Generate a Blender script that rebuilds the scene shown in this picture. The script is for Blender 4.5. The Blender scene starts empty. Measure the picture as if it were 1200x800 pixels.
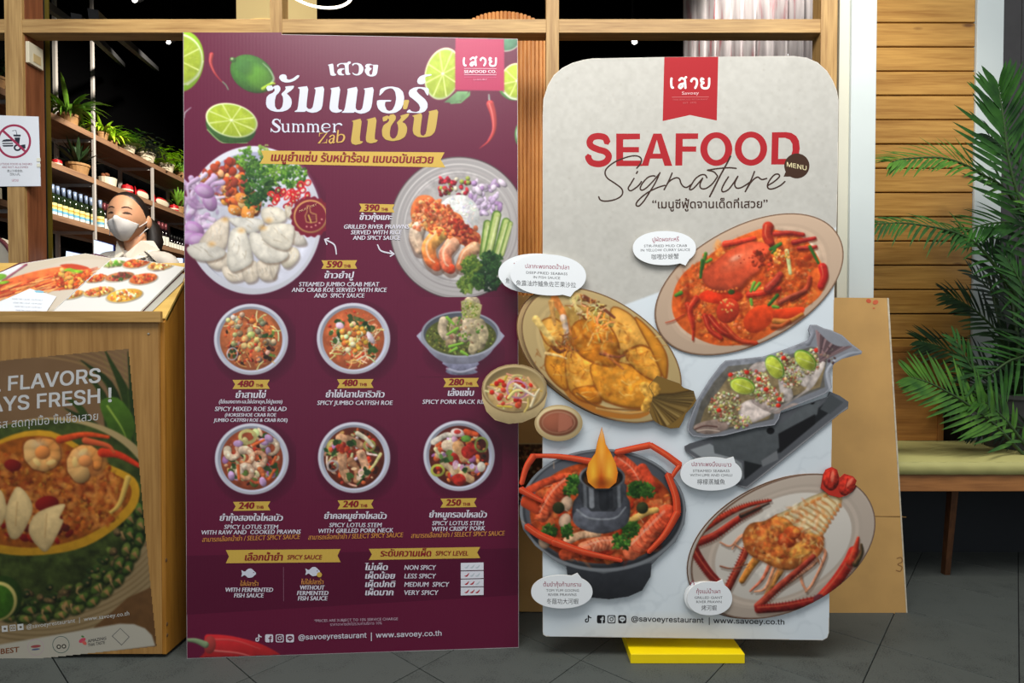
import bpy, bmesh, math, random
import numpy as np
from mathutils import Vector, Matrix
from mathutils.geometry import delaunay_2d_cdt
SC = bpy.context.scene
COL = SC.collection
random.seed(7); RNG = np.random.RandomState(7)
# ------------------------------------------------------------------ camera
FPX = 670.0; CH = 0.90; PITCH = math.radians(1.1); VPX = 608.0
CPY = 405.0 + FPX*math.tan(PITCH)
cd = bpy.data.cameras.new('camera'); cam = bpy.data.objects.new('camera', cd); COL.objects.link(cam)
cd.sensor_width = 36.0; cd.lens = FPX/1200.0*36.0
cam.location = (0, 0, CH); cam.rotation_euler = (math.radians(90)-PITCH, 0, 0)
cd.shift_x = -(VPX-600)/1200.0; cd.shift_y = (CPY-400)/1200.0
cd.clip_start = 0.05; cd.clip_end = 60
SC.camera = cam
# ------------------------------------------------------------------ world, lights, exposure
w = bpy.data.worlds.new('world'); SC.world = w; w.use_nodes = True
w.node_tree.nodes['Background'].inputs[0].default_value = (0.90, 0.95, 1.0, 1)
w.node_tree.nodes['Background'].inputs[1].default_value = 0.56
SC.view_settings.view_transform = 'Standard'; SC.view_settings.look = 'None'
SC.view_settings.gamma = 1.0; SC.view_settings.exposure = 0.0; SC.view_settings.use_curve_mapping = False
def area(name, loc, target, size, power, color=(1, .95, .88), sy=None):
    l = bpy.data.lights.new(name, 'AREA'); l.shape = 'RECTANGLE'; l.size = size; l.size_y = sy or size
    l.energy = power; l.color = color
    o = bpy.data.objects.new(name, l); COL.objects.link(o); o.location = loc
    d = Vector(target)-Vector(loc); o.rotation_euler = d.to_track_quat('-Z', 'Y').to_euler()
    return o
def spot(name, loc, target, power, angle=60, blend=.6, color=(1, .93, .82), r=.06):
    l = bpy.data.lights.new(name, 'SPOT'); l.energy = power; l.spot_size = math.radians(angle); l.spot_blend = blend
    l.color = color; l.shadow_soft_size = r
    o = bpy.data.objects.new(name, l); COL.objects.link(o); o.location = loc
    d = Vector(target)-Vector(loc); o.rotation_euler = d.to_track_quat('-Z', 'Y').to_euler()
    return o
area('ceiling_light', (-0.5, 0.55, 3.0), (-0.3, 2.2, 0.8), 1.5, 47, (1, .98, .95), 1.0)
area('ceiling_light', (0.95, 0.75, 3.0), (0.7, 2.3, 0.7), 1.1, 32, (1, .985, .96), .8)
spot('ceiling_spot', (1.35, 1.1, 3.0), (1.5, 2.5, 1.4), 46, 60, .7, (1, .93, .80), .05)
spot('ceiling_spot', (-1.15, 1.55, 3.0), (-1.25, 2.32, 1.05), 42, 44, .8, (1, .93, .80), .06)
spot('dining_room_spot', (-1.1, 2.2, 2.55), (-1.8, 2.65, 1.4), 95, 50, .8, (1, .92, .80), .06)
spot('dining_room_spot', (-1.6, 4.6, 4.2), (-4.3, 6.4, 2.5), 1300, 62, .7, (1, .92, .78), .1)
spot('dining_room_spot', (0.9, 2.3, 3.2), (1.35, 3.0, 2.35), 130, 70, .7, (1, .95, .9), .1)
# ------------------------------------------------------------------ projection helpers
cp, sp = math.cos(PITCH), math.sin(PITCH)
def ray(px, py):
    a = (px-VPX)/FPX; b = -(py-CPY)/FPX
    return Vector((a, cp+b*sp, -sp+b*cp))
def at(px, py, Y):
    r = ray(px, py); t = Y/r.y
    return Vector((r.x*t, Y, CH+r.z*t))
def atz(px, py, z=0.0):
    r = ray(px, py); t = (z-CH)/r.z
    return Vector((r.x*t, r.y*t, z))
def atx(px, py, X):
    r = ray(px, py); t = X/r.x
    return Vector((X, r.y*t, CH+r.z*t))
class Pl:
    """a plane in the scene; maps photo coordinates of flat print to points on it"""
    def __init__(s, o, n): s.o = Vector(o); s.n = Vector(n).normalized()
    def off(s, d): return Pl(s.o+s.n*d, s.n)
    def pt(s, px, py):
        r = ray(px, py); c = Vector((0, 0, CH)); t = (s.o-c).dot(s.n)/r.dot(s.n)
        return c+r*t
    def arr(s, P, d=0.0):
        P = np.asarray(P, float); a = (P[:, 0]-VPX)/FPX; b = -(P[:, 1]-CPY)/FPX
        R = np.stack([a, cp+b*sp, -sp+b*cp], 1); n = np.array(s.n); c = np.array([0, 0, CH])
        t = (np.array(s.o)-c).dot(n)/(R@n)
        return c+R*t[:, None]+n*d
# ------------------------------------------------------------------ materials
def s2l(c):
    c = np.asarray(c, float)/255.0
    return np.where(c <= .04045, c/12.92, ((np.maximum(c, 0)+.055)/1.055)**2.4)
def rgba(c): return tuple(float(x) for x in s2l(c[:3]))+(1.0,)
MATS = {}
def newmat(name):
    m = bpy.data.materials.new(name); m.use_nodes = True; return m, m.node_tree, m.node_tree.nodes['Principled BSDF']
def mat(name, c, rough=.5, metal=0, var=.08, scale=30, bump=0.0, spec=.5, sheen=0, emit=None, es=0, stretch=(1, 1, 1)):
    if name in MATS: return MATS[name]
    m, t, b = newmat(name); N = t.nodes; L = t.links
    tc = N.new('ShaderNodeTexCoord'); mp = N.new('ShaderNodeMapping'); mp.inputs['Scale'].default_value = stretch
    nz = N.new('ShaderNodeTexNoise'); nz.inputs['Scale'].default_value = scale; nz.inputs['Detail'].default_value = 4
    L.new(tc.outputs['Object'], mp.inputs[0]); L.new(mp.outputs[0], nz.inputs['Vector'])
    cr = N.new('ShaderNodeValToRGB'); k = s2l(c[:3])
    cr.color_ramp.elements[0].position = .3; cr.color_ramp.elements[1].position = .7
    cr.color_ramp.elements[0].color = tuple(k*(1-var))+(1,); cr.color_ramp.elements[1].color = tuple(np.minimum(k*(1+var), 1))+(1,)
    L.new(nz.outputs[0], cr.inputs[0]); L.new(cr.outputs[0], b.inputs['Base Color'])
    b.inputs['Roughness'].default_value = rough; b.inputs['Metallic'].default_value = metal
    b.inputs['Specular IOR Level'].default_value = spec
    if bump:
        bp = N.new('ShaderNodeBump'); bp.inputs['Strength'].default_value = bump; bp.inputs['Distance'].default_value = .002
        L.new(nz.outputs[0], bp.inputs['Height']); L.new(bp.outputs[0], b.inputs['Normal'])
    if emit is not None:
        b.inputs['Emission Color'].default_value = rgba(emit); b.inputs['Emission Strength'].default_value = es
    MATS[name] = m; return m
def wood(name, c1, c2, axis='Z', rough=.5, scale=1.0, spec=.4, knots=False):
    """grain runs along axis; per-object random offset so pieces differ"""
    if name in MATS: return MATS[name]
    m, t, b = newmat(name); N = t.nodes; L = t.links
    tc = N.new('ShaderNodeTexCoord'); oi = N.new('ShaderNodeObjectInfo')
    ad = N.new('ShaderNodeVectorMath'); ad.operation = 'ADD'
    ml = N.new('ShaderNodeVectorMath'); ml.operation = 'SCALE'; ml.inputs['Scale'].default_value = 17.0
    cx = N.new('ShaderNodeCombineXYZ')
    for i in range(3): L.new(oi.outputs['Random'], cx.inputs[i])
    L.new(cx.outputs[0], ml.inputs[0]); L.new(tc.outputs['Object'], ad.inputs[0]); L.new(ml.outputs[0], ad.inputs[1])
    mp = N.new('ShaderNodeMapping')
    s = {'X': (1.2, 22, 22), 'Y': (22, 1.2, 22), 'Z': (22, 22, 1.2)}[axis]
    mp.inputs['Scale'].default_value = tuple(q*scale for q in s)
    L.new(ad.outputs[0], mp.inputs[0])
    n1 = N.new('ShaderNodeTexNoise'); n1.inputs['Scale'].default_value = 1.6; n1.inputs['Detail'].default_value = 6; n1.inputs['Distortion'].default_value = .8
    n2 = N.new('ShaderNodeTexNoise'); n2.inputs['Scale'].default_value = 7; n2.inputs['Detail'].default_value = 5
    L.new(mp.outputs[0], n1.inputs['Vector']); L.new(mp.outputs[0], n2.inputs['Vector'])
    mx = N.new('ShaderNodeMath'); mx.operation = 'MULTIPLY_ADD'; mx.inputs[1].default_value = .45
    L.new(n2.outputs[0], mx.inputs[0]); 
    sc = N.new('ShaderNodeMath'); sc.operation = 'MULTIPLY'; sc.inputs[1].default_value = .55
    L.new(n1.outputs[0], sc.inputs[0]); L.new(sc.outputs[0], mx.inputs[2])
    cr = N.new('ShaderNodeValToRGB'); cr.color_ramp.elements[0].position = .36; cr.color_ramp.elements[1].position = .62
    cr.color_ramp.elements[0].color = rgba(c1); cr.color_ramp.elements[1].color = rgba(c2)
    L.new(mx.outputs[0], cr.inputs[0]); last = cr.outputs[0]
    if knots:
        mp2 = N.new('ShaderNodeMapping'); mp2.inputs['Scale'].default_value = {'X': (3.2, 9, 9), 'Z': (9, 9, 3.2), 'Y': (9, 3.2, 9)}[axis]
        L.new(ad.outputs[0], mp2.inputs[0])
        vo = N.new('ShaderNodeTexVoronoi'); vo.inputs['Scale'].default_value = 1.0; L.new(mp2.outputs[0], vo.inputs['Vector'])
        c3 = N.new('ShaderNodeValToRGB'); c3.color_ramp.elements[0].position = .05; c3.color_ramp.elements[1].position = .11
        c3.color_ramp.elements[0].color = (.22, .12, .06, 1); c3.color_ramp.elements[1].color = (1, 1, 1, 1)
        L.new(vo.outputs['Distance'], c3.inputs[0])
        mm = N.new('ShaderNodeMixRGB'); mm.blend_type = 'MULTIPLY'; mm.inputs[0].default_value = .8
        L.new(last, mm.inputs[1]); L.new(c3.outputs[0], mm.inputs[2]); last = mm.outputs[0]
    L.new(last, b.inputs['Base Color'])
    b.inputs['Roughness'].default_value = rough; b.inputs['Specular IOR Level'].default_value = spec
    bp = N.new('ShaderNodeBump'); bp.inputs['Strength'].default_value = .12; bp.inputs['Distance'].default_value = .001
    L.new(mx.outputs[0], bp.inputs['Height']); L.new(bp.outputs[0], b.inputs['Normal'])
    MATS[name] = m; return m
def inkmat(name, rough=.42, spec=.5, flute=0):
    m, t, b = newmat(name); N = t.nodes; L = t.links
    a = N.new('ShaderNodeAttribute'); a.attribute_name = 'Col'
    L.new(a.outputs['Color'], b.inputs['Base Color'])
    b.inputs['Roughness'].default_value = rough; b.inputs['Specular IOR Level'].default_value = spec
    if flute:   # corrugated plastic sheet: faint vertical ribs
        tc = N.new('ShaderNodeTexCoord'); wv = N.new('ShaderNodeTexWave'); wv.inputs['Scale'].default_value = flute; wv.bands_direction = 'X'
        bp = N.new('ShaderNodeBump'); bp.inputs['Strength'].default_value = .10; bp.inputs['Distance'].default_value = .0006
        L.new(tc.outputs['Object'], wv.inputs['Vector']); L.new(wv.outputs['Color'], bp.inputs['Height']); L.new(bp.outputs[0], b.inputs['Normal'])
    MATS[name] = m; return m
# ------------------------------------------------------------------ objects
ORG = {}
def empty(name, loc, label=None, cat=None, group=None, rz=0):
    o = bpy.data.objects.new(name, None); COL.objects.link(o); o.location = loc; o.rotation_euler = (0, 0, rz)
    o.empty_display_size = .05; ORG[o.name] = Vector(loc)
    tag(o, label, cat, group); return o
def tag(o, label=None, cat=None, group=None, kind=None):
    if label: o['label'] = label
    if cat: o['category'] = cat
    if group: o['group'] = group
    if kind: o['kind'] = kind
    return o
def mesh_obj(name, V, F, m, parent=None, loc=None, smooth=False, colors=None, local=False):
    """V in world coordinates unless local; origin = parent's origin or loc"""
    V = np.asarray(V, float).reshape(-1, 3)
    if parent is not None: org = ORG[parent.name]
    else: org = Vector(loc) if loc is not None else Vector((0, 0, 0))
    if not local: V = V-np.array(org)
    me = bpy.data.meshes.new(name)
    if isinstance(F, np.ndarray):
        n = len(F); k = F.shape[1]
        me.vertices.add(len(V)); me.vertices.foreach_set('co', V.astype(np.float32).ravel())
        me.loops.add(n*k); me.loops.foreach_set('vertex_index', F.astype(np.int32).ravel())
        me.polygons.add(n); me.polygons.foreach_set('loop_start', np.arange(0, n*k, k, dtype=np.int32))
        me.polygons.foreach_set('loop_total', np.full(n, k, dtype=np.int32)); me.update(calc_edges=True)
    else:
        me.from_pydata([tuple(v) for v in V], [], F); me.update()
    if smooth: me.polygons.foreach_set('use_smooth', [True]*len(me.polygons))
    if colors is not None:
        a = me.color_attributes.new('Col', 'FLOAT_COLOR', 'POINT')
        c = np.ones((len(V), 4), np.float32); c[:, :3] = colors; a.data.foreach_set('color', c.ravel())
    if m is not None: me.materials.append(m)
    o = bpy.data.objects.new(name, me); COL.objects.link(o)
    if parent is not None: o.parent = parent
    else: o.location = org
    ORG[o.name] = org
    return o
class MB:
    def __init__(s): s.v = []; s.f = []
    def add(s, V, F):
        k = len(s.v); s.v += [tuple(p) for p in V]; s.f += [tuple(i+k for i in f) for f in F]; return s
    def box(s, x0, y0, z0, x1, y1, z1, bev=0):
        if bev:
            bm = bmesh.new(); bmesh.ops.create_cube(bm, size=1)
            for v in bm.verts: v.co = Vector(((x0+x1)/2+v.co.x*(x1-x0), (y0+y1)/2+v.co.y*(y1-y0), (z0+z1)/2+v.co.z*(z1-z0)))
            bmesh.ops.bevel(bm, geom=bm.edges[:], offset=bev, segments=2, affect='EDGES', profile=.5)
            s.bm(bm); return s
        V = [(x, y, z) for z in (z0, z1) for y in (y0, y1) for x in (x0, x1)]
        return s.add(V, [(0, 2, 3, 1), (4, 5, 7, 6), (0, 1, 5, 4), (2, 6, 7, 3), (0, 4, 6, 2), (1, 3, 7, 5)])
    def bm(s, bm):
        bm.verts.index_update(); s.add([v.co[:] for v in bm.verts], [[v.index for v in f.verts] for f in bm.faces]); bm.free(); return s
    def quadslab(s, P, n, th):
        """P: ordered outline points (coplanar), slab from P back along n by th"""
        n = Vector(n); k = len(P); V = [Vector(p) for p in P]+[Vector(p)+n*th for p in P]
        F = [tuple(range(k)), tuple(range(2*k-1, k-1, -1))]+[(i, k+i, k+(i+1) % k, (i+1) % k) for i in range(k)]
        return s.add(V, F)
    def tube(s, P, R, n=8, cap=True, flat=1.0):
        P = [Vector(p) for p in P]
        if not isinstance(R, (list, tuple)): R = [R]*len(P)
        rings = []; up = None
        for i, p in enumerate(P):
            d = (P[min(i+1, len(P)-1)]-P[max(i-1, 0)]).normalized()
            if up is None: up = d.orthogonal().normalized()
            up = (up-d*up.dot(d)).normalized(); sd = d.cross(up)
            rings.append([p+(up*math.cos(2*math.pi*j/n)+sd*math.sin(2*math.pi*j/n)*flat)*R[i] for j in range(n)])
        V = [q for r in rings for q in r]; F = []
        for i in range(len(P)-1):
            for j in range(n):
                a = i*n+j; b = i*n+(j+1) % n; F.append((a, b, b+n, a+n))
        if cap: F.append(tuple(range(n-1, -1, -1))); F.append(tuple(range((len(P)-1)*n, len(P)*n)))
        return s.add(V, F)
    def lathe(s, prof, c=(0, 0, 0), n=20, cap=True):
        V = []; F = []
        for r, z in prof:
            for j in range(n): V.append((c[0]+r*math.cos(2*math.pi*j/n), c[1]+r*math.sin(2*math.pi*j/n), c[2]+z))
        for i in range(len(prof)-1):
            for j in range(n):
                a = i*n+j; b = i*n+(j+1) % n; F.append((a, b, b+n, a+n))
        if cap: F.append(tuple(range(n-1, -1, -1))); F.append(tuple(range((len(prof)-1)*n, len(prof)*n)))
        return s.add(V, F)
    def ball(s, c, r, nu=16, nv=10, fn=None):
        c = Vector(c); r = Vector((r, r, r)) if not hasattr(r, '__len__') else Vector(r)
        V = [c+Vector((0, 0, -r.z))]; 
        for i in range(1, nv):
            th = math.pi*i/nv-math.pi/2
            for j in range(nu):
                ph = 2*math.pi*j/nu; V.append(c+Vector((r.x*math.cos(th)*math.cos(ph), r.y*math.cos(th)*math.sin(ph), r.z*math.sin(th))))
        V.append(c+Vector((0, 0, r.z)))
        if fn: V = [fn(v) for v in V]
        F = [(0, 1+(j+1) % nu, 1+j) for j in range(nu)]
        for i in range(nv-2):
            for j in range(nu):
                a = 1+i*nu+j; b = 1+i*nu+(j+1) % nu; F.append((a, b, b+nu, a+nu))
        k = 1+(nv-2)*nu; F += [(k+j, k+(j+1) % nu, len(V)-1) for j in range(nu)]
        return s.add(V, F)
    def build(s, name, m, parent=None, loc=None, smooth=False, local=False):
        return mesh_obj(name, s.v, s.f, m, parent, loc, smooth, local=local)
def copy_tree(o, loc, label=None, group=None, rz=None, sc=None):
    c = o.copy(); COL.objects.link(c); c.location = loc
    if rz is not None: c.rotation_euler = (0, 0, rz)
    if sc is not None: c.scale = (sc, sc, sc) if not hasattr(sc, '__len__') else sc
    if label: c['label'] = label
    if group: c['group'] = group
    for ch in list(o.children):
        d = ch.copy(); COL.objects.link(d); d.parent = c
        for g in list(ch.children):
            e = g.copy(); COL.objects.link(e); e.parent = d
    ORG[c.name] = Vector(loc); return c
# ------------------------------------------------------------------ flat print: shapes
def cat(P, k=6, closed=False):
    P = [np.array(p, float) for p in P]; out = []; n = len(P); m = n if closed else n-1
    for i in range(m):
        p0 = P[(i-1) % n] if closed or i > 0 else P[0]*2-P[1]
        p1 = P[i]; p2 = P[(i+1) % n]; p3 = P[(i+2) % n] if closed or i+2 < n else P[-1]*2-P[-2]
        for j in range(k):
            t = j/k; out.append(.5*((2*p1)+(p2-p0)*t+(2*p0-5*p1+4*p2-p3)*t*t+(3*p1-p0-3*p2+p3)*t**3))
    if not closed: out.append(P[-1])
    return [tuple(q) for q in out]
def Z(P, s, ox, oy): return [(ox+x/s, oy+y/s) for x, y in P]
def ellp(cx, cy, rx, ry, a=0, n=48, e=2.0):
    c, q = math.cos(math.radians(a)), math.sin(math.radians(a)); o = []
    for i in range(n):
        t = 2*math.pi*i/n; x = rx*abs(math.cos(t))**(2/e)*math.copysign(1, math.cos(t)); y = ry*abs(math.sin(t))**(2/e)*math.copysign(1, math.sin(t))
        o.append((cx+x*c-y*q, cy+x*q+y*c))
    return o
def wind(pts, loops, eo):
    W = np.zeros(len(pts), int); X = pts[:, 0:1]; Y = pts[:, 1:2]
    A = np.concatenate([np.asarray(l, float) for l in loops]); B = np.concatenate([np.roll(np.asarray(l, float), -1, 0) for l in loops])
    for s in range(0, len(pts), 800):
        x = X[s:s+800]; y = Y[s:s+800]
        up = (A[:, 1] <= y) & (B[:, 1] > y); dn = (A[:, 1] > y) & (B[:, 1] <= y)
        cr = (B[:, 0]-A[:, 0])*(y-A[:, 1])-(x-A[:, 0])*(B[:, 1]-A[:, 1])
        W[s:s+800] = ((up & (cr > 0)).sum(1)-(dn & (cr < 0)).sum(1)) if not eo else ((up & (cr > 0)).sum(1)+(dn & (cr < 0)).sum(1))
    return (W % 2 == 1) if eo else (W != 0)
def tri(loops, eo=True):
    V = []; E = []
    for l in loops:
        k = len(V); V += [Vector((float(p[0]), float(p[1]))) for p in l]; E += [(k+i, k+(i+1) % len(l)) for i in range(len(l))]
    r = delaunay_2d_cdt(V, E, [], 0, 1e-5); v = np.array([tuple(p) for p in r[0]]); f = np.array([x for x in r[2] if len(x) == 3])
    if len(f) == 0: return v, f
    c = v[f].mean(1); return v, f[wind(c, loops, eo)]
def ribbon(P, wd, k=6, smooth=True, nib=None):
    """thick polyline; wd number or list; nib=(angle, thin) modulates with direction"""
    n0 = len(P)
    if not hasattr(wd, '__len__'): wd = [wd]*n0
    Q = cat([(p[0], p[1], wv) for p, wv in zip(P, wd)], k) if smooth else [(p[0], p[1], wv) for p, wv in zip(P, wd)]
    Q = np.array(Q); d = np.gradient(Q[:, :2], axis=0); d /= np.maximum(np.linalg.norm(d, axis=1, keepdims=True), 1e-6)
    wv = Q[:, 2].copy()
    if nib: a = math.radians(nib[0]); wv *= nib[1]+(1-nib[1])*np.abs(d[:, 0]*math.sin(a)-d[:, 1]*math.cos(a))
    nn = np.stack([-d[:, 1], d[:, 0]], 1)*wv[:, None]/2
    a0 = Q[0, :2]-d[0]*wv[0]*.35; a1 = Q[-1, :2]+d[-1]*wv[-1]*.35
    return [tuple(x) for x in Q[:, :2]+nn]+[tuple(a1)]+[tuple(x) for x in (Q[:, :2]-nn)[::-1]]+[tuple(a0)]
TXQ = []
FONTS = {}
try:
    import os
    fp = os.path.join(bpy.utils.system_resource('DATAFILES'), 'fonts', 'Inter.woff2')
    if os.path.exists(fp): FONTS['inter'] = bpy.data.fonts.load(fp)
except Exception: pass
def stuffed(b, o):
    if b: o['kind'] = 'stuff'
    return o
class Print:
    """a printed surface: everything is laid out on plane pl, each layer a hair above the last"""
    def __init__(s, pl, parent, mt, base=0.0003): base = .0001; s.pl = pl; s.parent = parent; s.d = base; s.mt = mt
    def nxt(s, st=.00004): s.d += .00004; return s.d
    def shapes(s, L, name='printed_shape'):
        """L: list of (loops, color[, eo]) ; loops = list of outlines"""
        V = []; F = []; C = []; k = 0; d = s.nxt()
        for j, it in enumerate(L):
            loops, c = it[0], it[1]; eo = it[2] if len(it) > 2 else True
            if not isinstance(loops[0][0], (tuple, list, np.ndarray)): loops = [loops]
            v, f = tri(loops, eo)
            if len(f) == 0: continue
            V.append(s.pl.arr(v, d+j*.000004)); F.append(f+k); C.append(np.repeat(s2l(c)[None], len(v), 0)); k += len(v)
        s.d += len(L)*.000004
        if name in ('price_ribbon', 'headline_letter', 'title_letter', 'menu_badge'):
            for v_, f_, c_ in zip(V, F, C): lo = mesh_obj(name, v_, (f_-f_.min())[:, ::-1], s.mt, s.parent, colors=c_)
            return lo
        V = np.concatenate(V); F = np.concatenate(F)[:, ::-1]
        return stuffed(len(L) > 1, mesh_obj(name, V, F, s.mt, s.parent, colors=np.concatenate(C)))
    def text(s, block, txt, x0, x1, yb, h, c, yb2=None, shear=0, bold=0, hb=0, font=None, slope=0):
        TXQ.append(dict(p=s, block=block, t=txt, x0=x0, x1=x1, y0=yb, y1=yb if yb2 is None else yb2, h=h, c=c, shear=shear, bold=bold, hb=hb, font=font))
    def raster(s, R, name, outline=None, keep=None):
        H, W = R.X.shape; d = s.nxt(); R.soft()
        idx = np.arange(H*W).reshape(H, W)
        P = np.stack([R.X.ravel(), R.Y.ravel()], 1)
        q = np.stack([idx[:-1, :-1], idx[1:, :-1], idx[1:, 1:], idx[:-1, 1:]], -1).reshape(-1, 4)
        ok = None
        if outline is not None: ok = wind(P, [outline], True)
        if keep is not None: ok = keep.ravel() if ok is None else ok & keep.ravel()
        if ok is not None:
            q = q[ok[q].all(1)]; used = np.unique(q); mp = np.zeros(H*W, int); mp[used] = np.arange(len(used)); q = mp[q]; P = P[used]; C = R.B.reshape(-1, 3)[used]
        else: C = R.B.reshape(-1, 3)
        return mesh_obj(name, s.pl.arr(P, d), q, s.mt, s.parent, colors=s2l(np.clip(C, 0, 255)))
def flush_text():
    obs = []
    for q in TXQ:
        c = bpy.data.curves.new('t', 'FONT'); c.body = q['t']; c.resolution_u = 2 if q['h'] < 12 else 4; c.fill_mode = 'NONE'
        if q['font'] in FONTS: c.font = FONTS[q['font']]
        c.size = 1.0
        o = bpy.data.objects.new('t', c); COL.objects.link(o); obs.append(o)
    cs = {}
    for f in (None, 'inter'):
        for ch, ky in (('H', 'l'), ('บ', 't')):
            c = bpy.data.curves.new('t', 'FONT'); c.body = ch; c.fill_mode = 'NONE'
            if f in FONTS: c.font = FONTS[f]
            o = bpy.data.objects.new('t', c); COL.objects.link(o); cs[(f, ky)] = o
    dg = bpy.context.evaluated_depsgraph_get(); dg.update()
    def loops_of(o):
        e = o.evaluated_get(dg); me = e.to_mesh(); n = len(me.vertices)
        co = np.zeros(n*3); me.vertices.foreach_get('co', co); co = co.reshape(-1, 3)[:, :2]
        nb = [[] for _ in range(n)]
        for ed in me.edges: a, b = ed.vertices; nb[a].append(b); nb[b].append(a)
        seen = [False]*n; L = []
        for i in range(n):
            if seen[i] or len(nb[i]) < 2: continue
            l = [i]; seen[i] = True; cur = i+1 if (i+1 in nb[i]) else nb[i][0]
            while not seen[cur]:
                seen[cur] = True; l.append(cur)
                nx = [k for k in nb[cur] if not seen[k]]
                if not nx: break
                cur = nx[0]
            if len(l) > 2: L.append(co[l])
        e.to_mesh_clear(); return L
    hts = {}
    for k, o in cs.items():
        L = loops_of(o); hts[k] = max(l[:, 1].max() for l in L) if L else .7
    blocks = {}
    for q, o in zip(TXQ, obs):
        L = loops_of(o)
        if not L: continue
        th = any('\u0e00' <= ch <= '\u0e7f' for ch in q['t']); ad = any(ord(ch) > 0x2e80 for ch in q['t'])
        ht = hts[(q['font'] if q['font'] in FONTS else None, 't' if th else 'l')]
        if ad: ht = .85
        sy = q['h']/ht
        L = [np.stack([l[:, 0]+l[:, 1]*q['shear'], l[:, 1]], 1) for l in L]
        xa = min(l[:, 0].min() for l in L); xb = max(l[:, 0].max() for l in L); sx = (q['x1']-q['x0'])/max(xb-xa, 1e-6)
        out = []
        for l in L:
            x = q['x0']+(l[:, 0]-xa)*sx; y = q['y0']+(q['y1']-q['y0'])*(x-q['x0'])/(q['x1']-q['x0'])-l[:, 1]*sy
            out.append(np.stack([x, y], 1))
        vs = []; fs = []; k = 0
        # fill glyph by glyph where their outlines do not touch
        bb = q['bold']*q['h']*.9; sh = [(0, 0)] if not (q['hb'] or bb) else ([(-q['hb']/2, 0), (q['hb']/2, 0)] if not bb else [(-bb-q['hb']/2, -bb*.7), (bb+q['hb']/2, -bb*.7), (bb+q['hb']/2, bb*.7), (-bb-q['hb']/2, bb*.7)])
        order = sorted(range(len(out)), key=lambda i: out[i][:, 0].min()); grp = []; cur = []; mxx = -1e9
        for i in order:
            if out[i][:, 0].min() > mxx+.02 and cur: grp.append(cur); cur = []
            cur.append(out[i]); mxx = max(mxx, out[i][:, 0].max())
        if cur: grp.append(cur)
        for g in grp:
            v, f = tri([np.asarray(l)+np.array(h_) for l in g for h_ in sh], False)
            if len(f): vs.append(v); fs.append(f+k); k += len(v)
        if not vs: continue
        d = q['p'].d+.00004
        V = q['p'].pl.arr(np.concatenate(vs), d); F = np.concatenate(fs)[:, ::-1]; C = np.repeat(s2l(q['c'])[None], len(V), 0)
        b = blocks.setdefault((id(q['p']), q['block']), [q['p'], [], [], [], 0]); b[1].append(V); b[2].append(F+b[4]); b[3].append(C); b[4] += len(V)
    for (i, nm), b in blocks.items():
        lo = mesh_obj('lettering', np.concatenate(b[1]), np.concatenate(b[2]), b[0].mt, b[0].parent, colors=np.concatenate(b[3])); lo['kind'] = 'stuff'
    for o in obs+list(cs.values()):
        c = o.data; bpy.data.objects.remove(o); bpy.data.curves.remove(c)
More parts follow.
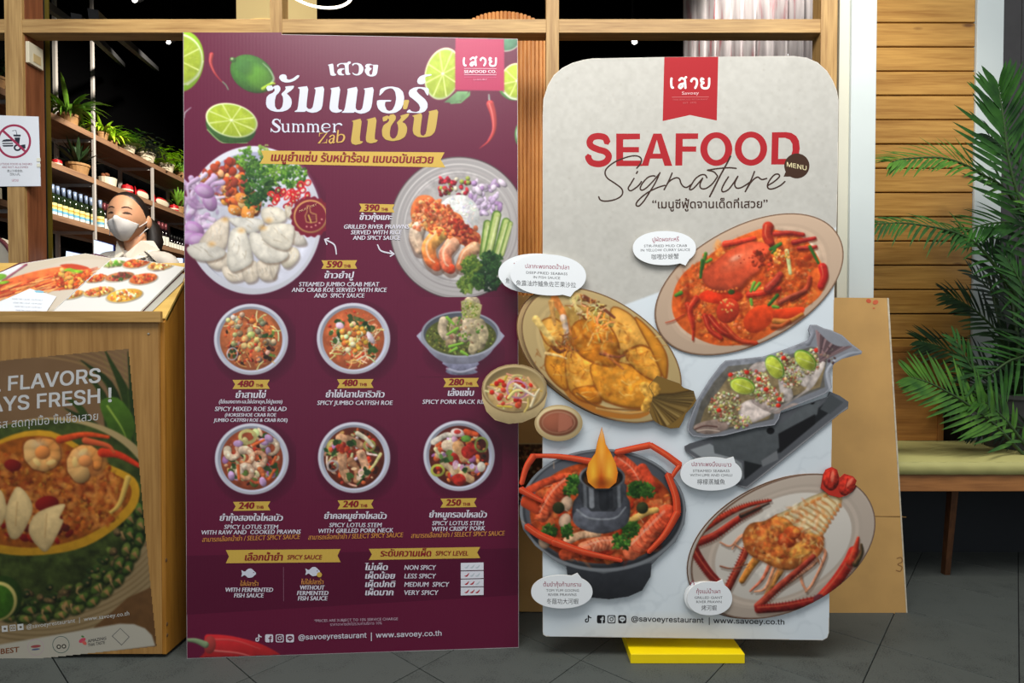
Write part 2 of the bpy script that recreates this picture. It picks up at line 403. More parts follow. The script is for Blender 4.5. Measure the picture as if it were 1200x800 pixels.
# ------------------------------------------------------------------ flat print: painted pictures
_n = RNG.rand(256, 256)
def _vn(x, y):
    xi = np.floor(x).astype(int); yi = np.floor(y).astype(int); fx = x-xi; fy = y-yi; fx = fx*fx*(3-2*fx); fy = fy*fy*(3-2*fy)
    g = lambda a, b: _n[b % 256, a % 256]
    return (g(xi, yi)*(1-fx)+g(xi+1, yi)*fx)*(1-fy)+(g(xi, yi+1)*(1-fx)+g(xi+1, yi+1)*fx)*fy
def fbm(x, y, sc, o=3, seed=0):
    r = 0; a = .5; t = 0
    for i in range(o): r = r+a*_vn(x/sc+seed*17.3+i*5, y/sc+seed*9.1+i*7); t += a; a *= .55; sc /= 2.1
    return r/t-.5
class R:
    """a small painted picture in photo coordinates (sRGB 0-255), S samples per photo pixel"""
    def __init__(s, x0, y0, x1, y1, S=1.5, bg=(255, 255, 255)):
        s.x0, s.y0, s.S = x0, y0, S; W = int((x1-x0)*S)+1; H = int((y1-y0)*S)+1
        s.W, s.H = W, H; s.X, s.Y = np.meshgrid(x0+np.arange(W)/S, y0+np.arange(H)/S)
        s.B = np.zeros((H, W, 3)); s.B[:] = bg; s.r = random.Random(int(x0*13+y0*7)); s.clip = None
    def sl(s, a, b, c, d, m=1.5):
        i0 = max(int((a-m-s.x0)*s.S), 0); i1 = min(int((c+m-s.x0)*s.S)+2, s.W); j0 = max(int((b-m-s.y0)*s.S), 0); j1 = min(int((d+m-s.y0)*s.S)+2, s.H)
        return (slice(j0, j1), slice(i0, i1)) if i1 > i0 and j1 > j0 else None
    def put(s, k, a, c):
        if s.clip is not None: a = a*s.clip[k]
        a = a[..., None]; s.B[k] = s.B[k]*(1-a)+c*a
    def ell(s, cx, cy, rx, ry, ang=0, col=(255, 255, 255), sh=.22, tex=.0, edge=.12, alpha=1, soft=1.0, ts=5):
        m = max(rx, ry); k = s.sl(cx-m, cy-m, cx+m, cy+m)
        if k is None: return
        x = s.X[k]-cx; y = s.Y[k]-cy; c, q = math.cos(math.radians(ang)), math.sin(math.radians(ang))
        u = (x*c+y*q)/rx; v = (-x*q+y*c)/ry; r = np.sqrt(u*u+v*v)
        a = np.clip((1-r)*min(rx, ry)*s.S/soft+.5, 0, 1)*alpha
        f = 1+sh*(-(x*.5+y*.85)/m)-edge*np.clip(r, 0, 1)**4
        if tex: f = f+tex*fbm(s.X[k], s.Y[k], ts, 3, int(cx) % 7)*2
        s.put(k, a, np.asarray(col, float)*f[..., None])
    def _dist(s, k, P):
        X = s.X[k]; Y = s.Y[k]; best = np.full(X.shape, 1e9); T = np.zeros(X.shape); n = len(P)-1; SD = np.zeros(X.shape)
        for i in range(n):
            ax, ay = P[i]; bx, by = P[i+1]; dx, dy = bx-ax, by-ay; l = dx*dx+dy*dy+1e-9
            t = np.clip(((X-ax)*dx+(Y-ay)*dy)/l, 0, 1); qx = X-ax-t*dx; qy = Y-ay-t*dy; d = np.hypot(qx, qy); b = d < best
            best = np.where(b, d, best); T = np.where(b, (i+t)/n, T); SD = np.where(b, qx*(-.5)+qy*(-.85), SD)
        return best, T, SD
    def stroke(s, P, w0, col, w1=None, sh=.35, k=0, alpha=1, tex=0, seg=0, col2=None):
        if k: P = cat(P, k)
        w1 = w0 if w1 is None else w1; m = max(w0, w1); xs = [p[0] for p in P]; ys = [p[1] for p in P]
        kk = s.sl(min(xs)-m, min(ys)-m, max(xs)+m, max(ys)+m)
        if kk is None: return
        d, T, SD = s._dist(kk, P); w = (w0+(w1-w0)*T)/2; a = np.clip((w-d)*s.S+.5, 0, 1)*alpha
        f = 1+sh*SD/np.maximum(w, .3)-.12*(d/np.maximum(w, .3))**2
        if tex: f = f+tex*fbm(s.X[kk], s.Y[kk], 4, 2)*2
        if seg: f = f-.13*np.exp(-(np.mod(T*seg, 1)/.22)**2)-.05*np.exp(-((1-np.mod(T*seg, 1))/.12)**2)
        c = np.asarray(col, float)
        if col2 is not None: c = c+(np.asarray(col2, float)-c)*T[..., None]
        s.put(kk, a, c*f[..., None])
    def poly(s, P, col, sh=0, tex=0, soft=1, alpha=1, k=0, grad=None, ts=6, edge=0):
        if k: P = cat(P, k, True)
        P = np.asarray(P, float); kk = s.sl(P[:, 0].min(), P[:, 1].min(), P[:, 0].max(), P[:, 1].max(), 2)
        if kk is None: return
        X = s.X[kk]; Y = s.Y[kk]; ins = wind(np.stack([X.ravel(), Y.ravel()], 1), [P], True).reshape(X.shape)
        d, _, _ = s._dist(kk, [tuple(p) for p in P]+[tuple(P[0])]); sd = np.where(ins, d, -d)
        a = np.clip(sd*s.S/soft+.5, 0, 1)*alpha; f = np.ones(X.shape)
        if sh: f = f-sh*(2*(Y-P[:, 1].min())/(np.ptp(P[:, 1])+1e-6)-1)
        if edge: f = f-edge*np.exp(-np.maximum(sd, 0)/2.5)
        if tex: f = f+tex*fbm(X, Y, ts, 3, len(P))*2
        c = np.asarray(col, float)
        if grad is not None:
            t = np.clip((X-P[:, 0].min())/np.ptp(P[:, 0]), 0, 1)[..., None]; c = c*(1-t)+np.asarray(grad, float)*t
        s.put(kk, a, c*f[..., None])
    def ring(s, cx, cy, rx, ry, w, col, ang=0, alpha=1, sh=.2):
        m = max(rx, ry)+w; k = s.sl(cx-m, cy-m, cx+m, cy+m)
        if k is None: return
        x = s.X[k]-cx; y = s.Y[k]-cy; c, q = math.cos(math.radians(ang)), math.sin(math.radians(ang))
        u = (x*c+y*q)/rx; v = (-x*q+y*c)/ry; r = np.sqrt(u*u+v*v)+1e-6; d = np.abs(r-1)*np.hypot(x, y)/r
        a = np.clip((w/2-d)*s.S+.5, 0, 1)*alpha; s.put(k, a, np.asarray(col, float)*(1-sh*(x*.5+y*.85)/m)[..., None])
    def glow(s, cx, cy, rx, ry, col, alpha, p=1.0, ang=0):
        m = max(rx, ry); k = s.sl(cx-m, cy-m, cx+m, cy+m)
        if k is None: return
        x = s.X[k]-cx; y = s.Y[k]-cy; c, q = math.cos(math.radians(ang)), math.sin(math.radians(ang))
        r = np.sqrt(((x*c+y*q)/rx)**2+((-x*q+y*c)/ry)**2); s.put(k, np.clip(1-r, 0, 1)**p*alpha, np.asarray(col, float))
    def prawn(s, cx, cy, r, a0, sweep, w, c1, c2, n=9):
        P = []
        for i in range(n):
            t = i/(n-1); a = math.radians(a0+sweep*t); P.append((cx+r*(1-.15*t)*math.cos(a), cy+r*(1-.15*t)*math.sin(a)))
        s.stroke(P, w*1.12, (90, 35, 20), w*.5, alpha=.5); s.stroke(P, w, c1, w*.42, sh=.3, seg=7, col2=c2)
        for t in (2, 4): s.ell(P[t][0], P[t][1], w*.28, w*.14, a0+sweep*t/n+90, tuple(min(255, q*1.15) for q in c1), edge=0, alpha=.7)
    def scat(s, reg, n, pal, kind='c', sz=(2, 4), asp=(.4, .9), tex=.08, alpha=1, dark=.0):
        """scatter n small pieces inside an ellipse reg=(cx,cy,rx,ry,ang)"""
        cx, cy, rx, ry, an = (tuple(reg)+(0,))[:5]; c, q = math.cos(math.radians(an)), math.sin(math.radians(an)); g = s.r
        for _ in range(n):
            t = g.random()*2*math.pi; rr = math.sqrt(g.random()); u = rx*rr*math.cos(t); v = ry*rr*math.sin(t)
            x = cx+u*c-v*q; y = cy+u*q+v*c; col = g.choice(pal); col = tuple(k*(1+g.uniform(-.12, .12)) for k in col); z = g.uniform(*sz); a = g.uniform(0, 180)
            if dark: s.ell(x+.5, y+.7, z*1.05, z*g.uniform(*asp)*1.1, a, (40, 18, 10), alpha=dark)
            if kind == 'c': s.ell(x, y, z, z*g.uniform(*asp), a, col, tex=tex, sh=.3, alpha=alpha)
            elif kind == 'b':
                s.ell(x, y, z, z, 0, col, sh=.4, edge=.25); s.ell(x-z*.3, y-z*.35, z*.28, z*.22, 0, tuple(min(255, k*1.25+20) for k in col), alpha=.8, edge=0)
            elif kind == 's':
                b = g.uniform(-.6, .6)*z; ca, sa = math.cos(math.radians(a)), math.sin(math.radians(a))
                P = [(x-z*ca, y-z*sa), (x-b*sa*.5, y+b*ca*.5), (x+z*ca, y+z*sa)]; s.stroke(P, g.uniform(*asp), col, k=3, sh=.3, alpha=alpha)
            elif kind == 'l':
                ca, sa = math.cos(math.radians(a)), math.sin(math.radians(a)); h = z*g.uniform(*asp)
                P = [(x-z*ca, y-z*sa), (x-h*sa, y+h*ca), (x+z*ca, y+z*sa), (x+h*sa, y-h*ca)]; s.poly(P, col, k=2, tex=.1)
                s.stroke([(x-z*ca*.8, y-z*sa*.8), (x+z*ca*.8, y+z*sa*.8)], .5, tuple(k*1.3 for k in col), alpha=.5)
            elif kind == 'r': s.ring(x, y, z, z*g.uniform(.6, 1), max(.8, z*.35), col, a)
    def soft(s):
        for ax in (0, 1):
            A = np.pad(s.B, ((1, 1) if ax == 0 else (0, 0), (1, 1) if ax == 1 else (0, 0), (0, 0)), 'edge')
            s.B = (A[:-2]+1.6*A[1:-1]+A[2:])/3.6 if ax == 0 else (A[:, :-2]+1.6*A[:, 1:-1]+A[:, 2:])/3.6
    def mott(s, reg, n, pal, sz=(2, 6), alpha=.3):
        cx, cy, rx, ry, an = (tuple(reg)+(0,))[:5]; c, q = math.cos(math.radians(an)), math.sin(math.radians(an)); g = s.r
        for _ in range(n):
            t = g.random()*6.283; rr = math.sqrt(g.random()); u = rx*rr*math.cos(t); v = ry*rr*math.sin(t)
            s.ell(cx+u*c-v*q, cy+u*q+v*c, g.uniform(*sz), g.uniform(*sz)*.5, g.uniform(0, 180), g.choice(pal), sh=.1, edge=0, alpha=alpha*g.uniform(.5, 1.3), soft=2.5)
    def grain(s, cx, cy, rx, ry, ang=0, amp=.16, sc=5):
        m = max(rx, ry); k = s.sl(cx-m, cy-m, cx+m, cy+m)
        if k is None: return
        x = s.X[k]-cx; y = s.Y[k]-cy; c, q = math.cos(math.radians(ang)), math.sin(math.radians(ang)); rr = np.sqrt(((x*c+y*q)/rx)**2+((-x*q+y*c)/ry)**2)
        f = fbm(s.X[k], s.Y[k], sc, 3, 3)+.8*fbm(s.X[k], s.Y[k], sc*3, 2, 6)
        s.B[k] = s.B[k]*(1+np.clip((1-rr)*8, 0, 1)*2*amp*f)[..., None]
    def herb(s, cx, cy, r, n, dk=(30, 70, 25), lt=(110, 160, 60)):
        g = s.r
        for i in range(n):
            a = g.random()*6.28; q = r*math.sqrt(g.random()); x = cx+q*math.cos(a); y = cy+q*math.sin(a); t = g.random()
            col = tuple(dk[j]+(lt[j]-dk[j])*t for j in range(3)); z = g.uniform(1.1, 3.0)
            for j in range(3):
                b = g.random()*6.28; s.ell(x+z*.8*math.cos(b), y+z*.8*math.sin(b), z*.9, z*.55, math.degrees(b), col, sh=.3, edge=.3)
INK = inkmat('print_ink', .36, .5, 32); INKM = inkmat('print_ink_matt', .62, .22)
# ================================================================== ROOM
def struct(o): o['kind'] = 'structure'; return o
LAT = 2.05      # front of the timber lattice
WOODL = wood('oak_frame', (142, 106, 58), (184, 148, 92), 'Z'); WOODLX = wood('oak_rail', (142, 106, 58), (184, 148, 92), 'X')
WOODR = wood('jamb_wood', (105, 58, 32), (138, 82, 50), 'Z')
DARK = mat('dark_paint', (3, 3, 4), .95, var=.2, spec=.05); 
def tilemat():
    m, t, b = newmat('slate_tile'); N = t.nodes; L = t.links
    tc = N.new('ShaderNodeTexCoord'); oi = N.new('ShaderNodeObjectInfo')
    n1 = N.new('ShaderNodeTexNoise'); n1.inputs['Scale'].default_value = 9; n1.inputs['Detail'].default_value = 9; n1.inputs['Roughness'].default_value = .7
    n2 = N.new('ShaderNodeTexNoise'); n2.inputs['Scale'].default_value = 260; n2.inputs['Detail'].default_value = 3
    L.new(tc.outputs['Object'], n1.inputs[0]); L.new(tc.outputs['Object'], n2.inputs[0])
    a = N.new('ShaderNodeMath'); a.operation = 'ADD'; L.new(n1.outputs[0], a.inputs[0]); L.new(n2.outputs[0], a.inputs[1])
    c = N.new('ShaderNodeMath'); c.operation = 'MULTIPLY_ADD'; c.inputs[1].default_value = .10; L.new(oi.outputs['Random'], c.inputs[0]); L.new(a.outputs[0], c.inputs[2])
    cr = N.new('ShaderNodeValToRGB'); cr.color_ramp.elements[0].position = .72; cr.color_ramp.elements[1].position = 1.35
    cr.color_ramp.elements[0].color = rgba((34, 37, 37)); cr.color_ramp.elements[1].color = rgba((78, 82, 78))
    L.new(c.outputs[0], cr.inputs[0]); L.new(cr.outputs[0], b.inputs['Base Color']); b.inputs['Roughness'].default_value = .62; b.inputs['Specular IOR Level'].default_value = .3
    bp = N.new('ShaderNodeBump'); bp.inputs['Strength'].default_value = .3; bp.inputs['Distance'].default_value = .001
    L.new(a.outputs[0], bp.inputs['Height']); L.new(bp.outputs[0], b.inputs['Normal']); return m
TILE = tilemat()
floor = struct(MB().box(-6, -2, -.05, 4.5, 10, -.006).build('floor', mat('grout', (26, 27, 28), .9, var=.1)))
al = math.radians(49); cu, su = math.cos(al), math.sin(al)
tu, tv = .330, .3158; first = None
for i in range(-3, 9):
    for j in range(-4, 9):
        u = 2.0-3*tu+i*tu; v = -.018+j*tv; cxm = (u+tu/2)*cu-(v+tv/2)*su; cym = (u+tu/2)*su+(v+tv/2)*cu
        if not (1.25 < cym < 2.75 and -1.7 < cxm < 2.6): continue
        if first is None:
            g = .0012; m_ = MB().box(-tu/2+g, -tv/2+g, -.006, tu/2-g, tv/2-g, 0, .0012)
            t = first = m_.build('floor_tile', TILE, floor, local=True)
        else: t = first.copy(); COL.objects.link(t)
        t.location = (cxm, cym, RNG.uniform(-.0004, .0004)); t.rotation_euler = (0, 0, al)
# floor beyond the built tiles: plain slate boards reaching into the dining room
struct(MB().box(-6, 2.95, -.006, 4.5, 10, -.0002).build('floor', TILE))
struct(MB().box(-6, -2, -.006, 4.5, 1.0, -.0002).build('floor', TILE))
# --- dining-room shell
struct(MB().box(-5.1, 2.0, 0, -5.0, 9.6, 4.9).build('wall_left', DARK)); struct(MB().box(-5.1, 9.5, 0, 4.2, 9.6, 4.9).build('wall_back', DARK))
struct(MB().box(4.1, 2.6, 0, 4.2, 9.6, 4.9).build('wall_right', DARK)); struct(MB().box(-5.1, 2.12, 4.8, 4.2, 9.6, 4.9).build('ceiling', DARK))
struct(MB().box(-5.1, 2.06, 2.62, 1.2, 2.12, 4.85).build('wall_front', DARK))
struct(MB().box(1.58, 2.62, 2.2, 4.2, 2.68, 4.85).build('wall_front', DARK))
# --- timber lattice
def X(px, Y, py=200): return at(px, py, Y).x
def Zc(py, Y, px=608): return at(px, py, Y).z
lat = empty('timber_lattice', (X(480, LAT), LAT, 0), 'light oak lattice screen of square posts and one long crossbar behind both food boards', 'partition')
zb, zt = Zc(38, LAT), Zc(22, LAT)
for (a, b, dep) in ((5, 25.4, .085), (316.5, 330.5, .055), (640, 655, .055)):
    MB().box(X(a, LAT, 30), LAT, 0, X(b, LAT, 30), LAT+dep, 2.62, .0012).build('post', WOODL, lat)
MB().box(X(962, LAT, 30), LAT, 0, X(981.5, LAT, 30), LAT+.060, 2.62, .0012).build('post', WOODL, lat)
xs = [X(-80, LAT, 30), X(5, LAT, 30), X(25.4, LAT, 30), X(316.5, LAT, 30), X(330.5, LAT, 30), X(640, LAT, 30), X(655, LAT, 30), X(962, LAT, 30)]
for i in (0, 2, 4, 6): MB().box(xs[i], LAT+.0015, zb, xs[i+1], LAT+.056, zt, .001).build('crossbar', WOODLX, lat)
MB().box(X(25.4, LAT, 30), LAT+.012, 0, X(25.4, LAT, 30)+.004, LAT+.088, 2.62).build('side_board', WOODR, lat)
# red-brown jamb board closing the first bay, with the metal frame of the glazing beside it
jm = empty('glazing_frame', (X(52, LAT+.11), LAT+.1, 0), 'slim dark metal and olive upright of the glazing beside the reddish jamb', 'frame')
MB().box(X(48, 2.15, 200), 2.143, 0, X(56.5, 2.15, 200), 2.152, 2.62).build('metal_upright', mat('gunmetal', (52, 54, 50), .35, .6), jm)
MB().box(X(56.5, 2.15, 200), 2.145, 0, X(61, 2.15, 200), 2.149, 2.62).build('edge_strip', mat('olive_brass', (96, 84, 22), .4, .3), jm)
# switch box on the side of the jamb
xj = X(25.4, LAT, 30)+.0045
bx = empty('wall_switch_box', (xj+.01, LAT+.03, 1.9), 'small cream box fixed to the side of the leftmost oak post', 'box')
MB().box(xj, LAT+.008, Zc(73, LAT+.008), xj+.013, LAT+.070, Zc(48, LAT+.008), .0015).build('housing', mat('cream_plastic', (214, 204, 176), .45, var=.03), bx)
MB().box(xj+.013, LAT+.026, Zc(68, LAT), xj+.0142, LAT+.058, Zc(58, LAT), .0004).build('vent_label', mat('ochre_label', (196, 170, 118), .5), bx)
# --- white pilaster between lattice and bench
PIL = mat('white_paint', (196, 204, 202), .55, var=.02, scale=8); PILC = mat('cream_paint', (200, 198, 180), .55, var=.02, scale=8)
struct(MB().box(X(980.8, LAT+.02, 200), LAT+.012, 0, X(997, LAT, 200)+.002, LAT+.06, 2.62).build('trim_1', PILC))
struct(MB().box(X(996.5, LAT, 200), LAT, 0, X(1025.7, LAT, 200), LAT+.06, 2.62, .002).build('trim_2', PIL))
struct(MB().box(1.255, LAT+.061, 0, 1.275, LAT+.34, 2.62).build('wall_side', DARK))
# --- plank wall behind the bench
WB = 2.53
wl = struct(MB().box(X(1020, WB), WB+.016, 0, 4.2, WB+.10, 2.75).build('wall_right', mat('plank_gap', (42, 26, 12), .9), loc=(1.6, WB, 0)))
PINE = wood('pine_plank', (156, 108, 44), (194, 146, 72), 'X', .42, .8, .45, True)
x0, x1 = X(1018, WB), X(1139.5, WB, 100)
for k in range(0, 15):
    ytop = 27.5-28.35*1+28.35*k; ybot = ytop+28.35
    a, b = Zc(ybot, WB-.004), Zc(ytop, WB-.004)
    if k >= 13: break
    MB().box(x0, WB-.012+RNG.uniform(-.0015, .0015), a+.0028, x1+RNG.uniform(-.001, .001), WB+.014, b-.0028, .003).build('wood_plank', PINE, wl)
zlow = Zc(27.5-28.35+28.35*13, WB-.004)
for k in range(3): MB().box(x0, WB-.012, zlow-.0028-(k+1)*.107+.005, x1, WB+.014, zlow-.0028-k*.107, .003).build('wood_plank', PINE, wl)
struct(MB().box(X(1140, WB, 100), WB-.02, 0, X(1171, WB, 100), WB+.015, 2.62, .002).build('trim_3', PIL))
dw = struct(MB().box(X(1171, WB, 100), WB-.004, 0, 3.6, WB+.015, 2.62).build('wall_right', mat('charcoal_panel', (52, 50, 50), .6), loc=(2.2, WB, 0)))
for k in range(6):
    xa = X(1172, WB, 100)+k*.081; MB().box(xa+.001, WB-.012, 0, xa+.079, WB-.004, 2.62, .001).build('wall_board', MATS['charcoal_panel'], dw)
# --- bench with cushion
ZS = .49; YF = 2.08
bl = X(1028, YF); br = 3.0
bench = empty('bench', ((bl+br)/2, (YF+WB)/2, 0), 'wooden bench with a pale green seat cushion below the palm fronds', 'bench')
ORK = wood('bench_wood', (112, 68, 34), (168, 112, 62), 'X', .45, .7)
zc0 = Zc(556.5, YF); za0 = Zc(576, YF)
def cushion():
    bm = bmesh.new(); bmesh.ops.create_grid(bm, x_segments=60, y_segments=14, size=.5)
    m = MB(); L = br-bl; D = WB-.03-YF
    for v in bm.verts:
        x, y = v.co.x+.5, v.co.y+.5; e = min(y/.10, 1, (1-y)/.1, x*L/.05); e = max(0, min(1, e)); 
        v.co = Vector((bl+x*L, YF+y*D, ZS-.014*(1-e)**2.2+.002*math.sin(x*23+y*5)*e))
    m.bm(bm)
    n = 60; V = []; 
    rows = [(0, ZS-.014), (-.006, ZS-.024), (-.008, (ZS+zc0)/2), (-.006, zc0+.006), (.004, zc0)]
    for dy, z in rows:
        for i in range(n+1): V.append((bl+(br-bl)*i/n, YF+dy+.0015*math.sin(i*1.7+z*90), z))
    F = [(r*(n+1)+i, r*(n+1)+i+1, (r+1)*(n+1)+i+1, (r+1)*(n+1)+i) for r in range(4) for i in range(n)]
    m.add(V, F); return m
cushion().build('cushion', mat('pale_green_vinyl', (184, 178, 112), .5, var=.05, scale=12, bump=.15), bench, smooth=True)
MB().box(bl, YF+.004, za0, br, YF+.03, zc0-.001, .002).build('apron', ORK, bench)
MB().box(bl, YF+.03, zc0-.03, br, WB-.03, zc0-.002).build('seat_board', ORK, bench)
for px in (1112, 1330):
    a = at(px+5, 577, YF+.05); b = at(px-4, 662, YF+.16)
    MB().tube([(a.x, a.y, za0+.02), (b.x, b.y, 0)], [.018, .015], 4).build('leg', wood('leg_wood', (70, 42, 22), (100, 62, 34), 'Z'), bench)
MB().box(bl, WB-.05, 0, br, WB-.03, zc0-.03).build('back_board', mat('ink_blue_panel', (16, 22, 28), .7), bench)
# framed wooden back rest standing on the bench, against the planks
bp = empty('back_panel', (X(1075, WB-.05), WB-.05, ZS), 'low framed wooden panel on the bench between kraft board and palm', 'panel')
PB = wood('panel_wood', (132, 84, 34), (172, 118, 56), 'X', .5, .6); ya = WB-.062
xa, xb = X(1020, ya), X(1110, ya); zt_ = Zc(406, ya)
MB().box(xa, ya+.004, ZS, xb-.025, ya+.02, zt_-.022).build('field', PB, bp)
MB().box(xa, ya, zt_-.022, xb, ya+.026, zt_, .001).build('rail', PB, bp)
MB().box(xb-.026, ya-.001, ZS, xb, ya+.026, zt_-.0225, .001).build('stile', wood('stile_wood', (120, 74, 30), (158, 104, 50), 'Z'), bp)
# --- kraft board leaning on the lattice
KB = [atz(600, 716.5), atz(1063.5, 719)]
yb = (KB[0].y+KB[1].y)/2
tr = at(1041, 349, 1.995); n_ = Vector((0, -(tr.z), (tr.y-yb))); n_ = Vector((0, -tr.z, -(tr.y-yb))).normalized()
n_ = Vector((0, -tr.z, (tr.y-yb))).normalized()
KP = Pl((0, yb, 0), n_)
kp = [KP.pt(600, 716.5), KP.pt(1063.5, 719), KP.pt(1041.5, 349), KP.pt(600, 346)]
kraft = empty('kraft_board', (sum(p.x for p in kp)/4, yb+.02, 0), 'large brown kraft faced foam board leaning behind the standing seafood display', 'board')
KM = mat('kraft_paper', (198, 154, 90), .7, var=.09, scale=7, bump=.25)
MB().quadslab([p-n_*.0005 for p in kp][::-1], -n_, .011).build('paper_face', KM, kraft)
MB().quadslab([kp[1]+n_*.0004-Vector((.004, 0, 0)), kp[1]+n_*.0004, kp[2]+n_*.0004, kp[2]+n_*.0004-Vector((.006, 0, 0))][::-1], -n_, .012).build('torn_edge', mat('foam_white', (196, 186, 164), .8, var=.2, scale=60), kraft)
KPR = Print(KP, kraft, INKM, .0008)
KPR.shapes([([(1014, 604.0), (1014, 604.8), (1062, 606), (1062, 605.2)], (140, 104, 56)), ([(990, 604.6), (990, 605.2), (1058, 605), (1058, 604.4)], (140, 104, 56))], 'tape_seam')
KPR.shapes([(ellp(1018, 352.5, 3, 2.4, 20), (200, 92, 60)), (ellp(1026, 354, 3.4, 2.6, -20), (204, 100, 66)), (ellp(1024, 361, 1.5, 1, 0), (196, 110, 70))], 'faded_stamp')
KPR.shapes([(ribbon([(1051, 654), (1056, 653), (1057, 658), (1052, 661), (1057, 664), (1055, 669), (1050, 668)], 1.2), (150, 110, 66))], 'handwritten_mark')
r_ = R(600, 519, 637, 592, 1.2, (74, 52, 34)); r_.scat((618, 530, 18, 10), 60, [(120, 84, 52), (160, 110, 70), (60, 40, 26)], 'c', (1, 3)); r_.scat((618, 565, 18, 24), 70, [(96, 60, 34), (120, 80, 40), (50, 34, 22), (150, 120, 84)], 'c', (1.5, 4))
for yy in (519, 520): r_.stroke([(600, yy), (637, yy)], 1.2, (196, 170, 120))
KPR.raster(r_, 'printed_picture')
# --- fluted arched screen seen between the two boards
FY = 2.32; fl = empty('fluted_screen', (X(592, FY), FY, 0), 'tall fluted orange wood screen with an arched top standing behind the lattice', 'screen')
FM = wood('fluted_wood', (170, 104, 44), (214, 146, 74), 'Z', .45)
xc = X(590, FY); rr = X(640.5, FY)-xc
xa = xc-rr; nfl = 22; m_ = MB()
for k in range(nfl):
    x = xa+(k+.5)*2*rr/nfl; q = (x-xc)/rr; zt2 = Zc(46, FY)+rr*1.0*math.sqrt(max(0, 1-q*q*.92))*.62
    m_.tube([(x, FY, 0), (x, FY, zt2)], rr/nfl*1.02, 8)
o_ = m_.build('flute', FM, fl, smooth=False); o_['kind'] = 'stuff'
MB().box(xa+.01, FY+.004, 0, xc+rr-.01, FY+.03, Zc(46, FY)+.03).build('backing_panel', WOODR, fl)
# --- whitish painted curtain wall at the right, inside
CY = 3.4; m_ = MB(); xa, xb = X(800, CY), X(952, CY-.9); nn = 60; V = []; F = []
for i in range(nn+1):
    t = i/nn; x = xa+(xb-xa)*t+.0; y = CY-.9*t+.012*math.sin(t*60)+.006*math.sin(t*140+1)
    V += [(x, y, 1.6), (x, y, 3.6)]
F = [(2*i, 2*i+2, 2*i+3, 2*i+1) for i in range(nn)]
cur = mesh_obj('curtain', V, F, None, loc=((xa+xb)/2, CY-.4, 1.6), smooth=True)
sm = cur.modifiers.new('thickness', 'SOLIDIFY'); sm.thickness = .006
tag(cur, 'pale grey curtain with faint red streaks hanging high at the right, behind the lattice', 'curtain')
def curtmat():
    m, t, b = newmat('streaked_cloth'); N = t.nodes; L = t.links; tc = N.new('ShaderNodeTexCoord'); mp = N.new('ShaderNodeMapping'); mp.inputs['Scale'].default_value = (9, 9, 1.2)
    n = N.new('ShaderNodeTexNoise'); n.inputs['Scale'].default_value = 3; n.inputs['Detail'].default_value = 8; cr = N.new('ShaderNodeValToRGB')
    e = cr.color_ramp.elements; e[0].position = .28; e[0].color = rgba((160, 70, 76)); e[1].position = .44; e[1].color = rgba((176, 166, 164)); q = e.new(.7); q.color = rgba((208, 200, 196))
    L.new(tc.outputs['Object'], mp.inputs[0]); L.new(mp.outputs[0], n.inputs[0]); L.new(n.outputs[0], cr.inputs[0]); L.new(cr.outputs[0], b.inputs['Base Color']); b.inputs['Roughness'].default_value = .9; return m
cur.data.materials.append(curtmat())
# --- ceiling lamps inside
BULB = mat('lit_lens', (255, 250, 240), .4, emit=(255, 250, 242), es=14)
BLK = mat('black_metal', (18, 18, 19), .5, .4, var=.1)
def track(px, py, Y, r, lab):
    c = at(px, py, Y); e = empty('ceiling_spotlight', c, lab, 'spotlight', )
    MB().tube([c+Vector((0, .01, .01)), c+Vector((0, .09, .07))], [r*1.25, r], 12).build('housing', BLK, e, smooth=True)
    MB().ball(c, (r, r*.35, r*.9), 12, 8).build('lens', BULB, e, smooth=True)
    MB().tube([c+Vector((0, .06, .05)), (c.x, c.y+.06, 4.8)], .006, 6).build('stem', BLK, e)
track(743.5, 49, 3.6, .017, 'small bright spotlight just above the top left corner of the cream board')
track(158, 0, 5.2, .024, 'small bright spotlight at the very top left, above the shelves')
track(197.5, 49.5, 6.2, .022, 'faint small spotlight beside the maroon board, over the plant shelves')
# chandelier ring and drum shade above the crossbar
c = at(372, -14, 3.7)
ch = empty('ring_chandelier', c, 'glowing ring chandelier above the maroon board, partly out of the top of the picture', 'chandelier')
def torus(c, R_, r, n=40, m=8):
    P = [(c[0]+R_*math.cos(2*math.pi*i/n), c[1]+R_*math.sin(2*math.pi*i/n), c[2]) for i in range(n+1)]; return P, r
P, r = torus(c, .215, .008); MB().tube(P, r, 8).build('ring', mat('lit_ring', (255, 246, 230), .4, emit=(255, 240, 214), es=6), ch, smooth=True)
for a in (20, 110, 200, 290):
    x, y = c.x+.215*math.cos(math.radians(a)), c.y+.215*math.sin(math.radians(a)); MB().tube([(x, y, c.z), (c.x, c.y, c.z+.8)], .003, 5).build('wire', BLK, ch)
for a in (0, 90):
    dx, dy = .3*math.cos(math.radians(a+60)), .3*math.sin(math.radians(a+60)); MB().tube([(c.x-dx, c.y-dy, c.z-.04), (c.x+dx, c.y+dy, c.z+.10)], .006, 6).build('rod', BLK, ch)
MB().tube([(c.x, c.y, c.z+.8), (c.x, c.y, 4.8)], .006, 6).build('stem', BLK, ch)
c = at(325, -30, 4.4); rr = 43/670*4.4
ds = empty('drum_lamp', c, 'lit pale yellow drum lamp shade above the maroon board, behind the ring chandelier', 'lamp')
z0 = Zc(46, 4.4)
def drummat():
    m, t, b = newmat('lit_drum'); N = t.nodes; L = t.links; b.inputs['Base Color'].default_value = rgba((220, 200, 150))
    b.inputs['Emission Color'].default_value = rgba((236, 206, 140)); b.inputs['Emission Strength'].default_value = .8; return m
MB().lathe([(rr, 0), (rr*1.0, .34), (rr*.97, .34), (rr*.97, 0)], (c.x, c.y, z0), 40, False).build('shade', drummat(), ds, smooth=True)
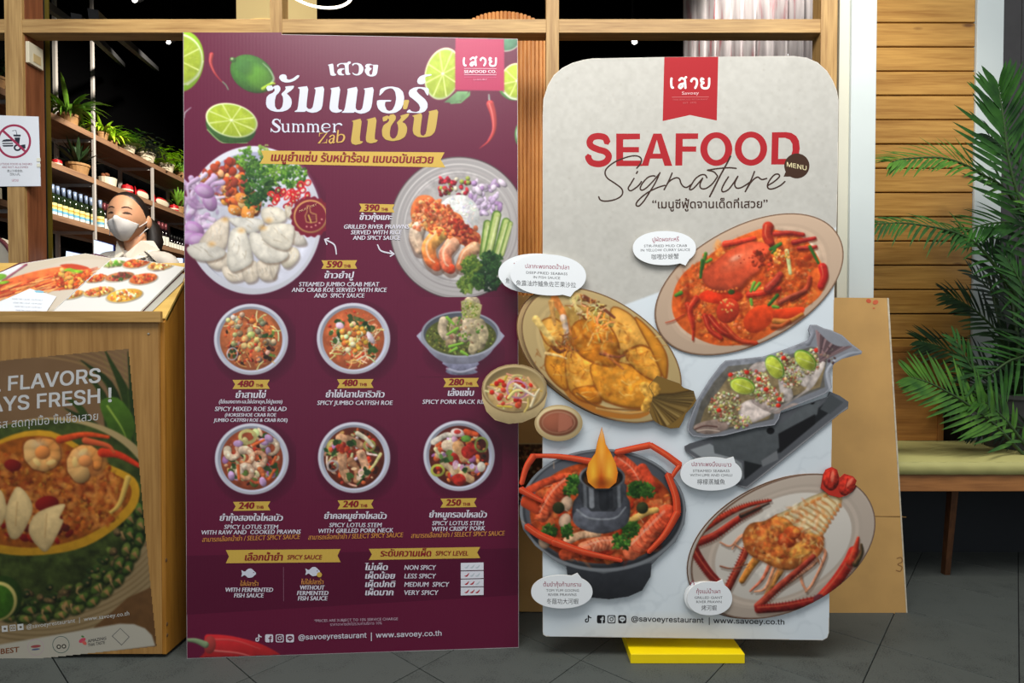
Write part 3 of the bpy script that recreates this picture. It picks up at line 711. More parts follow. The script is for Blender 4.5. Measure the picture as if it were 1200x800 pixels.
MB().tube([(c.x, c.y, z0+.1), (c.x, c.y, 4.8)], .006, 6).build('stem', BLK, ds)
MB().tube([(c.x-rr*.98, c.y, z0+.2), (c.x+rr*.98, c.y, z0+.2)], .004, 6).build('spreader', BLK, ds)
# dark ceiling beams
for i, (a, b, Ya, Yb) in enumerate((((148, 50), (178, 76), 4, 6), ((118, 50), (140, 72), 4, 6), ((62, 12), (80, 24), 3.4, 4.2))):
    A = at(*a, Ya); B = at(*b, Yb); d = (B-A); 
    struct(MB().tube([A-d*.6, B+d*.3], [.03, .03], 4).build('trim_%d' % (4+i), mat('beam_grey', (34, 34, 36), .6)))
# ================================================================== SHELVES
SX, SXB = -4.19, -4.57
shelf = empty('display_shelving', (SX-.19, 6.2, 0), 'tall open shelving of brown boards and white uprights along the left wall', 'shelves')
SW = wood('shelf_wood', (112, 82, 62), (146, 112, 86), 'Y', .55, .8); SM = mat('white_metal', (178, 172, 168), .45, .1, var=.02)
ZA, ZB, ZCC = 2.985, 2.55, 2.085
for z in (ZA, ZB, ZCC, 1.62): MB().box(SXB, 3.4, z-.055, SX+.012, 9.0, z, .003).build('shelf_board', SW, shelf)
UP = [5.67-.9*2, 5.67-.9, 5.67, 6.57, 7.46, 8.36]
for y in UP:
    MB().box(SX-.008, y-.014, 0, SX+.012+.002, y+.012, 4.4 if y < 6 else (ZA+1.0 if y > 7.4 else ZA-.056)).build('upright', SM, shelf)
    MB().box(SXB, y-.014, 0, SXB+.03, y+.014, 4.3 if y < 6 else ZA-.056).build('upright', SM, shelf)
    for z in (ZA, ZB, ZCC): MB().box(SXB+.03, y-.01, z-.085, SX-.03, y+.01, z-.056).build('bracket', SM, shelf)
for z in (ZA, ZB, ZCC): MB().box(SXB, 3.4, z-.086, SXB+.02, 9.0, z-.0565).build('back_rail', SM, shelf)
def onshelf(px, X_=None):
    X_ = SX-.07 if X_ is None else X_; return X_, atx(px, 300, X_).y
# potted plants
TER = mat('terracotta_pot', (156, 116, 72), .7, var=.12); WPOT = mat('white_pot', (196, 184, 160), .6, var=.06)
SOIL = mat('soil', (40, 28, 18), .95, var=.3)
def leafstrip(m, P, w, n=None):
    """thin curved leaf blade along P, width w, slight fold"""
    P = [Vector(p) for p in P]; k = len(P); V = []
    for i, p in enumerate(P):
        d = (P[min(i+1, k-1)]-P[max(i-1, 0)]); s = d.cross(Vector((0, 0, 1)))
        if s.length < 1e-6: s = Vector((1, 0, 0))
        s.normalize(); t = i/(k-1); ww = w*(math.sin(math.pi*min(1, .12+t*.88))**.7)*.5+.0002; up = s.cross(d).normalized()
        V += [p-s*ww+up*ww*.25, p, p+s*ww+up*ww*.25]
    F = []
    for i in range(k-1): a = 3*i; F += [(a, a+1, a+4, a+3), (a+1, a+2, a+5, a+4)]
    m.add(V, F)
def plant(loc, pr, ph, potm, style, leafm, lab, s=1.0):
    e = empty('potted_plant', loc, lab, 'potted plant', 'potted plants on the wall shelves')
    x, y, z = loc; g = random.Random(int(x*1000+y*977))
    MB().lathe([(pr*.72, 0), (pr*.98, ph*.82), (pr*1.06, ph*.83), (pr*1.08, ph), (pr*.95, ph), (pr*.9, ph*.86)], loc, 18).build('pot', potm, e, smooth=False)
    MB().lathe([(pr*.93, 0), (pr*.5, ph*.06)], (x, y, z+ph*.86), 14).build('soil', SOIL, e)
    m = MB(); z0 = z+ph*.88
    if style == 'arch':
        for i in range(46):
            a = g.uniform(0, 6.28); L = g.uniform(.6, 1)*s; dr = g.uniform(.2, .9); ca, sa = math.cos(a), math.sin(a)
            P = [(x+ca*L*t*.9, y+sa*L*t*.9, z0+L*(1.1*t-1.55*dr*t*t)) for t in (0, .2, .4, .6, .8, 1)]; leafstrip(m, P, .035*s/.35)
    elif style == 'spiky':
        for i in range(34):
            a = g.uniform(0, 6.28); L = g.uniform(.6, 1)*s; el = g.uniform(.35, 1.45); ca, sa = math.cos(a)*math.cos(el), math.sin(a)*math.cos(el)
            P = [(x+ca*L*t, y+sa*L*t, z0+L*math.sin(el)*t-.12*L*t*t) for t in (0, .33, .66, 1)]; leafstrip(m, P, .03*s/.3)
    else:
        for i in range(60):
            a = g.uniform(0, 6.28); L = g.uniform(.4, 1)*s; el = g.uniform(.1, 1.4); dr = g.uniform(.1, .8); ca, sa = math.cos(a), math.sin(a)
            Q = [Vector((x+ca*L*t*math.cos(el), y+sa*L*t*math.cos(el), z0+L*(math.sin(el)*t-.6*dr*t*t))) for t in (0, .25, .5, .75, 1)]
            for q in Q[1:]:
                for sd in (-1, 1):
                    d = Vector((-sa*sd, ca*sd, g.uniform(-.3, .3)))*.06*s/.3*g.uniform(.6, 1.2); leafstrip(m, [q, q+d*.5+Vector((0, 0, .004)), q+d], .022*s/.3)
    m.build('foliage', leafm, e, smooth=True)
    return e
LG = mat('lime_leaf', (176, 214, 50), .5, var=.3, scale=20); MG = mat('mid_leaf', (110, 158, 50), .5, var=.35, scale=20); DG = mat('dark_leaf', (30, 52, 22), .5, var=.35, scale=20); GG = mat('grey_leaf', (70, 84, 80), .6, var=.3)
for px, X_, z, pr, ph, pm, st, lm, s, lab in (
    (83, SX-.12, ZA, .085, .12, TER, 'arch', MG, .30, 'big arching fern in a terracotta pot, leftmost on the top shelf'),
    (122, SX-.09, ZA, .05, .10, TER, 'arch', LG, .20, 'bright lime spider plant just right of the tall white upright, top shelf'),
    (133.5, SX-.09, ZA, .045, .06, TER, 'arch', LG, .20, 'bright lime trailing plant, third from the left on the top shelf'),
    (152.5, SX-.09, ZA, .062, .10, WPOT, 'bushy', MG, .23, 'light green bushy plant in a white pot in the middle of the top shelf'),
    (173, SX-.09, ZA, .088, .12, WPOT, 'bushy', GG, .25, 'grey leaved plant in a wide white pot on the top shelf'),
    (196.5, SX-.10, ZA, .08, .12, WPOT, 'bushy', LG, .27, 'bushy green fern in a white pot beside the maroon board, top shelf'),
    (214, SX-.09, ZA, .07, .10, TER, 'arch', MG, .24, 'trailing green plant partly hidden by the maroon board edge, top shelf'),
    (93, SX-.12, ZB, .095, .12, TER, 'spiky', DG, .26, 'dark spiky plant in a beige pot on the second shelf'),
    (210.5, SX-.10, ZB, .06, .10, TER, 'spiky', MG, .26, 'spiky plant in a small pot at the right end of the second shelf'),
    (-1, SX-.12, ZA, .085, .12, TER, 'arch', DG, .30, 'dark fern on the top shelf left of the leftmost oak post')):
    y = atx(px, 300, X_).y; plant((X_, y, z), pr, ph, pm, st, lm, lab, s*1.35)
# bottles
BG = mat('green_glass', (22, 34, 14), .12, spec=.8, var=.1); BK = mat('dark_glass', (14, 8, 12), .12, spec=.8); FOILB = mat('blue_foil', (140, 158, 190), .35, .3); FOILR = mat('wine_foil', (120, 60, 66), .35, .3)
LABW = mat('label_white', (205, 205, 196), .6, var=.04)
def lblmat():
    m, t, b = newmat('label_beach'); N = t.nodes; L = t.links; tc = N.new('ShaderNodeTexCoord'); sx = N.new('ShaderNodeSeparateXYZ'); cr = N.new('ShaderNodeValToRGB'); mr = N.new('ShaderNodeMapRange')
    mr.inputs['From Min'].default_value = .02; mr.inputs['From Max'].default_value = .125
    L.new(tc.outputs['Object'], sx.inputs[0]); L.new(sx.outputs['Z'], mr.inputs[0]); L.new(mr.outputs[0], cr.inputs[0]); L.new(cr.outputs[0], b.inputs['Base Color'])
    e = cr.color_ramp; e.interpolation = 'CONSTANT'; e.elements[0].color = rgba((190, 200, 200)); e.elements[1].position = .22; e.elements[1].color = rgba((96, 160, 190)); q = e.elements.new(.45); q.color = rgba((214, 200, 120)); q = e.elements.new(.62); q.color = rgba((206, 150, 50)); q = e.elements.new(.76); q.color = rgba((220, 206, 140)); return m
LABB = lblmat()
def bottle(glass, foil, label, r=.037, h=.285):
    e = empty('wine_bottle', (0, 0, 0)); z = h/.285
    MB().lathe([(r*.9, 0), (r, .006), (r, .165*z), (r*.86, .185*z), (r*.42, .212*z), (r*.36, .225*z), (r*.36, h)], (0, 0, 0), 14).build('body', glass, e, smooth=True)
    MB().lathe([(r*.44, .212*z), (r*.43, h+.003), (r*.3, h+.004)], (0, 0, 0), 12).build('cap', foil, e, smooth=True)
    lv = [(r*1.02*math.cos(a_), r*1.02*math.sin(a_), zz) for zz in (.018*z, .122*z) for a_ in [math.radians(-54-62+12.4*q_) for q_ in range(11)]]
    MB().add(lv, [(q_, q_+1, q_+12, q_+11) for q_ in range(10)]).build('label', label, e, smooth=True)
    tag(e, None, 'bottle'); return e
b1 = bottle(BG, FOILB, LABB, .038, .29); b2 = bottle(BK, FOILR, LABW, .036, .28); b3 = bottle(BK, BLK, LABW, .03, .17)
def place(proto, first, loc, lab, grp):
    if first:
        proto.location = loc; proto['label'] = lab; proto['group'] = grp; ORG[proto.name] = Vector(loc); return proto
    return copy_tree(proto, loc, lab, grp)
for i, px in enumerate((62.5, 68.5, 75.3, 82, 88.7, 95.3, 101.8, 107.5)):
    y = atx(px, 300, SX-.09).y; place(b1, i == 0, (SX-.09, y, ZCC), 'green wine bottle with blue cap, '+['first', 'second', 'third', 'fourth', 'fifth', 'sixth', 'seventh', 'eighth'][i]+' from the left of its row', 'blue capped wine bottles on the third shelf')
y = atx(118, 300, SX-.07).y; copy_tree(b1, (SX-.07, y, ZCC), 'green wine bottle with yellow label just right of the tall white upright', 'wine bottles by the woman')
k = 0
for i, (px, X_) in enumerate(((119.5, SX-.15), (123, SX-.08), (127.5, SX-.08), (132, SX-.08), (127, SX-.16), (136, SX-.08), (186.5, SX-.07), (190.5, SX-.07), (194.5, SX-.07), (189, SX-.14), (193, SX-.14))):
    y = atx(px, 300, X_).y; rgt = px > 180
    place(b2, i == 0, (X_, y, ZCC), 'dark wine bottle with white label, '+('front row ' if X_ > SX-.1 else 'rear row ')+('right of the woman, ' if rgt else 'left of the woman, ')+{0: 'leftmost', 1: 'first', 2: 'second', 3: 'third', 4: 'second', 5: 'nearest her face', 6: 'first', 7: 'second', 8: 'third', 9: 'first', 10: 'second'}[i], 'dark bottles right of the woman' if rgt else 'dark bottles left of the woman')
for i, px in enumerate((198, 201, 204.5, 207.5, 210.5, 213.5, 216.5)):
    y = atx(px, 300, SX-.07).y; place(b3, i == 0, (SX-.07, y, ZCC), 'short dark bottle with pale label, '+['first', 'second', 'third', 'fourth', 'fifth', 'sixth', 'last'][i]+' before the maroon board', 'short bottles at the right end of the third shelf')
# second-shelf things
RED = mat('red_lacquer', (176, 22, 30), .4); WHT = mat('off_white', (206, 196, 174), .6); BRN = mat('brown_wicker', (110, 60, 30), .8, var=.3)
def tin(px, s, lab, X_=SX-.08):
    y = atx(px, 300, X_).y; e = empty('red_tin', (X_, y, ZB), lab, 'tin'); p = (X_, y, ZB)
    MB().lathe([(.05*s, 0), (.052*s, .004), (.052*s, .07*s), (.05*s, .074*s)], p, 16).build('body', RED, e, smooth=False)
    MB().lathe([(.053*s, .03*s), (.053*s, .045*s)], p, 16, False).build('band', WHT, e)
    MB().lathe([(.05*s, .0745*s), (.046*s, .084*s), (.012*s, .086*s), (.012*s, .10*s)], p, 16).build('lid', RED, e); return e
tin(150, 1.1, 'red round tin with pale band in the middle of the second shelf'); tin(204.5, 1.0, 'red round tin near the right end of the second shelf'); tin(68.5, .75, 'small red tin at the left end of the second shelf')
y = atx(127, 300, SX-.09).y; e = empty('basket', (SX-.09, y, ZB), 'low cream basket holding brown dried pods on the second shelf', 'basket')
MB().lathe([(.075, 0), (.085, .09), (.078, .09), (.07, .02)], (SX-.09, y, ZB), 16).build('bowl', WHT, e)
m_ = MB()
for i in range(7): m_.ball((SX-.09+random.uniform(-.04, .04), y+random.uniform(-.05, .05), ZB+.095+random.uniform(0, .03)), (.02, .03, .018), 8, 6)
o_ = m_.build('dried_pods', BRN, e, smooth=True); o_['kind'] = 'stuff'
def fish(pa, pb, lab):
    A = atx(pa, 300, SX-.07); B = atx(pb, 300, SX-.07); L = B.y-A.y; e = empty('fish_ornament', (SX-.07, (A.y+B.y)/2, ZB), lab, 'ornament')
    def fn(v): return v
    m = MB(); m.ball((SX-.07, (A.y+B.y)/2, ZB+.055), (.02, L*.46, .05), 16, 10); m.build('body', WHT, e, smooth=True)
    MB().ball((SX-.076, (A.y+B.y)/2, ZB+.075), (.022, L*.42, .04), 16, 10).build('back', RED, e, smooth=True)
    MB().quadslab([(SX-.07, A.y, ZB+.06), (SX-.07, A.y-.03, ZB+.12), (SX-.07, A.y-.03, ZB+.002)], (1, 0, 0), .006).build('tail', RED, e)
fish(161, 176, 'red and white fish ornament behind the woman, above her head'); fish(183, 199, 'red and white fish ornament right of the white upright')
# boxes at the far left edge on the lower shelf
for i, px in enumerate((-2, 2.5, 7)):
    y = atx(px, 300, SX-.08).y; e = empty('carton', (SX-.08, y, ZCC), 'small white carton on the third shelf at left edge, '+['farthest left', 'middle', 'beside the oak post'][i], 'carton', 'cartons at the left edge')
    MB().box(SX-.14, y-.05, ZCC, SX-.03, y+.04, ZCC+.16, .002).build('box', WHT, e); MB().box(SX-.0299, y-.045, ZCC+.1, SX-.029, y+.035, ZCC+.13).build('dark_band', BLK, e)
# ================================================================== LECTERN
PY = 1.631; PX = atz(195, 771).x; PBK = 1.79; z1 = Zc(373, PY+.012); zbk = Zc(308, PBK, 20)
pod = empty('menu_stand', (PX-.3, PY+.08, 0), 'light wood menu lectern with sloping top at the left', 'lectern')
PW = wood('lectern_front', (146, 104, 50), (176, 132, 72), 'Z', .5, .8); PS = wood('lectern_side', (150, 98, 28), (182, 126, 46), 'Z', .5, .7); PT = wood('lectern_top', (212, 168, 80), (236, 196, 108), 'X', .45, .5)
XL = -2.1
MB().box(XL, PY, .012, PX-.012, PY+.016, z1-.012, .001).build('front_panel', PW, pod)
side = [(PX, PY, .012), (PX, PBK, .012), (PX, PBK, zbk-.012), (PX, PY+.01, z1-.012)]
MB().quadslab([Vector(p) for p in side], (-1, 0, 0), .0115).build('side_panel', PS, pod)
sd = Vector((0, PBK-PY-.012, zbk-z1)).normalized(); nS = Vector((0, -sd.z, sd.y))
SP = Pl((PX, PY+.012, z1), nS)
A = Vector((XL, PY+.012, z1)); B = Vector((PX, PY+.012, z1)); C_ = Vector((PX, PBK, zbk)); D = Vector((XL, PBK, zbk))
MB().quadslab([A, B, C_, D], -nS, .012).build('sloping_top', PT, pod)
zl0, zl1 = Zc(377.6, PY-.012), Zc(364.5, PY-.012)
MB().box(XL, PY-.012, zl0, PX+.001, PY+.0005, zl1, .0012).build('lip', wood('lip_wood', (158, 120, 60), (190, 148, 84), 'X'), pod)
MB().box(XL, PBK-.014, .012, PX-.0125, PBK, zbk-.02).build('back_panel', PW, pod)
p = at(174.3, 391, PY); MB().lathe([(.0035, 0), (.003, .0015), (.0008, .002)], (0, 0, 0), 12).build('screw', mat('steel', (190, 180, 160), .3, .9), pod); o_ = bpy.data.objects[-1] if False else pod.children[-1]
for o_ in pod.children:
    if o_.name.startswith('screw'): o_.location = Vector((p.x, PY-.0002, p.z))-Vector((0, 0, 0))-0*p; o_.rotation_euler = (math.pi/2, 0, 0); o_.location = Vector((p.x, PY-.0002, p.z))-ORG[pod.name]; o_.data.transform(Matrix.Translation(ORG[pod.name]))
for yy in (656, 731, 744): 
    q = at(197, yy, PY+.004); MB().ball((PX+.0005, PY+.004, q.z), (.002, .004, .006), 8, 6).build('hinge_chip', mat('worn_brown', (96, 66, 34), .8), pod)
# ---- sticker on the lectern front
FPp = Pl((0, PY, 0), (0, -1, 0)); ST = Print(FPp, pod, INKM, .0004)
TL, TR_, BR_, BL_ = (-60, 427.5), (151, 408), (184, 757.5), (-60, 787)
out = [TL, TR_, (168.5, 600), (184, 757.5), (-60, 783)]
r = R(-60, 405, 186, 786, 1.1, (128, 104, 78)); X_, Y_ = r.X, r.Y; g = random.Random(3)
r.B += fbm(X_, Y_, 60, 3, 2)[..., None]*22
r.B[:] = np.where((Y_ > 640)[..., None], np.array([150, 136, 106.])+fbm(X_, Y_, 30, 2)[..., None]*10, r.B)
# wooden plate at lower right
for k in range(9): r.ring(40, 560, 205-k*5, 190-k*6, 1.6, (120+k*4, 104+k*3, 72+k*2), 0, .7)
r.poly([(110, 735), (150, 700), (190, 682), (196, 770), (120, 770)], (104, 76, 46), tex=.1)
# leaves of the pineapple crown
def pleaf(P, w, c, c2=(120, 150, 60)):
    r.stroke(P, w, c, 1, sh=.35, k=4, tex=.1); r.stroke([(a-w*.25, b) for a, b in P], 1.2, c2, .4, sh=0, k=4, alpha=.5)
for P, w in (([(150, 520), (150, 470), (122, 408)], 26), ([(160, 545), (158, 480), (150, 412)], 24), ([(145, 500), (128, 450), (95, 422)], 16), ([(130, 500), (120, 462), (98, 434)], 14), ([(110, 520), (95, 480), (72, 462)], 16), ([(130, 530), (112, 500), (76, 478)], 18), ([(165, 560), (166, 520), (140, 470)], 24), ([(90, 520), (80, 500), (58, 490)], 12)):
    pleaf(P, w, g.choice([(44, 66, 28), (54, 78, 32), (36, 56, 26)]))
r.poly([(118, 470), (138, 466), (156, 488), (156, 508), (148, 522), (134, 510), (122, 490)], (66, 104, 34), .25, .1, k=3); r.stroke([(126, 476), (142, 500), (150, 518)], 3, (150, 190, 80), .5, k=4)
# dish rim and rice
r.ell(40, 600, 150, 108, -14, (190, 174, 130), edge=.1)
r.ell(36, 606, 146, 112, -14, (64, 82, 38), tex=.4, ts=9)
for i in range(150):                               # pineapple skin eyes
    a = g.uniform(-.5, 3.3); q = g.uniform(.78, 1.0); x = 34+132*q*math.cos(a); y = 612+g.uniform(96, 118)*q*math.sin(a)
    if y < 590 and x < 100: continue
    r.ell(x, y, g.uniform(4, 8), g.uniform(3, 6), g.uniform(-40, 40), g.choice([(52, 76, 34), (84, 104, 48), (96, 84, 56), (38, 54, 28)]), sh=.5, edge=.4, tex=.2); r.ell(x+1, y, 1.7, 1.2, 0, (150, 120, 86), alpha=.8)
for ring_, nn_ in ((.99, 17), (.90, 15)):
    for i in range(nn_):
        a = -.15+2.7*(i+(.5 if ring_ < .95 else 0))/nn_; x = 34+132*ring_*math.cos(a); y = 614+112*ring_*math.sin(a); r.ell(x, y, 10.5, 6.5, math.degrees(a)+90, (26, 44, 18), alpha=.8, soft=3); r.ell(x, y, 9, 5.2, math.degrees(a)+90, g.choice([(74, 104, 44), (92, 112, 52), (60, 90, 38)]), sh=.5, edge=.4, tex=.25, ts=3); r.poly([(x-4, y-1), (x+1, y-4), (x+5, y+6)], (150, 116, 78), .3, .2, alpha=.85)
for i in range(12):
    a = g.uniform(-.2, 2.6); q = g.uniform(.8, .97); x = 34+132*q*math.cos(a); y = 612+108*q*math.sin(a)
    r.stroke([(x, y), (x+g.uniform(-2, 2), y+g.uniform(3, 6)), (x+g.uniform(2, 5), y+g.uniform(7, 11))], 3, (166, 138, 96), .6, k=2)
r.poly([(-62, 560), (0, 515), (60, 505), (120, 540), (158, 560), (162, 588), (140, 615), (100, 640), (50, 650), (0, 648), (-62, 630)], (206, 160, 40), .1, .08, k=4)
r.poly([(-62, 562), (0, 520), (60, 512), (115, 545), (150, 565), (152, 586), (132, 608), (96, 630), (48, 641), (0, 638), (-62, 622)], (150, 84, 26), .1, .25, k=4)
pal = [(206, 122, 44), (188, 98, 34), (214, 146, 60), (150, 66, 22), (226, 160, 70), (120, 40, 18), (200, 130, 56)]
for (a, b, c, d) in ((40, 580, 105, 52), (60, 565, 80, 38), (-10, 590, 60, 44), (100, 585, 45, 34)): r.scat((a, b, c, d), 300, pal, 'c', (1.5, 4.5), (.3, .8), tex=.2, dark=.15, alpha=.65); r.mott((a, b, c, d), 110, [(226, 140, 60), (130, 56, 22), (240, 170, 90), (176, 84, 34)], (3, 9), .45)
r.scat((20, 620, 70, 18), 60, [(120, 20, 20), (140, 36, 24), (96, 30, 20)], 'c', (3, 7)); r.ell(55, 590, 14, 9, -10, (130, 26, 24), sh=.4); r.ell(15, 545, 10, 7, 10, (130, 30, 26), sh=.3)
r.ell(52, 530, 22, 18, 0, (206, 140, 80), alpha=.8, soft=4); r.prawn(52, 530, 15, 200, -290, 21, (248, 206, 140), (240, 160, 80)); r.glow(46, 520, 14, 8, (255, 236, 196), .7); r.ell(50, 530, 9, 8, 0, (232, 150, 80), sh=.4)
r.ell(102, 542, 23, 18, 0, (206, 136, 76), alpha=.8, soft=4); r.prawn(102, 542, 15, 120, 260, 22, (248, 204, 136), (242, 156, 76)); r.glow(96, 532, 13, 8, (255, 234, 190), .7); r.ell(100, 540, 8, 7, 0, (236, 160, 96), sh=.4)
r.stroke([(70, 515), (100, 509), (127, 512)], 9, (224, 84, 40), 4, k=4, tex=.15); r.stroke([(120, 530), (140, 533), (164, 546)], 11, (210, 60, 34), 5, k=4, tex=.15); r.stroke([(100, 516), (126, 522), (134, 530)], 8, (220, 100, 60), 3, k=4)
r.stroke([(150, 560), (140, 590), (130, 600)], 7, (220, 190, 100), 4, k=4)
for P, a in (([(8, 592), (20, 570), (34, 582), (38, 600), (24, 628), (12, 630), (6, 610)], 0), ([(36, 610), (48, 598), (76, 590), (70, 606), (74, 612), (56, 645), (44, 640), (34, 625)], 0), ([(-12, 575), (2, 575), (8, 600), (-4, 620), (-16, 600)], 0)):
    r.poly(P, (226, 206, 156), .18, .1, k=4, edge=.2); cxp = sum(p[0] for p in P)/len(P); cyp = sum(p[1] for p in P)/len(P); r.stroke([(cxp, cyp-14), (cxp-2, cyp+14)], 1.2, (190, 150, 96), k=0, alpha=.6)
r.ell(2, 700, 24, 26, 20, (40, 66, 24), tex=.15); r.ell(-2, 704, 22, 23, 20, (210, 206, 130)); r.ell(-3, 705, 19, 20, 20, (60, 110, 30), tex=.2)
# white award strip
pl_ = [(-60, 763), (0, 755), (140, 730.5), (157, 731), (170, 736), (178, 744), (182, 756.5), (0, 779.5), (-60, 787)]
r.poly(pl_, (190, 196, 196))
r.B *= np.array([.92, .86, .78]); ST.raster(r, 'sticker_picture', out)
sc2 = lambda c: tuple(q*.86 for q in c)
ST.nxt()
ST.text('st', 'ALL FLAVORS', -42, 117.5, 461, 16.3, (196, 196, 194), 449-5, bold=.035, font='inter', shear=.02)
TXQ[-1]['y0'] = 462; TXQ[-1]['y1'] = 447.5
ST.text('st', 'ALWAYS FRESH !', -66, 130.5, 487.5, 16.3, (196, 196, 194), 470.5, bold=.035, font='inter')
ST.text('st', 'ครบทุกรส สดทุกมื้อ ขึ้นชื่อเสวย', -40, 115, 505, 7.5, (190, 190, 186), 492)
ST.text('st', '@savoeyrestaurant  |  www.savoey.co.th', 31, 151.5, 736.5, 5, (196, 196, 190), 720.5)
ST.text('st', 'BEST', 1, 22.5, 766, 6, (120, 70, 40), 763.5, bold=.04)
ST.text('st', 'AMAZING', 103, 124.5, 752.6, 3.4, (60, 60, 60), 749, bold=.02); ST.text('st', 'THAI TASTE', 103, 123, 757.3, 3.4, (60, 60, 60), 754, bold=.02)
L = []
for px_, py_ in ((5.5, 736.5), (15, 735.5), (24, 734.5)):
    sq = [(px_-3.6, py_-3.4), (px_+3.3, py_-4), (px_+3.7, py_+3.2), (px_-3.2, py_+3.8)]
    if px_ > 10 and px_ < 20: L += [([sq, [(px_+(a-px_)*.75, py_+(b-py_)*.75) for a, b in sq]], (200, 200, 196)), ([ellp(px_, py_, 1.8, 1.8), ellp(px_, py_, 1.1, 1.1)], (200, 200, 196))]
    else: L += [(sq, (200, 200, 196)), (ellp(px_+.3, py_, 1.6, 1.3), (96, 82, 60))]
L += [([ellp(42, 758, 9.5, 9.5), ellp(42, 758, 8.9, 8.9)], (176, 150, 160)), ([ellp(71.5, 755, 10, 10), ellp(71.5, 755, 9.3, 9.3)], (60, 90, 84)), (ellp(69, 757.5, 2.7, 2.7), (70, 66, 60)), (ellp(75, 757, 2.7, 2.7), (70, 66, 60)), (ellp(69, 757.5, 1.3, 1.3), (196, 190, 170)), (ellp(75, 757, 1.3, 1.3), (196, 190, 170)),
      ([[(141, 735.5), (152, 746), (142.5, 756), (131, 745)], [(141, 736.3), (151, 746), (142.5, 755), (132, 745)]], (90, 90, 90)), (ellp(96.5, 750, 4.4, 2.4, -30), (190, 70, 90)), (ellp(99, 753, 3, 2, 40), (200, 90, 80)), (ellp(97, 745.5, 1.8, 1, 20), (70, 120, 60)), (ellp(42, 757, 6, 1.6, -6), (150, 70, 70)), (ellp(42, 760.5, 5, 1, -6), (80, 90, 120))]
ST.shapes(L, 'logo')
# ---- menus on the slope
def onS(px, py, d=0): return SP.off(d).pt(px, py)
PAP = mat('menu_paper', (232, 230, 222), .45, var=.01); MAR = mat('maroon_cover', (92, 20, 44), .5); PLAS = mat('clear_sleeve', (190, 186, 172), .25, var=.05)
def sheet(pts, d, th, m, name, par):
    P = [onS(x, y, d) for x, y in pts]; return MB().quadslab(P, -nS, th).build(name, m, par)
c0 = onS(110, 372); men = empty('menu_book', c0, 'open menu book with a large lobster picture and nine small dishes on the lectern', 'menu')
sheet([(-25, 371.8), (-25, 330), (22, 308), (112, 297), (134, 303), (60, 371.8)], .004, .003, MAR, 'cover_board', men)
lp = [(-40, 370), (-30, 332), (24, 309), (60, 303), (100, 296.8), (132, 302.5), (100, 330), (55, 371)]
sheet(lp, .008, .003, PAP, 'left_page', men)
rp = [(56, 370.5), (132, 302), (145, 301), (216.5, 313), (157, 371.5), (120, 368.5), (85, 368)]
sheet([(62, 372.2), (140, 303), (217.5, 315), (158, 373)], .006, .003, MAR, 'cover_edge', men)
sheet(rp, .0125, .005, PAP, 'right_page', men)
LP = Print(SP.off(.008), men, INK, .0003); r = R(-40, 296, 134, 372, 1.6, (214, 200, 180))
r.B += fbm(r.X, r.Y, 30, 2)[..., None]*10; g = random.Random(5)
r.poly([(-40, 310), (20, 310), (30, 311), (8, 326), (-40, 345)], (236, 236, 238)); r.stroke([(31, 310), (3, 329)], 2.4, (140, 50, 80)); r.ell(-2, 325, 10, 4, -10, (130, 190, 50), tex=.1)
for k in range(6): r.ring(80, 333, 90-k*3, 34-k*1.3, 1, (190, 176, 150), -10, .6)
r.poly([(-40, 345), (0, 330), (40, 318), (75, 312), (102, 313), (108, 322), (98, 336), (70, 340), (30, 344), (-40, 356)], (226, 104, 50), .15, .3, k=4, ts=7)
for i in range(130):
    t = g.random(); x = -40+150*t; y = 350-34*t+g.uniform(-9, 9)+(6*t); r.stroke([(x-g.uniform(5, 14), y+3), (x, y), (x+g.uniform(5, 14), y-3)], g.uniform(1, 3), g.choice([(240, 140, 66), (206, 66, 30), (246, 168, 90), (176, 50, 26), (250, 190, 120)]), .5, k=2, tex=.1)
r.scat((85, 325, 24, 11, -5), 120, [(246, 150, 60), (226, 90, 30), (250, 190, 90), (190, 60, 26)], 'c', (1.2, 3.5), dark=.2); r.poly([(70, 311), (84, 309), (100, 312), (104, 315), (88, 316)], (200, 70, 36), k=3)
for (x, y, rr_) in ((86, 317, 6), (92, 318, 5), (80, 316, 5), (4, 331, 7)): r.ell(x, y, rr_, 1.8, g.uniform(-15, 15), (140, 190, 40), tex=.2, sh=.3)
LP.raster(r, 'lobster_picture', lp)
RP = Print(SP.off(.0125), men, INK, .0003); r = R(56, 300, 217, 373, 1.8, (232, 228, 220)); g = random.Random(8)
dishes = [((134, 309), 13, 3.2, 'g'), ((160, 308), 16, 5.2, 'o'), ((188.5, 310.5), 15.5, 5.3, 'y'), ((113, 326), 13, 4.2, 'o'), ((140, 324), 17, 5, 'm'), ((168, 326.5), 16.5, 6, 'o'), ((83, 345), 16, 4.8, 'y'), ((116, 341.5), 18, 5.2, 'y'), ((146, 346), 21, 7.3, 's')]
for (cx_, cy_), rx, ry, kd in dishes:
    r.ell(cx_, cy_+1, rx*1.08, ry*1.1, -9, (196, 186, 168)); r.ell(cx_, cy_, rx, ry, -9, {'g': (150, 170, 80), 'o': (216, 110, 50), 'y': (232, 180, 90), 'm': (196, 120, 70), 's': (240, 180, 60)}[kd], tex=.15)
    pal = {'g': [(110, 150, 50), (180, 190, 100), (230, 220, 170)], 'o': [(226, 110, 50), (190, 60, 30), (240, 160, 90)], 'y': [(240, 190, 100), (226, 140, 60), (200, 90, 50), (250, 226, 170)], 'm': [(60, 110, 50), (170, 60, 60), (226, 150, 90), (110, 60, 40)], 's': [(246, 230, 180), (226, 130, 50), (210, 90, 40)]}[kd]
    r.scat((cx_, cy_, rx*.8, ry*.75, -9), 46, pal, 'c', (.9, 3), dark=.1)
r.ell(184, 317, 5, 1.2, -5, (110, 80, 80), alpha=.5)
RP.raster(r, 'dish_pictures', rp)
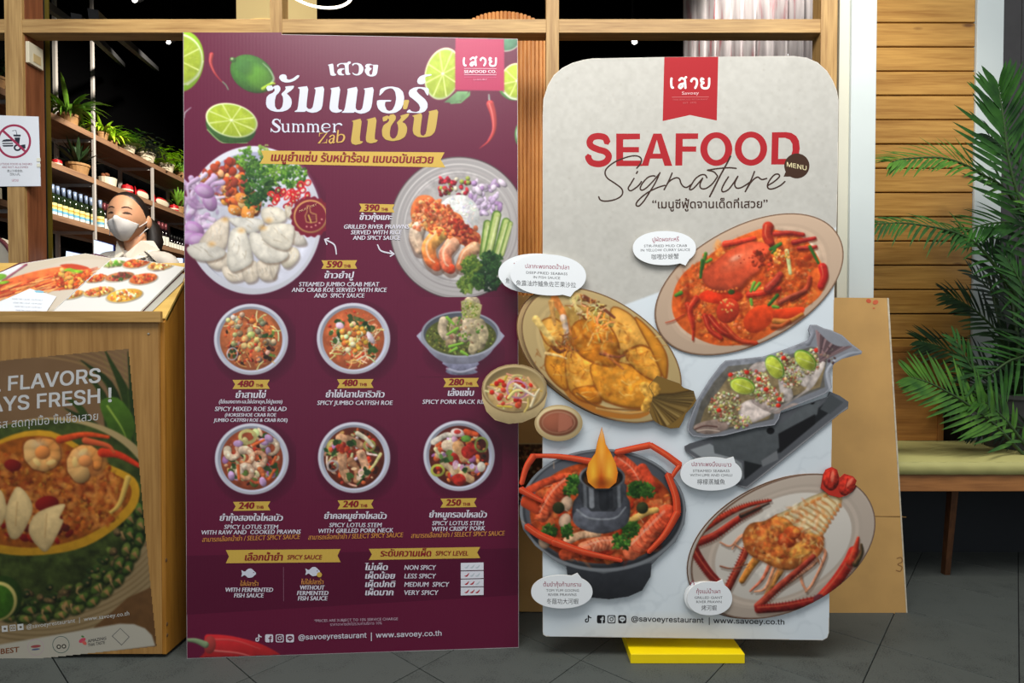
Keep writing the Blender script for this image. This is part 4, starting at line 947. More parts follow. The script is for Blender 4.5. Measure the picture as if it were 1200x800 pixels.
slip = empty('paper_slip', onS(35, 371), 'small white printed slip lying on the open menu', 'paper')
sl_ = [(-20, 362), (35, 338), (66, 347.3), (50, 371.5), (22, 371.5)]
sheet(sl_, .011, .0006, mat('slip_paper', (238, 242, 246), .5, var=.01), 'sheet', slip)
S2 = Print(SP.off(.011), slip, INKM, .0003)
for k in range(4): S2.text('sl', 'ORDER TIME 11.00 AM - 9.30 PM DAILY', 14+k*1.5, 50-k*.5, 351+k*4.4, 1.6, (150, 156, 166), 352.5+k*4.4)
S2.shapes([([(40, 340.6), (46, 340), (52, 341.5), (50, 343.2), (42, 342.6)], (140, 196, 214))], 'stamp')
m2 = empty('menu_sleeve', onS(190, 365), 'thin grey plastic menu sleeve under the open menu at the lectern right edge', 'menu')
sheet([(140, 372.4), (200, 318), (216.8, 321), (214, 330), (170, 372.4)], .0028, .0015, PLAS, 'sleeve', m2)
# ---- no food sign on the leftmost post
SG = Pl((0, LAT-.002, 0), (0, -1, 0)); sg = empty('no_food_sign', at(22, 218, LAT-.002), 'white sign with a crossed out burger and drink taped to the leftmost post', 'sign')
out = [(-18, 134.5), (45, 136.5), (47.6, 218), (-18, 218.5)]
MB().quadslab([SG.pt(*q) for q in out][::-1], (0, 1, 0), .0015).build('sheet', mat('sign_sheet', (226, 230, 236), .35, var=.01), sg)
q = Print(SG, sg, INK, .0003); MA = (158, 34, 74); NV = (24, 28, 46)
q.shapes([([ellp(16.5, 165.5, 20, 20), ellp(16.5, 165.5, 17.4, 17.4)], MA),
 ([(2, 166), (4, 163.8), (8, 163), (14, 163.4), (14.4, 165.6), (2.2, 166)], NV), ([(2.6, 167.4), (15, 167.2), (15.4, 168.6), (3, 168.8)], NV), ([(2.6, 170), (16, 169.8), (15, 171.6), (4, 171.8)], NV),
 ([(15.6, 157.6), (24.4, 157.8), (24, 160), (16, 159.8)], NV), ([(17, 161), (23.6, 161), (22.6, 169), (18.4, 169)], NV), (ribbon([(20, 158), (18.6, 152.6), (14.6, 153.2)], .7, smooth=False), NV),
 ([ellp(20.5, 173, 4.5, 4), ellp(20.5, 173, 2.4, 2)], NV), ([(24, 170), (29.6, 169), (30, 173.6), (25, 175)], NV),
 ([(3, 154.6), (4.8, 152.4), (30.6, 176.4), (28.8, 178.4)], MA)], 'pictogram')
q.text('s', 'OUTSIDE FOOD & DRINKS', -3, 37.6, 193.3, 2.3, (150, 70, 96)); q.text('s', 'ARE NOT ALLOWED', 2.2, 33, 197, 2.3, (150, 70, 96)); q.text('s', '禁止外带食物、', 8.5, 27, 201.6, 3, (60, 60, 66)); q.text('s', '饮料入内。', 11.6, 24, 205.6, 3, (60, 60, 66)); q.text('s', 'เสวย', 14, 21.6, 212.6, 2.6, (180, 110, 130))
for yy in (187.5, 194): MB().box(at(44, yy, LAT).x, LAT-.0035, at(44, yy+2, LAT).z, at(48.2, yy, LAT).x, LAT-.0024, at(44, yy-2, LAT).z).build('tape', mat('tape', (222, 220, 200), .3), sg)
# ---- high-back chair at the left edge
CYc = 2.32
chair = empty('dining_chair', at(-20, 300, CYc)*1 - Vector((0, 0, at(-20, 300, CYc).z)), 'cream high backed chair with dark red edge at the far left behind the lectern', 'chair')
cx_ = at(-14, 300, CYc).x; zt2 = Zc(276, CYc); hw = (at(17, 300, CYc).x-cx_)
pr = [(cx_-hw, CYc, .5)]+[(cx_-hw*math.cos(a), CYc, zt2-.14+.14*math.sin(a)) for a in [math.pi*i/16 for i in range(17)]]+[(cx_+hw, CYc, .5)]
MB().quadslab([Vector(p) for p in pr][::-1], (0, 1, 0), .05).build('backrest', mat('cream_fabric', (206, 196, 176), .8, var=.05), chair)
MB().tube(pr, .008, 8).build('piping', mat('red_piping', (92, 14, 26), .5), chair, smooth=True)
MB().box(cx_-hw, CYc+.05, .42, cx_+hw, CYc+.42, .5, .02).build('seat', MATS['cream_fabric'], chair)
for a in (-1, 1):
    for b in (.03, .4): MB().tube([(cx_+a*(hw-.02), CYc+b, 0), (cx_+a*(hw-.02), CYc+b, .43)], .014, 8).build('leg', WOODR, chair)
# ---- reception desk with screens behind the lectern
dk = empty('reception_desk', (-1.55, 2.24, 0), 'dark reception desk hidden behind the lectern, carrying the screens', 'desk')
MB().box(-2.05, 2.17, 0, -1.05, 2.24, 1.12, .002).build('body', DARK, dk); MB().box(-2.06, 2.165, 1.12, -1.04, 2.25, 1.14, .002).build('top', WOODR, dk)
def screen(pts, Y, lab, em=1.2, name='tablet'):
    P = [at(x, y, Y) for x, y in pts]; c = sum(P, Vector())/4; e = empty(name, (c.x, Y, 1.14), lab, 'screen')
    MB().quadslab(P[::-1], (0, 1, 0), .01).build('display', mat('lit_screen', (214, 226, 240), .3, emit=(214, 228, 245), es=.75), e)
    mm = [p+(p-c)*.06+Vector((0, .0105, 0)) for p in P]; MB().quadslab(mm[::-1], (0, 1, 0), .008).build('case', mat('case_blue', (24, 34, 110), .4), e)
    MB().tube([(c.x, Y+.015, 1.14), (c.x, Y+.015, c.z)], .012, 8).build('stand', BLK, e)
screen([(77.5, 294), (101, 299), (101, 318), (76, 318)], 2.19, 'small lit tablet behind the menu, left of the woman')
screen([(110, 281), (131, 287), (131, 312), (110, 312)], 2.9, 'pale lit monitor beside the woman\'s shoulder', name='monitor'); screen([(193, 301.5), (213, 302.5), (213, 314), (193, 314)], 2.9, 'pale bluish screen low beside the maroon board edge', name='monitor')
for o_ in list(bpy.data.objects):
    if o_.name.startswith('monitor') and o_.type == 'EMPTY':
        c = o_.location; e = empty('side_cabinet', (c.x, 2.97, 0), 'dark cabinet under the pale monitor ' + ('left of the woman' if c.x < -1.9 else 'right of the woman'), 'cabinet'); MB().box(c.x-.15, 2.86, .002, c.x+.15, 3.1, 1.12).build('body', DARK, e); MB().box(c.x-.15, 2.86, 1.12, c.x+.15, 3.1, 1.14).build('top', WOODR, e)
# ================================================================== MAROON MENU BOARD
b0, b1_ = atz(219, 771.5), atz(608, 758.5)
ax = (b1_-b0).normalized(); lean = math.radians(1.0)
nb_ = Vector((ax.y, -ax.x, 0)); nb_ = (nb_*math.cos(lean)+Vector((0, 0, 1))*math.sin(lean)).normalized()
BP = Pl(b0, nb_)
board = empty('menu_board', (b0+b1_)/2+Vector((0, .01, 0)), 'tall maroon plastic menu board with bowls of salads and gold price tags', 'menu board')
oc = [(214.5, 38), (606.5, 45.5), (608, 758.5), (219, 771.5)]
MB().quadslab([BP.pt(*p) for p in oc][::-1], -nb_, .005).build('sheet', mat('white_plastic', (196, 190, 190), .5, var=.02), board)
# rear strut
mid = (b0+b1_)/2; bk = Vector((-nb_.x, -nb_.y, 0)).normalized()
MB().quadslab([mid+bk*.03, mid+bk*.24, mid+bk*.055+Vector((0, 0, 1.1))], ax, .006).build('rear_strut', MATS['white_plastic'], board)
MAROON = (98, 18, 52); BAND = (84, 12, 45)
inset = [(214.9, 38.4), (606.1, 45.9), (607.6, 758), (219.4, 771)]
BPR = Print(BP, board, INK, .0004)
def bgf(X_, Y_):
    return np.zeros(X_.shape+(3,))+np.array(MAROON, float)
BPR.shapes([(inset, MAROON)], 'printed_ground')
BPR.shapes([([(218.6, 651), (607.3, 642), (607.4, 697), (218.9, 720)], BAND)], 'printed_band')
def tile(x0, y0, x1, y1, S=1.5): return R(x0, y0, x1, y1, S, MAROON)
def inside_board(r):
    l = 214.9+(r.Y-38)/733*4.5; rt = 606.1+(r.Y-45)/713*1.4
    return (r.X > l) & (r.X < rt)
def lime_half(r, cx, cy, rx, ry, ang, seg=8, skin=(80, 140, 50)):
    c, q = math.cos(math.radians(ang)), math.sin(math.radians(ang))
    r.ell(cx, cy, rx, ry, ang, (226, 236, 180), edge=.05); r.ell(cx, cy, rx*.94, ry*.93, ang, (166, 190, 70), sh=.08, edge=.05); r.ell(cx, cy, rx*.88, ry*.87, ang, (168, 186, 48), tex=.1, sh=.1, edge=.05)
    for i in range(seg):
        a = 2*math.pi*(i+.3)/seg; r.stroke([(cx, cy), (cx+rx*.9*math.cos(a)*c-ry*.9*math.sin(a)*q, cy+rx*.9*math.cos(a)*q+ry*.9*math.sin(a)*c)], 1.2, (226, 236, 150), 1.9, sh=0, alpha=.9)
    for i in range(40):
        a = r.r.random()*6.28; t0 = r.r.uniform(.3, .6); t1 = t0+.2
        p = lambda t: (cx+rx*t*math.cos(a)*c-ry*t*math.sin(a)*q, cy+rx*t*math.cos(a)*q+ry*t*math.sin(a)*c); r.stroke([p(t0), p(t1)], .7, (214, 226, 100), sh=0, alpha=.5)
    r.ell(cx, cy, 2, 1.6, 0, (236, 242, 190))
def chili(r, P, w, c=(196, 50, 50)):
    r.stroke(P, w, c, .6, sh=.45, k=5); r.stroke([(x-w*.15, y-w*.12) for x, y in P[:-1]], w*.18, (240, 150, 140), .3, sh=0, k=4, alpha=.8)
# --- limes and chillies at the top
r = tile(214, 38, 330, 172); 
r.ell(213, 72, 26, 36, 8, (150, 196, 40), sh=.2); r.stroke([(220, 98), (232, 88), (238, 72)], 5, (236, 240, 200), 2, k=4, alpha=.7); lime_half(r, 208, 70, 30, 31, 10, 7)
chili(r, [(248, 64), (247, 74), (252, 86), (261, 97)], 5.2, (180, 60, 60)); r.stroke([(261, 96), (265, 100), (267.5, 105)], 1.6, (120, 140, 110), k=3)
r.stroke([(215.5, 138), (217, 132), (224, 126)], 2, (190, 190, 190), .8, k=3)
r.ell(295.5, 86.5, 27.5, 20.5, 32, (66, 118, 42), sh=.25, edge=.25, tex=.12, ts=2.2); r.ell(305, 92, 18, 13, 40, (110, 166, 40), alpha=.45, soft=9); r.ell(286, 78, 12, 8, 35, (60, 104, 50), alpha=.5, soft=7)
r.stroke([(318, 98), (321, 92), (316, 82), (308, 74)], 3.4, (200, 214, 190), 1, k=4, alpha=.6); r.ell(273, 70, 4, 3, 20, (60, 100, 40)); r.ell(272, 69, 1.6, 1.2, 0, (190, 190, 150)); r.stroke([(308, 104), (318, 98), (322, 98)], 4, (190, 214, 60), 2, k=3, alpha=.8)
r.ell(270.5, 148, 30, 21, 16, (60, 98, 44), sh=.2, tex=.1, ts=3); r.stroke([(243, 152), (262, 168), (290, 168)], 1.6, (170, 196, 130), k=4, alpha=.7); lime_half(r, 271.5, 141, 31, 19.5, 14, 8)
keep = inside_board(r); BPR.raster(r, 'lime_picture', None, keep)
r = tile(494, 44, 607.5, 178)
r.poly([(526, 118), (540, 119), (551, 106), (551, 112), (540, 121), (528, 122)], (110, 160, 100), k=0)
r.ell(535, 92, 38, 22, -32, (84, 130, 70), sh=.1, alpha=0); r.poly([(520, 120), (536, 107), (549, 107), (544, 116), (534, 121)], (110, 150, 100), .2, .15)
lime_half(r, 519, 86.5, 21, 31, 14, 8)
r.ell(603, 98, 20, 20, 0, (90, 140, 70)); lime_half(r, 606, 95, 19, 21, 0, 7); r.stroke([(590, 108), (598, 115), (607, 117)], 1.5, (220, 230, 200), k=3)
r.ell(592, 40, 20, 20, 0, (90, 150, 110), tex=.1); r.ring(592, 40, 20, 20, 1.2, (220, 230, 200))
r.ell(611, 158, 8, 15, 0, (90, 140, 80)); r.ell(612, 157, 7, 12, 0, (200, 210, 190))
r.stroke([(573, 111), (573.5, 117), (575, 121)], 1.8, (150, 166, 150), 3.2, k=3); r.stroke([(572, 122), (576, 122)], 3.6, (120, 150, 110))
chili(r, [(574.5, 122), (578.5, 136), (579, 152), (573, 165), (562, 174)], 9, (186, 64, 62))
r.poly([(533.7, 30), (590.6, 30), (590.6, 106.5), (533.7, 105.5)], (176, 44, 84)); 
for k in range(20):
    for xx in (533.9, 590.4): r.ell(xx, 58+k*2.6, .9, .7, 0, (176, 44, 84), edge=0)
keep = inside_board(r) & (r.Y > 46+(r.X-607)*.019); BPR.raster(r, 'lime_picture', None, keep)
# --- big crab meat bowl
r = tile(216, 168, 382, 350); r.glow(302, 268, 92, 92, (50, 6, 30), .9, .6)
r.ell(297, 258, 80, 87, 0, (222, 222, 230), sh=.06, edge=.06); r.ell(297, 257, 73, 79, 0, (150, 150, 172), edge=.05); r.ell(300, 262, 72, 76, 0, (206, 206, 218), sh=-.1, edge=.05); r.ell(350, 225, 18, 40, -25, (216, 216, 226), alpha=.7, soft=14)
g = r.r
pal = [(214, 104, 50), (196, 84, 40), (226, 134, 66), (166, 66, 40), (236, 170, 110), (150, 60, 50)]
for reg in ((262, 207, 30, 17, -22), (277, 225, 20, 18, 0), (290, 240, 14, 14, 0)): r.scat(reg, 100, pal, 'c', (2, 6), (.5, .9), dark=.35)
for (x, y, a, b) in ((275, 246, 8, 6), (291, 248, 8, 8), (283, 232, 8, 6), (290, 252, 8, 6)): r.ell(x, y, a, b, 20, (222, 140, 60), sh=.35, tex=.2, ts=3); r.scat((x, y, a*.6, b*.6), 6, [(246, 200, 160)], 'c', (.8, 1.6))
# shallots
for i in range(26):
    a = g.uniform(0, 180); x = 238+g.uniform(-22, 20); y = 246+g.uniform(-32, 32)
    L_ = g.uniform(9, 15); ca_, sa_ = math.cos(math.radians(a)), math.sin(math.radians(a)); b_2 = g.uniform(4, 9)
    r.stroke([(x-L_*ca_, y-L_*sa_), (x-b_2*sa_, y+b_2*ca_), (x+L_*ca_, y+L_*sa_)], g.uniform(5, 9), g.choice([(206, 182, 206), (194, 166, 196), (218, 200, 218), (176, 142, 178)]), 3, sh=.35, k=5)
r.mott((238, 246, 26, 34), 60, [(226, 212, 226), (150, 110, 156), (200, 176, 204)], (3, 8), .4)
for (x, y, a) in ((228, 268, 30), (222, 278, -10), (232, 281, 0), (246, 236, 70), (240, 224, 20)): r.ell(x, y, 12, 8, a, (176, 128, 178), sh=.35); r.ell(x-2, y-1, 8, 4.5, a, (206, 178, 208), sh=.2, alpha=.7, soft=3)
# cilantro
r.herb(287, 184, 11, 46, (50, 100, 30), (140, 190, 70)); r.herb(300, 196, 13, 50); r.herb(322, 200, 16, 80, (40, 90, 26), (150, 196, 70)); r.herb(345, 206, 14, 60, (40, 90, 26), (130, 180, 60)); r.herb(312, 176, 7, 14, (120, 160, 60), (180, 200, 110))
r.herb(302, 215, 18, 90, (26, 66, 30), (90, 140, 54)); r.herb(300, 232, 13, 60, (20, 54, 26), (66, 116, 50)); r.herb(318, 222, 12, 36, (20, 56, 24), (90, 130, 50))
# chillies
for i in range(30):
    x = 337+g.uniform(-26, 24); y = 232+g.uniform(-12, 9)-(x-337)*.25; r.ring(x, y, g.uniform(2.5, 4.4), g.uniform(1.8, 3.4), 1.8, g.choice([(190, 30, 36), (214, 50, 46), (150, 20, 30)]), g.uniform(0, 180)); r.ell(x, y, 1.1, .9, 0, (236, 200, 120))
# crab lumps
def lump(P, c=(236, 220, 198)):
    r.poly([(x+1.5, y+2.5) for x, y in P], (120, 100, 84), k=4, alpha=.6, soft=3); r.poly(P, c, .10, .10, k=4, edge=.22, ts=9)
    xs = [p[0] for p in P]; ys = [p[1] for p in P]; cx = sum(xs)/len(P); cy = sum(ys)/len(P)
    for _ in range(7):
        a = g.uniform(60, 130) if (max(ys)-min(ys)) > (max(xs)-min(xs))*.8 else g.uniform(10, 60); L = g.uniform(5, 12); x = cx+g.uniform(-.28, .28)*(max(xs)-min(xs)); y = cy+g.uniform(-.25, .25)*(max(ys)-min(ys)); dx, dy = L*.5*math.cos(math.radians(a)), L*.5*math.sin(math.radians(a))
        r.stroke([(x-dx, y-dy), (x+1, y), (x+dx, y+dy)], 1.2, g.choice([(198, 186, 164), (240, 234, 222), (206, 190, 164)]), .5, sh=0, k=3, alpha=.7)
lump([(243, 300), (262, 292), (268, 310), (255, 316), (244, 310)]); lump([(262, 312), (285, 316), (288, 326), (272, 330), (262, 322)]); lump([(285, 310), (300, 306), (302, 326), (290, 331), (284, 322)])
lump([(302, 306), (318, 308), (324, 324), (312, 329), (302, 322)]); lump([(316, 306), (327, 304), (325, 318), (319, 326)]); lump([(330, 292), (347, 290), (350, 302), (338, 314), (329, 308)], (220, 208, 186))
lump([(234, 282), (252, 260), (266, 255), (268, 270), (264, 290), (250, 295), (236, 290)]); lump([(219, 290), (240, 284), (262, 292), (262, 300), (244, 306), (226, 302)], (230, 222, 208)); 
lump([(268, 256), (290, 255), (308, 258), (306, 268), (292, 274), (278, 266)], (232, 226, 214)); lump([(307, 245), (322, 242), (334, 248), (334, 258), (320, 263), (308, 258)], (234, 224, 204)); pass; lump([(334, 242), (344, 244), (342, 254), (336, 254)], (220, 206, 180))
lump([(338, 262), (350, 270), (359, 282), (356, 287), (344, 286), (336, 276)], (214, 204, 190)); lump([(346, 256), (356, 258), (358, 270), (348, 268)], (210, 198, 180))
lump([(270, 272), (283, 266), (290, 276), (296, 304), (286, 314), (272, 318), (266, 306)], (234, 226, 210)); lump([(292, 276), (298, 272), (318, 280), (338, 296), (330, 306), (312, 308), (300, 300), (294, 290)], (236, 228, 212)); lump([(306, 268), (322, 262), (342, 264), (344, 278), (338, 292), (322, 290), (308, 280)], (238, 228, 208))
for (x, y) in ((264, 257), (308, 267), (283, 270), (248, 286), (315, 258)): r.glow(x, y, 7, 5, (220, 160, 80), .7)
r.grain(297, 258, 74, 80, 0, .10, 6)
# shadow side of bowl & MUST TRY badge
P = []
for i in range(72): a = 2*math.pi*i/72; q = 23.6+1.0*math.cos(18*a); P.append((364.5+q*math.cos(a), 254+q*math.sin(a)))
r.poly(P, (122, 20, 44)); r.ring(364, 253.5, 18.6, 18.2, 1.2, (206, 168, 96)); r.ring(364, 253.5, 19.8, 19.4, .6, (180, 130, 70))
r.poly([(360, 240.5), (362, 240.5), (363, 249), (369, 249), (371, 252), (371.5, 260), (364, 261), (359, 260), (357, 252), (360, 248)], (110, 20, 40)); r.stroke([(360, 248), (357.5, 253), (359, 260), (364, 261), (371, 260), (370.5, 251), (364, 249), (362.6, 241), (360, 241), (360, 248)], 1, (214, 176, 96), sh=0); r.stroke([(361.5, 252), (364.5, 260)], 1.6, (220, 190, 90), sh=0)
for k in range(3): r.stroke([(364.5, 251.5+k*2.6), (370, 251+k*2.6)], .6, (180, 110, 80), sh=0)
for (x, y) in ((359.5, 265.5), (365, 266), (370, 264), (374.5, 261.3), (377.2, 257)): r.ell(x, y, 1.1, 1.0, 0, (226, 160, 140), edge=0)
keep = inside_board(r); BPR.raster(r, 'dish_picture', None, keep)
# --- plate with grilled prawns
r = tile(455, 180, 608, 352); r.glow(545, 275, 90, 92, (56, 6, 30), .6, .6); g = r.r
r.ell(537.5, 267, 81, 83.5, 0, (176, 170, 168), sh=-.06, edge=.05); r.ring(537.5, 267, 80.5, 83, 1.0, (60, 46, 46))
for k, q in enumerate((.97, .9, .84, .79, .75)): r.ring(538, 267, 81*q, 83*q, 1.4, (190, 184, 180) if k % 2 else (160, 152, 150), alpha=.8)
r.ell(540, 267, 58, 60, 0, (186, 180, 176), sh=-.08, edge=.04)
for i in range(50): x = g.gauss(533, 8); x = 515+g.random()*38; y = 209+g.random()*20; r.ell(x, y, g.uniform(2, 3.6), g.uniform(1.6, 3), g.uniform(0, 180), g.choice([(170, 30, 50), (196, 50, 60), (120, 20, 36), (150, 160, 70), (206, 196, 170)]), sh=.5, edge=.3)
for i in range(46): x = g.uniform(550, 592); y = 214+g.random()*38; r.ell(x, y, g.uniform(3, 7), g.uniform(2, 4), g.uniform(0, 180), g.choice([(190, 164, 196), (206, 186, 210), (168, 134, 176), (216, 200, 214)]), sh=.4, edge=.3)
r.ell(537, 254, 25, 26, 10, (220, 218, 214), sh=.15, tex=.08, ts=2); r.scat((538, 250, 21, 21), 110, [(232, 230, 226), (206, 200, 198), (240, 238, 236)], 's', (1, 2), (.8, 1.2), alpha=.8)
# sauce
sp_ = [(482, 242), (490, 230), (503, 229), (512, 236), (520, 240), (528, 246), (540, 252), (545, 262), (556, 270), (563, 276), (562, 288), (552, 290), (540, 286), (528, 282), (516, 280), (500, 270), (488, 266), (482, 256)]
r.poly(sp_, (206, 110, 60), .1, .2, k=3)
r.scat((508, 253, 25, 20, 20), 190, [(216, 124, 66), (196, 88, 46), (230, 150, 90), (176, 70, 40), (240, 170, 110)], 'c', (1, 3.4), tex=.1, dark=.15); r.scat((540, 272, 22, 14, 20), 120, [(176, 60, 36), (156, 48, 30), (206, 100, 60), (130, 36, 24)], 'c', (1, 3.4), dark=.2)
# prawns
def fat(P, w, c, c2): r.stroke([(x+1, y+2) for x, y in P], w*1.05, (110, 70, 50), k=4, alpha=.5); r.stroke(P, w, c, w*.7, sh=.4, k=5, tex=.25, col2=c2); r.stroke([(x-w*.15, y-w*.2) for x, y in P], w*.18, (255, 226, 190), w*.1, k=4, sh=0, alpha=.6)
fat([(489, 268), (487, 278), (492, 292)], 17, (224, 200, 176), (206, 170, 140)); fat([(514, 275), (503, 289), (505, 304), (512, 311)], 19, (230, 176, 90), (216, 84, 40)); fat([(530, 286), (522, 298), (524, 311), (528, 315)], 17, (226, 166, 130), (214, 70, 36)); fat([(556, 291), (546, 298), (540, 312)], 16, (206, 160, 120), (190, 110, 70))
r.scat((512, 268, 22, 8, 20), 40, [(206, 100, 50), (226, 140, 80)], 'c', (1, 3)); r.scat((490, 262, 10, 8), 24, [(214, 130, 80), (236, 190, 150)], 'c', (1, 3))
# cucumber
for (a, b, w) in (((571, 262), (566, 300), 9), ((582, 252), (571, 302), 11), ((593, 260), (582, 300), 10), ((598, 262), (588, 298), 6)):
    r.stroke([a, b], w, (90, 124, 48), w, sh=.2); r.stroke([(a[0]+.5, a[1]), (b[0]+.5, b[1])], w*.68, (176, 190, 112), w*.66, sh=.1); r.stroke([(a[0]+1, a[1]+3), (b[0]+1, b[1]-2)], w*.25, (206, 212, 150), sh=0)
# broccoli greens
r.herb(573, 322, 18, 150, (14, 38, 18), (50, 90, 44)); r.herb(575, 308, 13, 70, (20, 50, 24), (60, 100, 46)); r.herb(552, 310, 11, 80, (50, 84, 26), (140, 160, 60)); r.herb(546, 332, 9, 60, (60, 90, 30), (150, 170, 70)); r.stroke([(550, 334), (552, 343)], 3, (120, 150, 70)); r.herb(560, 330, 8, 40, (40, 70, 26), (90, 130, 50))
r.grain(535, 265, 62, 70, 0, .12, 4); keep = inside_board(r); BPR.raster(r, 'dish_picture', None, keep)
# --- six small bowls
def bowl(cx, cy, rx, ry, soup, fn, S=1.7):
    r = tile(cx-rx-6, cy-ry-5, cx+rx+9, cy+ry+9, S); r.glow(cx+4, cy+5, rx+9, ry+9, (52, 6, 30), 1.0, .5)
    r.ell(cx, cy, rx, ry, 0, (214, 214, 224), sh=.10, edge=.08); r.ell(cx, cy, rx*.92, ry*.92, 0, (178, 180, 196), sh=-.25, edge=.0); r.ell(cx, cy+.4, rx*.84, ry*.86, 0, soup, sh=.1, edge=.2, tex=.06); fn(r, cx, cy); r.grain(cx, cy, rx*.85, ry*.85, 0, .22, 4); BPR.raster(r, 'dish_picture')
G = [(60, 84, 40), (40, 66, 30), (96, 120, 56)]; RD = [(196, 60, 36), (170, 40, 28), (214, 90, 50)]; CRM = [(224, 206, 160), (206, 186, 140), (236, 222, 190)]; OR = [(222, 130, 60), (200, 100, 46), (236, 160, 90)]; PU = [(190, 150, 184), (170, 120, 166), (206, 176, 200)]; MEAT = [(196, 150, 110), (176, 124, 86), (214, 176, 136), (150, 96, 66)]; DK = [(60, 30, 20), (40, 24, 18), (84, 44, 28)]
def d1(r, x, y):
    r.scat((x, y, 30, 31), 120, RD+OR+DK, 'c', (1, 3)); r.scat((x, y, 33, 33), 60, [(230, 190, 110), (216, 130, 70), (240, 220, 160)], 's', (3, 7), (.8, 1.6)); r.scat((x-20, y+16, 9, 8), 14, G+DK, 'l', (2, 4)); r.scat((x+22, y+16, 8, 7), 14, G+DK, 'l', (2, 4)); r.scat((x+20, y-8, 8, 6), 6, G, 'l', (2, 4))
    r.scat((x, y, 28, 28), 26, [(150, 130, 96), (176, 156, 120), (130, 116, 90), (206, 180, 130)], 'b', (2.5, 4)); r.scat((x-3, y+2, 12, 8), 6, [(220, 200, 150), (226, 196, 120)], 'b', (3.5, 4.8)); r.scat((x-14, y-22, 16, 7), 14, OR+CRM, 'b', (2, 4)); r.scat((x, y+12, 24, 14), 50, RD+OR, 'c', (.8, 1.8)); r.ring(x-22, y+17, 6, 7, 1.3, (206, 190, 200), 10)
def d2(r, x, y):
    r.scat((x, y, 32, 32), 110, OR+RD, 'c', (1, 3)); r.scat((x, y+15, 28, 16), 46, [(236, 216, 160), (226, 190, 120)], 's', (4, 7), (1, 1.8)); r.scat((x+20, y-10, 10, 14), 18, [(236, 216, 170), (220, 160, 120)], 's', (4, 7), (1, 1.8)); r.scat((x-4, y-20, 16, 7), 12, G, 'l', (3, 6)); r.scat((x+16, y-12, 8, 6), 8, G, 'l', (3, 5)); r.scat((x-20, y-4, 8, 12), 12, G+CRM, 'l', (2, 5)); r.scat((x+22, y+14, 5, 8), 6, G, 'l', (3, 5))
    r.ell(x+20, y-1, 8, 3.4, 60, (232, 214, 222), sh=.3); r.ell(x-16, y-15, 5, 4, 20, (220, 180, 200), sh=.3); r.scat((x, y, 15, 17), 44, [(236, 206, 110), (226, 150, 60), (216, 120, 50), (246, 230, 170)], 'b', (2.4, 3.8))
bowl(294.3, 397.5, 43.5, 41.7, (196, 106, 60), d1); bowl(414.3, 396.5, 43, 41.7, (206, 104, 60), d2)
def d4(r, x, y):
    r.scat((x, y, 32, 32), 70, RD+MEAT+DK, 'c', (1.5, 4)); r.scat((x, y, 33, 33), 30, PU+G+CRM, 'c', (3, 6)); r.ring(x-5, y-26, 9, 7, 4, (190, 176, 110), 0); r.ring(x-14, y-1, 6, 5, 2.4, (196, 190, 130), -30); r.scat((x-22, y+10, 5, 12), 8, G, 'l', (3, 5)); r.scat((x-6, y+20, 6, 7), 6, G, 'l', (3, 6)); r.scat((x+22, y+8, 7, 10), 10, G+RD, 'l', (3, 5))
    r.prawn(x-22, y-8, 7, 200, -250, 10, (232, 210, 180), (220, 170, 140)); r.prawn(x+22, y-13, 9, 200, 260, 9, (216, 196, 170), (190, 160, 130)); r.prawn(x+7, y, 9, 150, -280, 10, (226, 196, 166), (214, 140, 100)); r.prawn(x-8, y-2, 9, 250, 240, 10, (236, 206, 176), (226, 140, 90)); r.prawn(x-7, y+16, 8, 180, 320, 10, (236, 214, 190), (214, 150, 110)); r.prawn(x+5, y+20, 9, 300, 200, 6, (210, 110, 60), (190, 80, 50))
    for p, a in (((x+13, y+27), 70), ((x-24, y+20), 80), ((x+14, y-20), 20), ((x-16, y-18), 0), ((x+20, y-24), 40)): r.ell(p[0], p[1], 6, 4, a, (184, 146, 186), sh=.4)
    for p, q in (((x+28, y-2), (x+24, y+6)), ((x+20, y+24), (x+26, y+14)), ((x-16, y+8), (x-15, y+24)), ((x+2, y-16), (x+14, y-22))): r.stroke([p, q], 4, (216, 100, 50), 3)
def d5(r, x, y):
    r.scat((x, y, 33, 33), 120, DK+RD+MEAT, 'c', (1.5, 4.5)); r.scat((x, y, 33, 32), 16, CRM+G, 's', (5, 8), (2, 4)); 
    for P, w in (([(x-16, y-22), (x, y-18), (x+8, y-14)], 12), ([(x-14, y-2), (x-13, y+14), (x-8, y+26)], 12), ([(x+8, y-4), (x+12, y+8), (x+14, y+20)], 11), ([(x-4, y+4), (x+4, y+16), (x+2, y+27)], 9)): r.stroke(P, w, g.choice([(190, 140, 104), (170, 116, 80), (206, 156, 120)]), w*.7, k=4, sh=.3, tex=.3)
    r.ring(x-26, y-12, 5, 8, 3, (170, 160, 90), 10); r.ring(x+18, y-14, 6, 6, 2.6, (150, 140, 70)); r.ring(x-25, y+10, 6, 6, 2.4, (176, 156, 150)); r.ell(x-20, y-13, 6, 5, 0, (176, 120, 170), sh=.4); r.scat((x-12, y-12, 8, 8), 8, RD, 'c', (3, 5)); r.stroke([(x+4, y-28), (x+14, y-22), (x+22, y-13)], 6, (216, 206, 176), 4, k=3)
    r.stroke([(x+31, y-4), (x+24, y+8), (x+14, y+20)], 4, (206, 196, 130), 2.6, k=3, sh=.2); r.scat((x+6, y+20, 14, 8), 10, G+CRM, 'l', (3, 6)); r.scat((x-14, y-8, 20, 14), 10, G, 'l', (2, 5))
